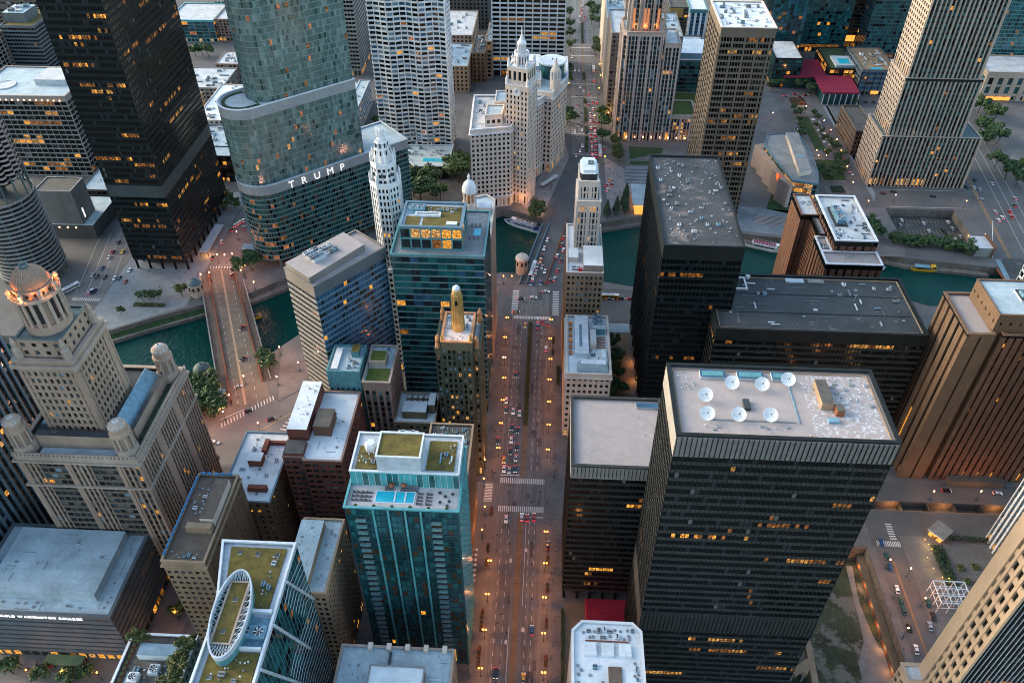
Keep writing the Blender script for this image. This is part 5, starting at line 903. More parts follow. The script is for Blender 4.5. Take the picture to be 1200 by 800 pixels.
b=B('pale_stone_hotel','pale stone hotel with tall paired windows at the upper edge','hotel',(430,745))
b.mass(rect(393,480,725.5,765),0,27,S(bay=9,fl=9,pw=4.5,pd=.6,sh=2,sd=.3,base=5,top=5,g='tealdark',pm='limestone'),roof='roof_pale'); b.box('entrance_lamp',398,420,724,724.6,1,4,'shop_warm'); b.finish()
b=B('folded_stone_hall','low modern hall with faceted pink stone wall and grey fan-shaped roof','building',(187,566))
P=[(178.5,531),(196,526.5),(200.2,544.4),(201.5,586),(198.2,607.6),(174.4,603.4),(168.2,584.3)]
z=b.mass(P,0,22,S(bay=3.2,fl=4.6,pw=.3,pd=.2,sh=.8,sd=.2,base=4,top=1.2,g='lobby',pm='teal_metal'),roof='concrete',para=.8,pw=.5,pm='blue_steel')
for i in range(5):
    x,y=168-i*.2+i*2.3,592-i*13; b.p('stone_facet').prism([(x-5.5,y),(x+.5,y-11.5),(x+3,y-11),(x+2.5,y+2)],.1,18.5,'facet_pink','limestone')
P2=[(187.4,600.1),(184.6,537.5),(194.2,541),(196.9,600.5)]; b.p('penthouse').prism(P2,z,25,'terracotta_cream','concrete'); b.box('penthouse',188,193,560,563,25,25.3,'blue_unit'); b.box('lit_panel',171.2,171.6,541,547,15,19,'lava'); b.finish()
b=B('glass_pavilion','small amber lit glass pavilion with pale blue flat roof on the river steps','pavilion',(69,530))
b.box('roof',63,77,516,546,6,6.7,'roof_blue','roof_blue'); b.box('glazing',64.5,75,513,543,.2,6,'shop_warm'); b.finish()
b=B('bridge_control_house','grey stone bridge control house with flat roof beside the parking lot','bridge house',(300,478))
b.box('wall',294,305,471,486,-6,7,'concrete','roof_pale'); b.box('window',293.8,294,474,477,0,4,'g_dark'); b.box('parapet',305.1,305.9,470,487,-6,9,'brick_brown'); b.p('mast').tube((306.5,470,0),(309,492,16),.25,'pale_metal',6); b.finish()
for x,y,rf,lb,h in [(-15.5,437.5,'terracotta_cream','round-topped pale stone bridge house at the near end of the avenue bridge',13),(-224,402,'concrete_teal','round stone bridge house with teal roof beside the black tower lawn',11),(-193.5,326,'concrete_teal','octagonal grey roofed bridge house among the riverside trees',9)]:
    b=B('bridge_house',lb,'bridge house',(x,y)); b.p('wall').prism(ngon(x,y,4.3,8,22.5),-6,h-2,'limestone'); b.p('cornice').ring(ngon(x,y,4.9,8,22.5),ngon(x,y,3.8,8,22.5),h-2.2,h-1.5,'limestone'); b.p('roof').lathe(x,y,[(4.4,h-1.5),(4.0,h-.3),(2.4,h+1),(.5,h+1.6),(.5,h+2.4)],rf,16)
    for i in range(8):
        a=6.28318*i/8; b.box('window',x+4*math.cos(a)-.5,x+4*math.cos(a)+.5,y+4*math.sin(a)-.5,y+4*math.sin(a)+.5,h-6,h-3.4,'g_dark')
    b.finish()
# ================================================================ setting
def sheet(name,outer,z,m,holes=(),skirt=None,skm='quay'):
    polys=[[Vector((x,y,0)) for x,y in outer]]+[[Vector((x,y,0)) for x,y in h] for h in holes]
    flat=[p for q in polys for p in q]; mb=MB(); i=mb.mi(m)
    mb.v=[(p.x,p.y,z) for p in flat]
    for t in tessellate_polygon(polys):
        a,b_,c=[flat[k] for k in t]
        if (b_-a).cross(c-a).z<0: t=t[::-1]
        mb.f.append(tuple(t)); mb.fm.append(i)
    if skirt is not None:
        for q in polys:
            for a,b_ in zip(q,q[1:]+q[:1]):
                if max(abs(a.x),abs(a.y),abs(b_.x),abs(b_.y))>2500 and (abs(a.x-b_.x)<1 or abs(a.y)>2500): continue
                mb.face([(a.x,a.y,skirt),(b_.x,b_.y,skirt),(b_.x,b_.y,z),(a.x,a.y,z)],skm)
    return struct(name,mb)
SB=[(-3000,292),(-330,310),(-207,317),(-186,321),(-165,343),(-145,372),(-29,437),(36,430),(62,424),(100,440),(190,440),(225,424),(245,414),(310,416),(3000,420)]
NB=[(-3000,352),(-300,356),(-281,360),(-265,364),(-245,377),(-216,393),(-190,406),(-168,426),(-116,459),(-62,495),(-33,516.5),(-2.5,504),(1,489),(37,500),(69,511),(146,490),(216,481),(247,467),(304,459),(3000,455)]
PITA=rect(102.5,154.6,110,228.5); PITB=rect(160,238,250.5,256.5); LOT=rect(252,302,484,531); PITN=rect(257,297,636,703)
sheet('ground',SB[::-1]+[(-3000,-3000),(3000,-3000)],0,'asphalt',[PITA,PITB],-9)
sheet('ground',NB+[(3000,3500),(-3000,3500)],0,'asphalt',[LOT,PITN],-9)
sheet('river',[(x,y-2.5) for x,y in SB]+[(x,y+2.5) for x,y in NB[::-1]],-6.6,'river_water')
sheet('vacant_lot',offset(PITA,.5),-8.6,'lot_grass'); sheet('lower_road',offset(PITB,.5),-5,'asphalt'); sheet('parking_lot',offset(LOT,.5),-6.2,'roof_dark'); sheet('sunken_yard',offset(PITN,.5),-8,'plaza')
PATH=[(146,224),(149,224),(147,205),(148.5,190),(150,183),(155,180),(155,150),(137,150),(139,176),(144,186)]
sheet('path',PATH,-8.55,'lot_path')
BANKWALK=[(-300,350),(-281,354.5),(-264,358.5),(-243.5,371.5),(-214,388),(-189,401),(-167,420.5),(-168.5,425.5),(-190.5,405.5),(-216.5,392.5),(-245.5,376.5),(-265.5,363.5),(-281.5,359.5),(-300,355.5)]
def slab(name,poly,z0,z1,m,side=None):
    mb=MB(); mb.prism(poly,z0,z1,side or m,m); return struct(name,mb)
slab('riverwalk',BANKWALK,-7,-4.2,'quay')
slab('riverwalk',[(37,496),(69,507),(146,486),(216,477),(247,463),(300,455),(300,459.5),(246.5,467.5),(215.5,481.5),(145.5,490.5),(69,511.5),(37,500.5)],-7,-4.4,'quay')
slab('riverwalk',[(-145,372.5),(-29,437.5),(-30,442),(-147,377)],-7,-4.6,'quay'); slab('riverwalk',[(228,422),(246,413),(306,415.5),(306,419.5),(247,418),(231,426)],-7,-4.6,'quay')
K=.13; R1=.004; R2=.012
PAV=[[(-139,-80),(-19.8,-80),(-19.8,242),(-139,242)],
 [(-66,258.5),(-19.8,258.5),(-19.8,386),(-31.5,388),(-139,279),(-139,242.3),(-66,242.3)],
 [(-146,309),(-33,421),(-24,428),(-29.5,436.6),(-144.6,371.4),(-156,356),(-152,332)],
 [(-281,-80),(-164,-80),(-164,256),(-281,256)],[(-330,291),(-196,291),(-180,300),(-178,318),(-187,320.7),(-207,316.6),(-330,309.6)],
 [(3.2,-80),(102,-80),(102,156),(38.8,156),(38.8,187.5),(102,187.5),(102,387),(3.2,387)],[(102.2,229),(157.6,229),(157.6,250),(157.6,387),(102.2,387)],[(155,110),(158.6,110),(158.6,228.8),(155,228.8)],
 [(171.5,110),(420,110),(420,236),(171.5,236)],[(160,268.5),(420,268.5),(420,400),(160,400)],[(11.5,422),(60,420.5),(62,423.6),(36,429.6),(14,432)],
 [(-285,361),(-265.3,364.6),(-245.3,377.6),(-226,389),(-227,410),(-227,530),(-285,530)],
 [(-205,418),(-189.6,406.8),(-168.3,426.8),(-116.3,459.8),(-62.2,495.8),(-33.2,517.3),(-2.8,504.6),(-.5,522),(17,598),(18.2,745),(-70,745),(-90,552),(-222,552),(-222,500)],
 [(29,499),(37,500.6),(69,511.7),(146.2,490.7),(207,482.5),(209,560),(206,720),(44,720),(43.2,604),(36,560)],
 [(44,735),(206,735),(300,735),(300,1200),(44,1200)],[(-190,760),(18.2,760),(18.2,1200),(-190,1200)],[(248,562),(318,560),(352,700),(250,707)],[(228,468),(247,468),(251,483),(252,532),(228,530)],[(365,560),(470,560),(520,720),(385,720)]]
for q in PAV: slab('pavement',q,-.02,K,'pavement')
PL=K+.008
sheet('plaza',[(-284,366),(-265,366),(-245,379),(-228,390),(-229,529),(-284,529)],PL,'plaza'); sheet('plaza',[(-19,521),(-3.5,506),(16.5,597),(12.5,627),(-4,575)],PL,'plaza_pink'); sheet('plaza',[(37,325),(52.5,325),(52.5,377),(37,377)],PL,'plaza_brown'); sheet('plaza',rect(39,53,378,386.5),PL+.004,'roof_blue'); sheet('plaza',rect(13,47,150,193),PL,'plaza_brown')
sheet('plaza',[(45,520),(80,520),(80,558),(45,600)],PL,'plaza_pink'); sheet('plaza',rect(-227,-205,212,256),PL,'plaza'); sheet('plaza',rect(184,209,206,234),PL,'pavement')
for i in range(5): slab('plaza_step',rect(60+i*.3,80,558+i*5,562.4+i*5),K,K+.35+.3*i,'plaza')
# lawn of the river bank beside the black tower: a real slope
lm=MB(); lm.face([(-266,360,-4.15),(-215,389.6,-4.15),(-223.5,399.5,.16),(-268,369.5,.16)],'grass'); o=struct('lawn',lm)
sheet('lawn',[(66.6,619),(95,617.5),(93,608),(66,597)],PL+.01,'grass'); sheet('lawn',rect(66,92,588,594),PL+.01,'grass'); 
sheet('road',[(207,694),(216.8,694),(214.8,568),(207,560)],R1,'asphalt'); sheet('road',[(238.3,700),(247,700),(246,534),(234,545)],R1,'asphalt'); slab('pavement',[(247.2,706),(251.5,706),(250.5,552),(246.5,540)],-.02,K,'plaza'); sheet('lawn',[(163,526),(174,556),(178,531),(181,519)],PL,'grass'); sheet('plaza',[(84,508),(146,494),(208,486),(208,520),(150,528),(84,540)],PL,'plaza')
for i in range(8): slab('plaza_step',[(150+i*.4,505+i*1.5),(182,500+i*1.5),(182,501+i*1.5),(150+i*.4,506+i*1.5)],K,K+.2+.15*i,'plaza_pink')
slab('garden_bed',[(217,694),(238,694),(237,590),(233,568),(215,568)],-.02,K,'pavement'); sheet('lawn',[(221,683),(229,683),(230,620),(221,620)],K+.01,'grass'); sheet('lawn',[(216.5,604),(236,604),(234,571),(216.5,571)],K+.01,'grass')
for cx,cy,r in ((226,713,11),(223,556,10)):
    slab('roundabout',ngon(cx,cy,r,40),-.02,K,'pavement')
# bridges
def bridge(name,poly,z,th,m): return slab(name,poly,z-th,z,m,'rust')
bridge('bridge_deck',[(-227.5,431),(-169.5,301),(-150,309),(-209.5,430.5)],.012,1.5,'bridge_deck')
bridge('bridge_walk',[(-231.5,426),(-176,303),(-170.8,304.2),(-226.5,429)],.12,1.6,'bridge_walk'); bridge('bridge_walk',[(-208.3,428),(-159,324),(-154.6,326),(-203,428)],.12,1.6,'bridge_walk')
mw=(1.5*.98,.188*1.5)
def mb_pt(t,off): # along the avenue bridge, off metres east of the median
    return (-1.5+.188*t+off,416+t)
bridge('bridge_deck',[mb_pt(8,-14.5),mb_pt(8,14.5),mb_pt(95,14.5),mb_pt(95,-14.5)],.012,1.6,'asphalt')
bridge('bridge_walk',[mb_pt(8,-16.8),mb_pt(8,-11.8),mb_pt(112,-11.8),mb_pt(112,-16.8)],.15,1.7,'concrete_dark'); bridge('bridge_walk',[mb_pt(8,11.3),mb_pt(8,16.2),mb_pt(95,16.2),mb_pt(95,11.3)],.15,1.7,'concrete_dark')
bridge('bridge_deck',[(305,400),(349,400),(349,470),(314,470),(305,459)],.012,1.5,'roof_dark'); bridge('bridge_walk',[(301.5,412),(304.9,412),(311,468),(307.5,468)],.14,1.6,'blue_steel')
for nm,pts,m in (('bridge_rail',[mb_pt(8,-16.7),mb_pt(80,-16.7)],'blue_steel'),('bridge_rail',[mb_pt(8,.3),mb_pt(88,.3)],'rust'),('bridge_rail',[mb_pt(8,-11.9),mb_pt(80,-11.9)],'blue_steel'),('bridge_rail',[(-226,427.5),(-172,307)],'rust'),('bridge_rail',[(-208.2,427),(-159.5,324.5)],'rust'),('bridge_rail',[(-231.2,425),(-177,305)],'concrete'),('bridge_rail',[(-203.2,427),(-155,326)],'concrete')):
    mb=MB(); (x0,y0),(x1,y1)=pts; d=Vector((x1-x0,y1-y0,0)); L=d.length; d/=L; nn=Vector((-d.y,d.x,0))*.3
    for z0,z1 in ((.35,.7),(1.1,1.5)):
        mb.prism([(x0-nn.x,y0-nn.y),(x1-nn.x,y1-nn.y),(x1+nn.x,y1+nn.y),(x0+nn.x,y0+nn.y)],z0,z1,m)
    k=int(L/3)
    for i in range(k+1):
        x,y=x0+d.x*L*i/k,y0+d.y*L*i/k; mb.box(x-.36,x+.36,y-.36,y+.36,0,1.6,m)
    lab={'blue_steel':'blue-grey steel railing along the avenue bridge '+('outer footway edge' if pts[0][0]<-16 else 'kerb between footway and roadway'),'rust':('rust red truss railing dividing the two carriageways of the avenue bridge' if x0>-50 else 'rust red railing on the '+('west' if x0<-210 else 'east')+' kerb of the brown left bridge'),'concrete':'pale railing on the outer '+('west' if x0<-225 else 'east')+' footway edge of the brown left bridge'}[m]
    tag(mb.build(nm),lab,'railing')
# road sheets and markings
R1=.004; R2=.012
sheet('road',rect(-19.7,3.1,-80,421),R1,'asphalt_lanes'); sheet('road',rect(-66,-19.75,242.2,258.3),R1,'asphalt_lanes'); sheet('road',rect(-163.4,-139.6,-80,262),R1,'asphalt_pink'); sheet('road',rect(-281,-164.2,118,146),PL,'asphalt_pink'); sheet('road',[(-278,256.5),(-139.6,256.5),(-139.2,279.5),(-31.5,388.5),(-30,420),(-146,308.5),(-157,318),(-180,299.5),(-196,290.5),(-278,290.5)],R1+.002,'asphalt_pink'); sheet('road',[(-236,434),(-207,434),(-222,500),(-222,560),(-236,560)],R1+.002,'asphalt_pink'); sheet('road',[(-306,395),(-268,395),(-284,470),(-286,560),(-308,560)],R1,'asphalt_pink'); sheet('road',[(18.4,605),(43,605),(43.6,1250),(18.6,1250)],R1,'asphalt_lanes')
sheet('median',rect(-9.2,-6.6,-80,240),R2,'median'); sheet('median',rect(-9.2,-6.6,262,386),R2,'median'); sheet('median',[(-218.6,430),(-217.4,430),(-163,306),(-164.2,305.5)],.02,'median_pale')
sheet('median',[(317,470),(319.5,470),(345,700),(342,700)],R2,'median'); sheet('median',[(164.2,110),(165.8,110),(165.2,222),(164.4,222)],R2,'median'); sheet('median',rect(30.6,32,620,1000),R2,'median')
mk=MB()
def stripe(x0,x1,y0,y1,m='paint_white'): mk.face([(x0,y0,.018),(x1,y0,.018),(x1,y1,.018),(x0,y1,.018)],m)
for x in (-16.6,-13.2,-.9,-3.6):
    for i in range(60):
        y=60+i*5.6
        if 238<y<264 or y>384: continue
        stripe(x-.09,x+.09,y,y+2.3)
stripe(-10.6,-10.4,100,180); stripe(-5.2,-5.0,190,236)
for y0,y1 in ((258,261.4),(240.6,244)):
    for i in range(24): stripe(-19+i*.96,-18.5+i*.96,y0,y1)
for i in range(12): stripe(-26.5,-22.6,246.2+i*.95,246.7+i*.95); stripe(5.2,9.2,246.2+i*.95,246.7+i*.95)
stripe(-19.5,-9.5,263,263.5); stripe(-6.2,3,237.5,238)
for i in range(24): stripe(-18.5+i*.96,-17.9+i*.96,388.2,391)
for i in range(14): stripe(-20.5,-16.5,393+i*1.8,393.8+i*1.8); stripe(5.5,9.5,393+i*1.8,393.8+i*1.8)
for y0 in (172,212): stripe(-11.9,-10.9,y0,y0+2); stripe(-5,-4,y0+6,y0+8)
for x in (25,37.5,34.6):
    for i in range(50): stripe(x-.1,x+.1,625+i*9,628+i*9)
for y in (603,640,713,742,812,833): stripe(19,43,y,y+.9)
struct('road_markings',mk)
mk=MB()
def quadstripe(p,q,w,m='paint_white',z=.022):
    d=Vector((q[0]-p[0],q[1]-p[1],0)).normalized(); n=Vector((-d.y,d.x,0))*w/2
    mk.face([(p[0]-n.x,p[1]-n.y,z),(q[0]-n.x,q[1]-n.y,z),(q[0]+n.x,q[1]+n.y,z),(p[0]+n.x,p[1]+n.y,z)],m)
for i in range(18):
    t=i/17; x,y=-171+t*22,288+t*22; quadstripe((x,y),(x-1.5,y+3.4),.5)
quadstripe((-174,293.5),(-163,302),.4)
for i in range(10): quadstripe((-186+i*.2,262+i*2.3),(-181+i*.2,262+i*2.3),.9)
for i in range(11): quadstripe((-146+i*.9,272+i*2.4),(-141.5+i*.9,271+i*2.4),.8)
quadstripe((-185,240),(-184,276),3.2,'paint_white')
for i in range(9): quadstripe((-135+i*9,300+i*9),(-132+i*9,303+i*9),.2)
quadstripe((-150,287),(-60,378),.3,'paint_yellow')
for i in range(14): quadstripe((160.2+i*.8,229.5),(160.2+i*.8,232.6),.4)
for i in range(7): quadstripe((159.5,252+i*1.6),(162.4,252+i*1.6),.6); quadstripe((167,234+i*1.4),(170,234+i*1.4),.6)
for i in range(9): quadstripe((-226+i*1.9,431.5),(-226+i*1.9,433.5),.7)
for t in (.18,.82):
    for i in range(22):
        q=i/22; x0=-227+57*q+18*t; y0=430-127*q; quadstripe((x0,y0),(x0+1.1,y0-2.4),.16)
for i in range(24):
    q=i/24; quadstripe((-227+57*q,429-127*q),(-209+52*q,428-108*q),.12,'steel_black',.016)
for x in (256+i*2.9 for i in range(16)):
    quadstripe((x,487),(x,492),.15,'paint_yellow',-6.18); quadstripe((x,503),(x,513),.15,'paint_yellow',-6.18); quadstripe((x,522),(x,527),.15,'paint_yellow',-6.18)
for i in range(20): quadstripe((-303+i*1.2,392),(-303+i*1.2,395),.5)
for k in range(4): quadstripe((-304+k*7,400),(-318+k*7,470),.18)
for k in (0,1,2): quadstripe((326+k*7,440),(352+k*7,640),.2)
for y0 in (534,559): quadstripe((256,y0),(312,y0),.3)
struct('road_markings',mk)
rp=MB(); rr_=random.Random(21)   # asphalt repairs, tar seams, manhole covers and painted cable shadow lines
PD=[]
def patch(x0,x1,y0,y1,k):
    for j in range(2*k):
        w,l=(rr_.uniform(1,3.2),rr_.uniform(1.5,9)) if j<k else (.9,.9); x,y=rr_.uniform(x0,x1-w),rr_.uniform(y0,y1-l)
        if any(x<c+.1 and x+w>a_-.1 and y<d_+.1 and y+l>b_-.1 for a_,b_,c,d_ in PD): continue
        PD.append((x,y,x+w,y+l))
        if j<k: rp.face([(x,y,.0145),(x+w,y,.0145),(x+w,y+l,.0145),(x,y+l,.0145)],rr_.choice(('patch_mid','patch_pale','patch_dark')))
        else: rp.face([(a,b_,.016) for a,b_ in ngon(x+.45,y+.45,.42,8)],'steel_dark')
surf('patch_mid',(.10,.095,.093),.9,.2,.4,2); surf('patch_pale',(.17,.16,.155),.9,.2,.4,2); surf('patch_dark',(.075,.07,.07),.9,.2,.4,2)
patch(-19,-10,90,385,34); patch(-6,2.6,90,385,34); patch(19,30,610,900,16); patch(33,42,610,900,16); patch(-160,-142,150,250,10); patch(-18,2,390,418,8)
for y in (152,176,201,229,268,290,317,349,372): rp.face([(-19.5,y,.017),(2.9,y+.6,.017),(2.9,y+.8,.017),(-19.5,y+.2,.017)],'patch_dark')  # thin dark cross lines: tar seams and painted cable shadows
for x in (-14.9,-11.6,-2.2,.9): rp.face([(x,80,.0135),(x+.12,80,.0135),(x+.12,385,.0135),(x,385,.0135)],'patch_dark')
struct('road_repairs_shadow_lines',rp)
# ================================================================ small things
def foliage(mb,cx,cy,cz,rx,rz,n,rng,mats,leaf=.7,lobes=7):
    L=[(0,0,0,1.0)]
    for i in range(lobes):
        a=rng.uniform(0,6.28); e=rng.uniform(-.5,.9); q=rng.uniform(.35,.85); L.append((math.cos(a)*q*rx,math.sin(a)*q*rx,e*.6*rz,rng.uniform(.28,.55)))
    for i in range(n):
        lx,ly,lz,s=rng.choice(L); d=Vector((rng.gauss(0,1),rng.gauss(0,1),rng.gauss(0,1))).normalized(); q=rng.uniform(.55,1.0)
        if lx==0: s=.72
        p=Vector((cx+lx+d.x*rx*s*q,cy+ly+d.y*rx*s*q,cz+lz+d.z*rz*s*q))
        u=(d+Vector((rng.gauss(0,.5),rng.gauss(0,.5),rng.gauss(0,.5)+.4))).normalized(); t=u.orthogonal().normalized(); t=Matrix.Rotation(rng.uniform(0,6.28),3,u)@t; w=u.cross(t); k=leaf*rng.uniform(.6,1.3)
        mb.face([tuple(p+t*k*.5),tuple(p+w*k*.35),tuple(p-t*k*.5),tuple(p-w*k*.35)],rng.choice(mats))
TREEM={}
def tree_meshes(kind):
    if kind in TREEM: return TREEM[kind]
    out=[]
    mats={'leaf':['leaf_0','leaf_1','leaf_1','leaf_2'],'needle':['needle_0','needle_1','needle_2'],'willow':['willow_0','willow_1','willow_2']}[kind]
    for v in range(3):
        rng=random.Random(v*7+len(kind)); tr=MB(); tr.tube((0,0,0),(.05,.03,.45),.03,'trunk_bark',7,.02)
        for i in range(6):
            a=i*1.05+rng.uniform(0,.4); tr.tube((.05,.03,.36+.02*i),(.22*math.cos(a),.22*math.sin(a),.55+.05*i),.012,'trunk_bark',5,.004)
        cr=MB()
        if kind=='needle':
            for i in range(900):
                h=rng.uniform(.12,1.0)**.8; r=.30*(1-h)**.75*rng.uniform(.5,1.05); a=rng.uniform(0,6.28); p=Vector((r*math.cos(a),r*math.sin(a),h)); u=Vector((math.cos(a),math.sin(a),rng.uniform(.1,1))).normalized(); t=u.orthogonal(); w=u.cross(t); k=.075
                cr.face([tuple(p+t*k*.6),tuple(p+w*k*.4),tuple(p-t*k*.6),tuple(p-w*k*.4)],rng.choice(mats))
        else: foliage(cr,0,0,.63,.46,.34,1100,rng,mats,.11,9)
        out.append((tr.mesh('trunk'),cr.mesh('crown')))
    TREEM[kind]=out; return out
TL=dict(plaza=('leaf','dense dark green tree in the park below the rippled white tower','park trees below the rippled tower'),pion=('needle','dark conical evergreen on the river steps beside the lit glass pavilion','evergreens by the glass pavilion'),will=('willow','yellow-green loose tree at the near corner of the river plaza','yellow-green plaza trees'),trump=('leaf','bright green tree at the foot of the curved glass tower','trees at the foot of the curved tower'),bank=('leaf','dark bushy tree in the riverside clump at the near bridge end','riverside clump of trees'),bank2=('leaf','small tree on the promenade beside the brown bridge','promenade trees'),ibm=('leaf','small tree in the long planter before the black tower','planter trees before the black tower'),ibm2=('willow','single yellowish tree near the round bridge house','lone bridge house tree'),ibm3=('leaf','tiny tree at the corner of the black tower plaza','lone corner plaza tree'),hedgeN=('leaf','small tree in the planted strip behind the black tower','trees behind the black tower'),nmE=('leaf','dark street tree on the east pavement of the far avenue','trees on the east pavement of the far avenue'),nmW=('leaf','dark street tree on the west pavement of the far avenue','trees on the west pavement of the far avenue'),trib=('willow','yellow-green tree beside the small lawn under the gothic tower','trees beside the gothic tower lawn'),circ=('leaf','dark tree in the grove before the crimson roof','grove before the crimson roof'),gard=('leaf','small tree along the long central garden','trees of the central garden'),park=('leaf','dark tree in the row between parking lot and river','tree row at the parking lot'),east=('leaf','green tree clustered beside the brown brick tower','trees beside the brown brick tower'),rpark=('leaf','dark park tree near the upper right street corner','park trees at the street corner'),side=('leaf','street tree in the alley behind the white terrace building','alley trees'),left=('leaf','street tree before the ribbed college building front','college front trees'),left2=('willow','lamp-lit street tree between ribbed college and tan tower','lone lamp-lit street tree'),top=('leaf','dark tree in front of the far teal glass hall','trees by the far glass hall'),sgard=('willow','small tree in the pocket garden beside the domed tower','pocket garden trees'),hyd=('leaf','single tree standing by a far driveway','lone far trees'))
rng=random.Random(3); tc={}
for kind,x,y,h,z in TREES+[('roofg',-139.5,137,6,53.9),('roofg',-137,138,5,53.9),('roofg',-119.5,134,8,53.9),('roofg',-120,128,8,53.9),('roofg',-120.5,122,7,53.9)]:
    sp,lab,grp=TL.get(kind,('willow','bushy yellow-green shrub growing on the crowded machinery roof','roof garden shrubs'))
    if kind=='pion' and y<514: y+=2
    t=thing('tree',lab,'tree',(x,y,z+(K if z==0 else 0)),grp,rng.uniform(0,6.28)); hh=h*rng.uniform(1.0,1.25); tm,cm=rng.choice(tree_meshes(sp))
    for n_,me in (('trunk',tm),('crown',cm)):
        o=bpy.data.objects.new(n_,me); C.objects.link(o); o.parent=t
    w_=hh*rng.uniform(.85,1.15); t.scale=(w_,w_*rng.uniform(.85,1.1),hh)
def planter(x0,x1,y0,y1,h,lab,grp,mats=('leaf_0','leaf_1'),box='quay',n=None,z=K,cat='planter'):
    t=thing('planter' if box else 'hedge',lab,cat,((x0+x1)/2,(y0+y1)/2,z),grp); mb=MB()
    if box: mb.ring(rect(x0,x1,y0,y1),rect(x0+.2,x1-.2,y0+.2,y1-.2),z,z+.5,box); mb.box(x0+.2,x1-.2,y0+.2,y1-.2,z,z+.42,'trunk_bark'); mb.build('planter_box',t)
    f=MB(); r=random.Random(int(x0*7+y0*3)); n=n or int((x1-x0)*(y1-y0)*9+60)
    for i in range(n):
        p=Vector((r.uniform(x0+.2,x1-.2),r.uniform(y0+.2,y1-.2),z+.35+h*r.uniform(.2,1))); u=Vector((r.gauss(0,.6),r.gauss(0,.6),1)).normalized(); tt=u.orthogonal(); w=u.cross(tt); k=r.uniform(.35,.8)
        f.face([tuple(p+tt*k*.5),tuple(p+w*k*.4),tuple(p-tt*k*.5),tuple(p-w*k*.4)],r.choice(mats))
    f.build('plants',t); return t
FL=('leaf_1','leaf_2','leaf_1','flower_red','willow_1','leaf_2')
for i in range(6): planter(-9.1,-6.6,298+i*14.4,311.8+i*14.4,1.6,'narrow flower-filled median planter on the near avenue between bridge crossing and bend','median planters of the near avenue',FL)
for i,(y0,y1) in enumerate([(608,622),(626,634),(640,652),(662,690),(845,905),(752,768),(700,708)]): planter(30,32.6,y0,y1,1.0,'green median planter on the far avenue beyond the bridge','median planters of the far avenue',('leaf_0','leaf_1','willow_1'))
for y in (378,370,366,358,340,330): pass
for y in (221,213.6,182,165,199): planter(4.9,6.3,y-2.6,y+2.6,.6,'dark long tree box on the east kerb of the near avenue','kerb planters east',('flower_red','trunk_bark','leaf_0'))
for y in (219,211,185,179,168,163,240): planter(-22.9,-21.5,y-2.4,y+2.4,.6,'dark long tree box on the west kerb of the near avenue','kerb planters west',('flower_red','trunk_bark','leaf_0'))
for y in (368,358): planter(5.6,7.0,y-2.6,y+2.6,1.2,'bushy dark planter on the east kerb near the bridge crossing','kerb planters by the crossing',('flower_red','leaf_0','leaf_1'))
planter(11.8,13.2,151,189,2.0,'long dark hedge bed beside the white clipped-corner roof block','hedge beds',('leaf_0','needle_1'))
planter(8.4,10.4,330,345,2.0,'dark climbing plants against the pale stone terrace building','wall plants',('leaf_0','needle_1'))
planter(-261,-241,387.5,391,1.2,'long planter strip of shrubs in front of the black tower','long plaza planter',('leaf_0','willow_1','leaf_1'))
planter(-196,-187,222,240,1.2,'square pocket garden of shrubs beside the domed tower','pocket garden',('leaf_0','willow_1','willow_0'))
for k,(cx,cy,r) in enumerate(((226,713,10),(223,556,7))): planter(cx-r*.7,cx+r*.7,cy-r*.7,cy+r*.7,1.2,('flower bed in the middle of the far turning circle' if k==0 else 'shrub bed in the middle of the turning circle by the fan-roofed hall'),'turning circle beds',('leaf_0','needle_1','flower_red') if k==0 else ('leaf_0','needle_1'))
for i in range(7): planter(252+i*7,254+i*7,712,716,1.3,'small clipped bush in the row before the crimson roof hall','clipped bushes',('needle_0','needle_1'))
planter(186,216,233.5,235.8,2.2,'tall dark hedge along the lower street plaza','plaza hedges',('needle_0','leaf_0'),None,cat='hedge'); planter(184,190,208,231,1.2,'dark planted bank beside the row of flame lamps','plaza banks',('needle_0','leaf_0'),None,cat='hedge')
for x,y in ((194,219),(201,220),(199,211),(194.5,212)): planter(x-1.6,x+1.6,y-1.6,y+1.6,1.0,'round shrub planter in the sunken cafe plaza','cafe plaza planters',('leaf_1','willow_1'))
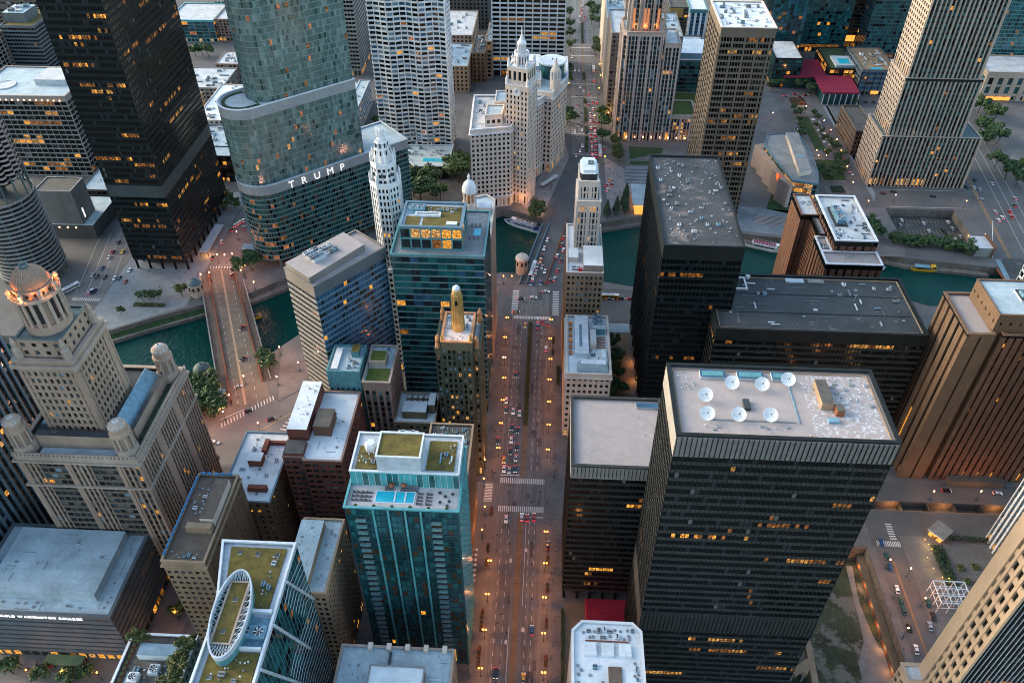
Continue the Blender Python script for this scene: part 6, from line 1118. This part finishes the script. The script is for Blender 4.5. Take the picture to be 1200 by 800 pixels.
# street lamps: pole, arms and glowing globes, each with its own light; light beside the vacant lot is added
def lamp_meshes(two=True):
    p=MB(); p.lathe(0,0,[(.28,0),(.22,.5),(.1,.8),(.08,6.2)],'dark_metal',8); h=MB()
    if two: p.tube((-.7,0,6.1),(.7,0,6.1),.06,'dark_metal',5)
    return p.mesh('pole')
def globes(m,two):
    h=MB()
    for x in ((-.65,.65) if two else (0,)): h.lathe(x,0,[(.12,6.1),(.34,6.4),(.36,6.7),(.2,7.05)],m,10)
    return h.mesh('lamp_head')
PO2,PO1=lamp_meshes(),lamp_meshes(False); HEADS={}
LT=dict(E=('lamp_orange',True,'orange twin-globe street lamp on the near avenue east kerb, {o} from the bridge','street lamps of the near east kerb'),W=('lamp_orange',True,'twin-globe street lamp on the near avenue west kerb, {o} from the bridge','street lamps of the near west kerb'),SW=('lamp_orange',False,'orange lamp on the west pavement beside the turquoise tower, {o} from the crossing','pavement lamps'),N=('lamp_yellow',False,'glowing yellow lamp along the far avenue beyond the bridge','lamps of the far avenue'),P=('lamp_orange',False,'warm lamp on the river plaza beside the cream clock tower building','river plaza lamps'),B=('lamp_warm',False,'warm street lamp on the street between black tower and curved glass tower','lamps between the dark towers'),K=('lamp_warm',False,'warm lamp along the diagonal riverside road near the brown bridge','riverside road lamps'),R=('lamp_warm',False,'bright lamp on the street above the sunken parking lot','lamps above the parking lot'),C=('lamp_warm',False,'one of four white lamps clustered in the central garden','garden cluster lamps'),T=('lamp_yellow',False,'low flaming yellow lamp lining the cafe plaza edge','plaza flame lamps'),H=('lamp_orange',False,'orange lamp on the street in front of the ribbed college building','college street lamps'),Q=('lamp_warm',False,'slim curved-arm lamp with added light beside the vacant lot, {o} from the crosswalk','side street lamps with added light'),G=('lamp_warm',False,'round white lamp in the row at the tan hotel entrance','hotel entrance lamps'))
cnt={}
ORD=['first','second','third','fourth','fifth','sixth','seventh','eighth','ninth','tenth','eleventh','twelfth','thirteenth','fourteenth','fifteenth','sixteenth']
def pointlight(name,x,y,z,e,c,r=.35):
    l=bpy.data.lights.new(name,'POINT'); l.energy=e; l.color=c; l.shadow_soft_size=r
    o=bpy.data.objects.new(name,l); C.objects.link(o); o.location=(x,y,z); return o
for k,x,y in LAMPS:
    m,two,lab,grp=LT[k]; cnt[k]=cnt.get(k,0)+1
    s={'T':.32,'G':.6,'C':.8}.get(k,1.0)
    if k=='W' and cnt[k]%3==0 and y>300: m='lamp_warm'
    t=thing('street_lamp',lab.format(o=ORD[cnt[k]-1]),'street lamp',(x,y,K),grp); t.scale=(s,s,s)
    o=bpy.data.objects.new('pole',PO2 if two else PO1); C.objects.link(o); o.parent=t
    if (m,two) not in HEADS: HEADS[(m,two)]=globes(m,two)
    o=bpy.data.objects.new('lamp_head',HEADS[(m,two)]); C.objects.link(o); o.parent=t
    pointlight('lamp_light',x,y,7.6*s,LK*{'T':150,'G':300,'C':300,'N':600,'P':900,'R':500,'K':2100,'B':1600,'Q':1000,'E':(1300 if y<215 else 900 if y<270 else 650),'W':(1300 if y<215 else 900 if y<270 else 650),'SW':1000,'H':500}.get(k,900),((1,.46,.29) if k in 'KBP' else (1,.36,.11)) if m!='lamp_yellow' else (1,.6,.2))
# bare warm point lights at shop fronts, ramp foot, lower street and lit crowns
for x,y,z,e in ((70,514,4,500),(-232,445,4,900),(-10,512,4,500),(-20,519,6,500),(5,590,4,500),(-200,268,3,500),(-213,300,2,350),(53,350,3,350),(53,335,3,350),(300,700,4,400),(150,222,-6,260),(150,212,-6,260),(150,202,-6,260),(150,192,-6,260),(150,182,-6,260),(150,172,-6,260),(150,162,-6,260),(200,253,-2,500),(225,253,-2,500),(175,253,-2,500),(302,500,-2,500),(-180.2,208.5,148.8,500),(-172,213,148.8,300),(-187,210,148.8,300),(-37.5,265,93,130),(-42,262,93,110),(-33,262,93,110),(71,632,95,350),(64,632,95,300),(78,632,95,300),(-30,520,67,160),(-36,518,67,160),(-28,600,69,200),(-7,517,5,900),(20,150,4,350),(228,706,5,700),(-158,230,4,700),(-160,200,4,500)): pointlight('warm_point_light',x,y,z,e*LK,(1,.42,.13),.6)
for i in range(12): pointlight('dome_floodlight',-180.2+7.6*math.cos(i*.524),217.8+7.6*math.sin(i*.524),149.6,60 if i not in (8,9,0,1) else 300,(1,.25,.05),.4)
# orange glow at the wall foot, built as emissive boxes, and yellow ramp wall by the vacant lot
surf('canopy_glow',(.1,.15,.07),.6)
gw=MB()
for i in range(38): gw.box(153.7,154.4,112+i*3,114.2+i*3,-8.5,-7.6+.6*(i%3),'lava')
tag(gw.build('glow_strip'),'orange glow strip at the foot of the ramp wall beside the vacant lot','glow strip')
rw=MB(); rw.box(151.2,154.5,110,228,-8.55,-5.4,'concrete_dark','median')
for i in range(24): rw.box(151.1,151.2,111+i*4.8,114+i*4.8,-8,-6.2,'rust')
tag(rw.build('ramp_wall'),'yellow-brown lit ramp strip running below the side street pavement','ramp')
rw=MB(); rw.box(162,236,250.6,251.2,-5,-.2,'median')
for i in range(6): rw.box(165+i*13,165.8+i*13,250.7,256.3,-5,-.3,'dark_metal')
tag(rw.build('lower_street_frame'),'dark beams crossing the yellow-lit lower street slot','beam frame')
t=thing('covered_walkway','bent tan covered walkway beside the lower corner of the dish-roofed tower','walkway',(112,168,-8.6)); a=MB(); p_=[(117.2,181),(116.4,163),(108.1,166.6),(112.7,166.8),(116,172.2)]
for (q,r_) in ((p_[0],p_[1]),(p_[3],p_[4]),(p_[4],p_[2])):
    d=Vector((r_[0]-q[0],r_[1]-q[1],0)).normalized(); n=Vector((-d.y,d.x,0))*1.3
    a.prism([(q[0]-n.x,q[1]-n.y),(r_[0]-n.x,r_[1]-n.y),(r_[0]+n.x,r_[1]+n.y),(q[0]+n.x,q[1]+n.y)],-4.5+.05*len(a.f)/5,-2+.05*len(a.f)/5,'stone_tan',bottom=True)
a.build('deck',t); a=MB()
for x,y in p_: a.box(x-.4,x+.4,y-.4,y+.4,-8.6,-4,'concrete')
a.build('post',t)
# ---- cars
def car_meshes():
    prof=[(-2.25,.45),(-2.2,.85),(-1.5,.95),(-.9,.98),(.9,.98),(1.9,.88),(2.25,.7),(2.25,.4)]
    out={}
    for m in [k for k in MATS if k.startswith('car_') and k!='car_glass']:
        b=MB(); n=len(prof); k=len(b.v)
        for s,ins in ((-1,.0),(1,.0)):
            for x,z in prof: b.v.append((s*(.9-(.06 if z>.9 else 0)-(.12 if abs(x)>2.1 else 0)),x,z))
        i=b.mi(m)
        for a in range(n):
            e=(a+1)%n; b.f.append((a,e,n+e,n+a)); b.fm.append(i)
        b.f.append(tuple(range(n))); b.fm.append(i); b.f.append(tuple(range(2*n-1,n-1,-1))); b.fm.append(i)
        r=.66; R_=[(-r,-1.15),(r,-1.15),(r,.35),(-r,.35)]; b.prism(R_,1.38,1.46,m)
        for sx in (-1,1):
            for yy,yt in ((-1.75,-1.15),(.95,.35)): b.tube((sx*.8,yy,.95),(sx*.66,yt,1.42),.05,m,4)
        out[m]=b.mesh('body')
    g=MB(); g.prism([(-.82,-1.8),(.82,-1.8),(.82,1.0),(-.82,1.0)],.94,1.4,'car_glass',poly1=[(-.64,-1.15),(.64,-1.15),(.64,.35),(-.64,.35)])
    h=MB(); h.box(-.3,.3,-.05,.05,0,.16,'head_white'); t=MB(); t.box(-.32,.32,-.06,.06,0,.2,'tail_red')
    w=MB(); w.tube((-.1,0,.32),(.1,0,.32),.32,'tyre',10)
    return out,g.mesh('glasshouse'),h.mesh('headlight'),t.mesh('taillight'),w.mesh('wheel')
CB,CG,CH,CT,CWH=car_meshes()
REG=dict(ms='on the near avenue west lanes, {o} from the bridge',mn='on the near avenue east lanes, {o} from the bridge',mk='parked on the west pavement of the near avenue',bs='on the avenue bridge west carriageway, {o} from its far end',wx='in the wide bridge crossing at the avenue, {o} from the river',bn='on the avenue bridge east carriageway, {o} from its far end',ew='on the riverside road beside the black box tower, {o} from the avenue',pc='on the plaza drive behind the slim setback tower',nn='in the jammed east lanes of the far avenue, {o} from the top',ns='in the west lanes of the far avenue, {o} from the top',ss='on the street left of the stilted tower, {o} from its far end',wn='between black and curved towers, {o} from the far end',wb='crossing the brown left bridge, {o} from the far end',wk='at the brown bridge junction, {o} from the river',il='on the street above the parking lot',cn='waiting beside the ribbed tower corner, {o} from the top',cs='on the wide right edge street, {o} from the top',pk='parked in the sunken riverside lot, {o} from its back wall',lk='on the side street below the tan hotel',re='on the street beside the vacant lot, {o} from the crosswalk',cc='on the drive around the central garden, {o} from the crimson roof')
seen={}
CARS.sort(key=lambda c:(c[0],c[1],-c[3]))
for rg,col,x,y,hd,z in CARS:
    k=(rg,col); seen[k]=seen.get(k,0)+1; o_=ORD[min(seen[k]-1,15)]
    tot=sum(1 for c in CARS if c[0]==rg and c[1]==col)
    head=REG[rg].split(',')[0]; tail=REG[rg].split(', {o}')[1] if '{o}' in REG[rg] else ''
    ph=head+(', '+o_+' '+col+tail if tot>1 and tail else '')
    t=thing('car',col+' car '+ph,'car',(x,y,z+.02),'cars '+REG[rg].split(',')[0],-R(hd))
    far=y>560
    parts=[('body',CB['car_'+col],(0,0,0)),('glasshouse',CG,(0,0,0))]
    if not far: parts+=[('wheel',CWH,(s*.82,yy,0)) for s in (-1,1) for yy in (-1.4,1.4)]
    if rg not in ('pk','re','ss','il','cn'): parts+=[('headlight',CH,(s*.58,2.24,.6)) for s in (-1,1)]+[('taillight',CT,(s*.58,-2.22,.66)) for s in (-1,1)]
    for n_,me,l in parts:
        o=bpy.data.objects.new(n_,me); C.objects.link(o); o.parent=t; o.location=l
def bus(x,y,hd,L,m,lab,z=0,h=3.1):
    t=thing('bus',lab,'bus',(x,y,z),'buses',-R(hd)); b=MB(); b.box(-1.25,1.25,-L/2,L/2,.4,h-.15,m); b.prism(rect(-1.25,1.25,-L/2,L/2),h-.15,h,m,'car_white',poly1=rect(-1.1,1.1,-L/2+.2,L/2-.2)); b.box(-.7,.7,-L/4,L/4,h,h+.3,'pale_metal')
    k=MB(); k.box(-1.28,1.28,-L/2+.6,L/2-.5,1.4,2.4,'car_glass'); k.box(-1.1,1.1,L/2-.1,L/2+.03,1.2,2.6,'car_glass')
    for n_,mb in (('body',b),('window_band',k)):
        o=bpy.data.objects.new(n_,mb.mesh(n_)); C.objects.link(o); o.parent=t
    for s in (-1,1):
        for yy in (-L/2+2.4,L/2-2.4):
            o=bpy.data.objects.new('wheel',CWH); C.objects.link(o); o.parent=t; o.location=(s*1.15,yy,0); o.scale=(1.2,1.5,1.5)
        o=bpy.data.objects.new('taillight',CT); C.objects.link(o); o.parent=t; o.location=(s*.8,-L/2-.02,.9)
bus(-8.3,439,190,17,'car_white','long white bus nearing the avenue crossing on the bridge'); bus(15.2,462,10,11,'car_white','white bus leaving the crossing northwards on the avenue bridge'); bus(41,412,90,14,'car_yellow','yellow sided bus on the riverside road beside the pale setback tower')
bus(42,608,0,17,'car_white','long pale bus in the traffic jam beside the gothic tower lawn'); bus(41,776,0,11,'car_white','pale bus on the far avenue beside the thin white tower'); bus(-309,403,35,13,'car_white','long white bus at the corner of the wide left street'); bus(-293,401,35,6,'car_blue','short blue and white van beside the long bus on the left street',h=2.4); bus(213,652,170,9,'car_white','white stretch limousine bus on the drive beside the garden',h=2.2)
# ---- boats
def hull(mb,L,Wd,z0,z1,m,top):
    pts=[(0,L/2),(Wd*.32,L*.36),(Wd*.5,L*.15),(Wd*.5,-L*.38),(Wd*.4,-L/2),(-Wd*.4,-L/2),(-Wd*.5,-L*.38),(-Wd*.5,L*.15),(-Wd*.32,L*.36)][::-1]
    low=[(x*.82,y*.95) for x,y in pts]; mb.prism(low,z0,z1,m,top,poly1=pts); mb.ring(offset(pts,.12),offset(pts,-.15),z1,z1+.5,m)
def boat(name,x,y,hd,L,Wd,m,deck,lab,build):
    t=thing(name,lab,'boat',(x,y,-6.6),None,-R(hd)); h=MB(); hull(h,L,Wd,-.3,1.5,m,deck)
    P={'hull':h}; build(lambda n:P.setdefault(n,MB()))
    for n_,mb in P.items():
        o=bpy.data.objects.new(n_,mb.mesh(n_)); C.objects.link(o); o.parent=t
def tour(c1,c2):
    def f(p):
        p('cabin').box(-2.6,2.6,-10,6,1.5,3.6,'white_metal'); p('window_band').box(-2.65,2.65,-9.5,5.5,2.1,3.1,'car_glass')
        p('upper_deck').box(-2.8,2.8,-11,7,3.6,3.8,c1); p('wheelhouse').box(-1.6,1.6,5.5,9,1.5,5.2,'white_metal'); p('wheelhouse').box(-1.65,1.65,7,9.05,3.9,4.8,'car_glass')
        for i in range(9):
            for s in (-1.9,-.9,.4,1.4): p('seat_row').box(s-.35,s+.35,-9.6+i*1.7,-8.6+i*1.7,3.8,4.5,c2)
        p('rail').ring(rect(-2.8,2.8,-11,7),rect(-2.7,2.7,-10.9,6.9),4.6,4.75,'white_metal')
    return f
boat('tour_boat',-18,503,-64,30,7.5,'white_metal','car_blue','white tour boat with blue deck moored beside the avenue bridge',tour('car_blue','pale_metal'))
boat('tour_boat',157,483,-70+180,30,7.5,'white_metal','plaza','white tour boat with red and purple deck on the right river stretch',tour('pale_metal','car_red'))
def taxi(p):
    p('canopy').box(-2,2,-8,2,3.2,3.5,'blue_unit')
    for i in range(5):
        for s in (-1.9,1.9): p('post').tube((s,-7.8+i*2.4,1.5),(s,-7.8+i*2.4,3.2),.08,'dark_metal',4)
    p('wheelhouse').box(-1.7,1.7,2.6,5.6,1.5,4.3,'car_yellow'); p('wheelhouse').box(-1.75,1.75,3.5,5.65,2.8,3.9,'car_glass')
    for i in range(5): p('bench').box(-1.6,1.6,-7+i*1.9,-6.2+i*1.9,1.5,2.2,'dark_metal')
boat('water_taxi',261,462.5,96,20,5,'car_yellow','dark_metal','yellow water taxi with dark canopy moored under the tree row',taxi)
boat('water_taxi',-184,388,245,7.5,3,'car_yellow','dark_metal','small yellow boat leaving a wake beside the brown bridge',lambda p:p('canopy').box(-1,1,-2,1,1.5,2.6,'dark_metal'))
boat('motor_boat',230,462,80,7,3,'white_metal','pale_metal','tiny pale motor boat beside the brown brick tower quay',lambda p:p('cabin').box(-1,1,-1,1.5,1.5,2.4,'car_glass'))
# ---- awnings, tents, terraces
def flat(name,poly,z0,z1,m,lab,cat,posts=True):
    t=thing(name,lab,cat,(poly[0][0],poly[0][1],0)); a=MB(); a.prism(poly,z1-.35,z1,m,bottom=True); a.build('canopy',t)
    if posts:
        p=MB()
        for x,y in offset(poly,-.5): p.box(x-.15,x+.15,y-.15,y+.15,z0,z1-.35,'dark_metal')
        p.build('post',t)
t=thing('event_tent','bright red flat tent between the dark slabs and the white clipped-corner roof','tent',(31,188,K)); a=MB(); a.prism(rect(22.2,42,181,192.8),4.2,4.6,'red_fabric',poly1=rect(22.6,41.6,181.4,192.4)); 
for i in range(6): a.box(22.4,41.8,182+i*2,182.15+i*2,4.6,4.68,'red_fabric')
a.build('canopy',t); a=MB()
for x in (22.5,28.8,35.2,41.6):
    for y in (181.4,192.4): a.box(x-.1,x+.1,y-.1,y+.1,K,4.2,'white_metal')
a.build('post',t)
flat('entrance_canopy',[(-236.6,477),(-236.6,443),(-230.4,443),(-230.4,477)],K,5,'pale_metal','long pale grey entrance canopy along the black tower side','canopy'); flat('entrance_canopy',[(-209,447.5),(-198,447.5),(-198,454),(-209,454)],K,5,'blue_unit','small sky blue canopy at the curved glass tower corner','canopy')
flat('tram_shelter',[(-33,197),(-30.6,197),(-30.6,226),(-33,226)],K,4.5,'pale_metal','narrow pale bus shelter strip beside the turquoise tower','shelter')
flat('kiosk',[(-183,300.5),(-178.5,300.5),(-176.5,313.5),(-181,314.5)],K,3.4,'blue_unit','blue roofed kiosk with red panel by the riverside trees','kiosk')
flat('entrance_canopy',[(-200,151.5),(-184,151.5),(-184,156),(-200,156)],K,4.2,'canopy_glow','yellow-green lit entrance canopy under the ribbed college front','canopy')
for i in range(5): flat('awning',[(-222+i*7,150.5),(-217.5+i*7,150.5),(-217.5+i*7,153),(-222+i*7,153)],K,3.2,'red_fabric' if i%2 else 'cloth_grey','small awning '+('of red cloth' if i%2 else 'of grey cloth')+' on the college pavement, '+ORD[i]+' along the front','awning')
t=thing('cafe_pavilion','square tilted roof cafe pavilion with amber lit rim on the lower plaza','pavilion',(190,237,K)); a=MB(); Q=rotp(rect(185.8,194.6,233,241),40,(190,237)); a.prism(Q,3.6,4.2,'pale_metal','louver_grey'); a.build('roof',t); a=MB(); a.prism(offset(Q,-.9),K,3.6,'shop_warm'); a.build('glazing',t)
t=thing('lattice_canopy','white tubular lattice canopy frame beside the beige gridded tower','canopy',(181,202,K)); a=MB()
for i in range(4):
    for j in range(4):
        x,y=175+i*4.5,196+j*3.6; a.tube((x,y,K),(x,y,8),.2,'white_metal',5)
        if i<3: a.tube((x,y,8),(x+4.5,y,8),.25,'white_metal',5); a.tube((x,y,4),(x+4.5,y,4),.15,'white_metal',5)
        if j<3: a.tube((x,y,8),(x,y+3.6,8),.25,'white_metal',5); a.tube((x,y,4),(x,y+3.6,4),.15,'white_metal',5)
a.build('frame',t)
um=MB(); um.lathe(0,0,[(1.5,2.2),(.1,3.0)],'cloth_white',8); UMm=um.mesh('umbrella_top'); up=MB(); up.tube((0,0,0),(0,0,2.3),.06,'dark_metal',5); UPm=up.mesh('pole')
def umbrella(x,y,z,lab,grp,s=1.0,me=None):
    t=thing('parasol',lab,'parasol',(x,y,z),grp); t.scale=(s,s,s)
    for n_,m_ in (('canopy',me or UMm),('pole',UPm)): o=bpy.data.objects.new(n_,m_); C.objects.link(o); o.parent=t
for i in range(8): umbrella(-64+i%4*2.9,271.5+i//4*3.4,CAFEZ,'square white parasol in the rows on the roof cafe terrace','roof cafe parasols',.85)
for i in range(6): umbrella(-4+i*1.9,548+i*2.6,K,'white parasol in the slanting row on the river plaza','river plaza parasols',1.5)
for i in range(10): umbrella(230.5+(i%2)*3,672-i*5.2,K,'white parasol beside the central garden lawn','garden parasols',1.2)
for i in range(14): umbrella(-29.5+(i%2)*1.9,201+i//2*2.7,K,'small pale parasol in the pavement cafe beside the turquoise tower','pavement cafe parasols',.55)
rd=MB(); rd.lathe(0,0,[(1.4,2.2),(.1,2.9)],'rust',8); RDm=rd.mesh('canopy')
for x,y in ((-49.5,171.6),(-45.5,171.8)): umbrella(x,y,POOLZ,'dark red parasol behind the roof pool','pool deck parasols',.8,RDm)
lg=MB(); lg.box(-.35,.35,-.9,.5,.25,.4,'cloth_grey'); lg.prism(rect(-.35,.35,.5,.62),.3,.95,'cloth_grey',poly1=rect(-.35,.35,.95,1.05)); LGm=lg.mesh('cushion'); lf=MB(); lf.box(-.38,.38,-.95,1,.1,.22,'dark_metal'); LFm=lf.mesh('frame')
def lounger(x,y,z,rz,lab,grp):
    t=thing('sun_lounger',lab,'sun lounger',(x,y,z),grp,rz)
    for n_,m_ in (('cushion',LGm),('frame',LFm)): o=bpy.data.objects.new(n_,m_); C.objects.link(o); o.parent=t
for i in range(11): 
    if i not in (3,4): lounger(-51.5+i*1.05,171.2,POOLZ,0,'dark sun lounger in the row behind the roof pool','loungers behind the roof pool')
for k,x in enumerate((-61.5,-60,-58.3,-56.8)):
    for j in range(3): lounger(x,166+j*1.6,POOLZ,1.57,'dark sun lounger west of the roof pool','loungers west of the roof pool')
for k,x in enumerate((-39.5,-36.4)):
    for j in range(4): lounger(x,165.3+j*1.4,POOLZ,1.57,'dark sun lounger east of the roof pool','loungers east of the roof pool')
tb=MB(); tb.lathe(0,0,[(.25,0),(.06,.1),(.06,.65),(.6,.68),(.6,.74)],'dark_metal',10); TBm=tb.mesh('table')
for x,y in ((-33,170),(-31,168.5),(-29.5,166.5),(-32.5,166),(-30,164.6),(-28.6,169.6)): o=bpy.data.objects.new('cafe_table',TBm); C.objects.link(o); o.location=(x,y,POOLZ); tag(o,'round dark table at the east end of the pool deck','table','pool deck tables')
for i in range(6): lounger(-36.6+i%3*2,322.5 if i<3 else 333.5,TEALZ,0,'dark lounger beside the small teal tower pool','teal tower loungers')
for i in range(6): planter(-61+i*6.1,-60+i*6.1,163.0,163.7,.7,'small yellow-green plant pot along the pool deck front edge','pool deck pots',('willow_0','leaf_2'),z=POOLZ)
# ---- satellite dishes on the big gravel roof
def dish(x,y,lab,r=2.15):
    t=thing('satellite_dish',lab,'satellite dish',(x,y,148.74),'satellite dishes on the gravel roof'); d=MB(); k=20
    ax=Vector((-.06,-.62,.78)).normalized(); u=ax.orthogonal().normalized(); w=ax.cross(u); c=Vector((x,y,148.74+2.4)); i=d.mi('white_metal'); rings=[]
    for j in range(7):
        rr=r*j/6; hh=.55*(j/6)**2
        rings.append([c+ax*hh+(u*math.cos(6.28318*a/k)+w*math.sin(6.28318*a/k))*rr for a in range(k)])
    for j in range(6):
        for a in range(k): d.face([tuple(rings[j][a]),tuple(rings[j][(a+1)%k]),tuple(rings[j+1][(a+1)%k]),tuple(rings[j+1][a])],'white_metal')
    for a in range(k):
        q=[tuple(rings[6][a]),tuple(rings[6][(a+1)%k]),tuple(rings[6][(a+1)%k]-ax*.25),tuple(rings[6][a]-ax*.25)]; d.face(q,'pale_metal')
    d.build('reflector',t); p=MB(); p.lathe(x,y+.6,[(.7,148.75),(.35,149.3),(.3,150.7)],'grey_metal',10); p.tube(tuple(c-ax*.1),(x,y+.6,150.6),.25,'grey_metal',6); p.build('mount',t)
    f=MB(); f.tube(tuple(c+ax*1.9),tuple(c+ax*1.5),.22,'dark_metal',8)
    for a in range(3): f.tube(tuple(rings[4][a*7]),tuple(c+ax*1.75),.05,'grey_metal',4)
    f.build('feed_arm',t)
DL=['front row, leftmost white dish beside the roof edge','front row, middle white dish on the gravel roof','front row, last white dish nearest the patched gravel','back row dish at the far left of the gravel roof','back row dish in front of the blue skylight','back row dish between the blue skylights','back row dish at the end beside the patched gravel']
for (x,y),l in zip([(48.3,164.6),(57.3,164.6),(66.4,164.9),(48.8,172.2),(57.4,177.9),(66.3,177.6),(74.6,180.1)],DL): dish(x,y,'large white satellite dish, '+l)
# ---- people: one continuous skinned figure per clothing colour, mid-stride
def person_mesh(top,legs):
    J=[(0,0,.98),(0,0,1.2),(0,.01,1.42),(0,.02,1.54),(0,.03,1.66),(0,.03,1.76),(.2,0,1.42),(.25,-.12,1.15),(.24,.02,.9),(-.2,0,1.42),(-.25,.12,1.15),(-.24,.22,.93),(.1,.02,.94),(.11,.2,.52),(.11,.12,.08),(.11,.26,.04),(-.1,-.02,.94),(-.11,-.1,.52),(-.11,-.34,.12),(-.11,-.24,.04)]
    Ed=[(0,1),(1,2),(2,3),(3,4),(4,5),(2,6),(6,7),(7,8),(2,9),(9,10),(10,11),(0,12),(12,13),(13,14),(14,15),(0,16),(16,17),(17,18),(18,19)]
    RR=[.16,.15,.17,.06,.1,.08,.075,.05,.045,.075,.05,.045,.1,.07,.05,.04,.1,.07,.05,.04]
    me=bpy.data.meshes.new('person'); me.from_pydata(J,Ed,[]); o=bpy.data.objects.new('person',me); C.objects.link(o)
    sm=o.modifiers.new('s','SKIN'); 
    for i,r in enumerate(RR): me.skin_vertices[0].data[i].radius=(r,r*.85)
    me.skin_vertices[0].data[0].use_root=True
    sb=o.modifiers.new('u','SUBSURF'); sb.levels=1
    bpy.context.view_layer.update(); dg=bpy.context.evaluated_depsgraph_get(); nm=bpy.data.meshes.new_from_object(o.evaluated_get(dg)); bpy.data.objects.remove(o)
    nm.materials.clear()
    for m in (top,legs,'skin','hair_dark'): nm.materials.append(MATS[m])
    for p in nm.polygons:
        c=p.center; p.material_index=3 if c.z>1.74 or (c.z>1.62 and c.y<.0) else 2 if c.z>1.52 or (abs(c.x)>.2 and c.z<.97 and c.z>.8) else 0 if c.z>.96 else 1
    nm.name='person'; return nm
PMS=[(n_,person_mesh(a,b_)) for n_,a,b_ in (('black','cloth_black','cloth_black'),('navy','cloth_navy','cloth_black'),('white','cloth_white','cloth_navy'),('red','cloth_red','cloth_black'),('grey','cloth_grey','cloth_navy'))]
rng=random.Random(11)
SPOTS=[(24,rect(5,9.5,150,236),'walking on the east pavement of the near avenue'),(16,rect(-28,-23.5,150,240),'walking on the west pavement of the near avenue'),(14,rect(4.5,10,244,330),'walking on the east pavement near the middle crossing'),(10,rect(5,10,262.5,267),'waiting at the east corner of the middle crossing'),(9,rect(-25,-20.5,259,266),'waiting at the west corner of the middle crossing'),(14,rect(-28.5,-23,270,385),'walking on the west pavement before the teal tower'),(9,rect(-26,-20,392,424),'crossing beside the bridge head plaza'),(20,[(-15,522),(-6,497),(8,570),(0,560)],'strolling on the river plaza below the clock tower'),(16,[(46,530),(58,530),(58,590),(48,590)],'strolling on the steps plaza behind the setback tower'),(10,rect(-180,-166,300,312),'waiting at the brown bridge corner'),(8,rect(-145,-141,270,300),'crossing the diagonal riverside road'),(8,rect(-280,-235,405,425),'walking on the plaza under the black stilted tower'),(8,rect(155,158,165,225),'walking on the pavement beside the vacant lot'),(6,rect(160,172,268,270),'standing at the tan hotel corner'),(5,rect(-60,-30,172,172.6),None)]
for n_,P,where in SPOTS:
    if not where: continue
    xs=[p[0] for p in P]; ys=[p[1] for p in P]
    for i in range(n_):
        a,b_=rng.random(),rng.random()
        x=(P[0][0]*(1-a)+P[1][0]*a)*(1-b_)+(P[3][0]*(1-a)+P[2][0]*a)*b_; y=(P[0][1]*(1-a)+P[1][1]*a)*(1-b_)+(P[3][1]*(1-a)+P[2][1]*a)*b_
        cn,me=rng.choice(PMS); o=bpy.data.objects.new('person',me); C.objects.link(o); o.location=(x,y,K+.005); o.rotation_euler=(0,0,rng.choice((0,3.14,1.57,-1.57))+rng.uniform(-.4,.4)); tag(o,'pedestrian in '+cn+' '+where,'person','pedestrians '+where)
# ================================================================ light, camera
EL,AZ=R(20),R(285)   # late sun low in the west-north-west
w=bpy.data.worlds.new('World'); sc.world=w; w.use_nodes=True; nt=w.node_tree
sky=nt.nodes.new('ShaderNodeTexSky'); sky.sky_type='NISHITA'; sky.sun_disc=False; sky.sun_elevation=EL; sky.sun_rotation=AZ; sky.air_density=1.0; sky.dust_density=2.0; sky.ozone_density=.5
bg=nt.nodes['Background']; bg.inputs['Strength'].default_value=.12; mx=nt.nodes.new('ShaderNodeMix'); mx.data_type='RGBA'; mx.blend_type='MULTIPLY'; mx.inputs[0].default_value=1; mx.inputs[7].default_value=(.93,1.0,.97,1); nt.links.new(sky.outputs['Color'],mx.inputs[6]); nt.links.new(mx.outputs[2],bg.inputs['Color'])
l=bpy.data.lights.new('sun','SUN'); l.energy=.5; l.angle=R(30); l.color=(1,.84,.70); o=bpy.data.objects.new('sun',l); C.objects.link(o)
d=Vector((math.sin(AZ)*math.cos(EL),math.cos(AZ)*math.cos(EL),math.sin(EL))); o.rotation_euler=(-d).to_track_quat('-Z','Y').to_euler()
cam=bpy.data.cameras.new('camera'); cam.sensor_width=36; cam.lens=36*943/1200; cam.clip_start=1; cam.clip_end=6000
o=bpy.data.objects.new('camera',cam); C.objects.link(o); o.location=(0,0,320); o.rotation_euler=(math.pi/2-R(41.1),0,R(2.9)); sc.camera=o
v=sc.view_settings; v.view_transform='Standard'; v.look='None'; v.exposure=EXPO; v.gamma=1
sc.cycles.max_bounces=5; sc.cycles.diffuse_bounces=3; sc.cycles.glossy_bounces=3; sc.cycles.caustics_reflective=False; sc.cycles.caustics_refractive=False; sc.cycles.sample_clamp_indirect=3; sc.cycles.use_denoising=True

sc.cycles.filter_width=1.0
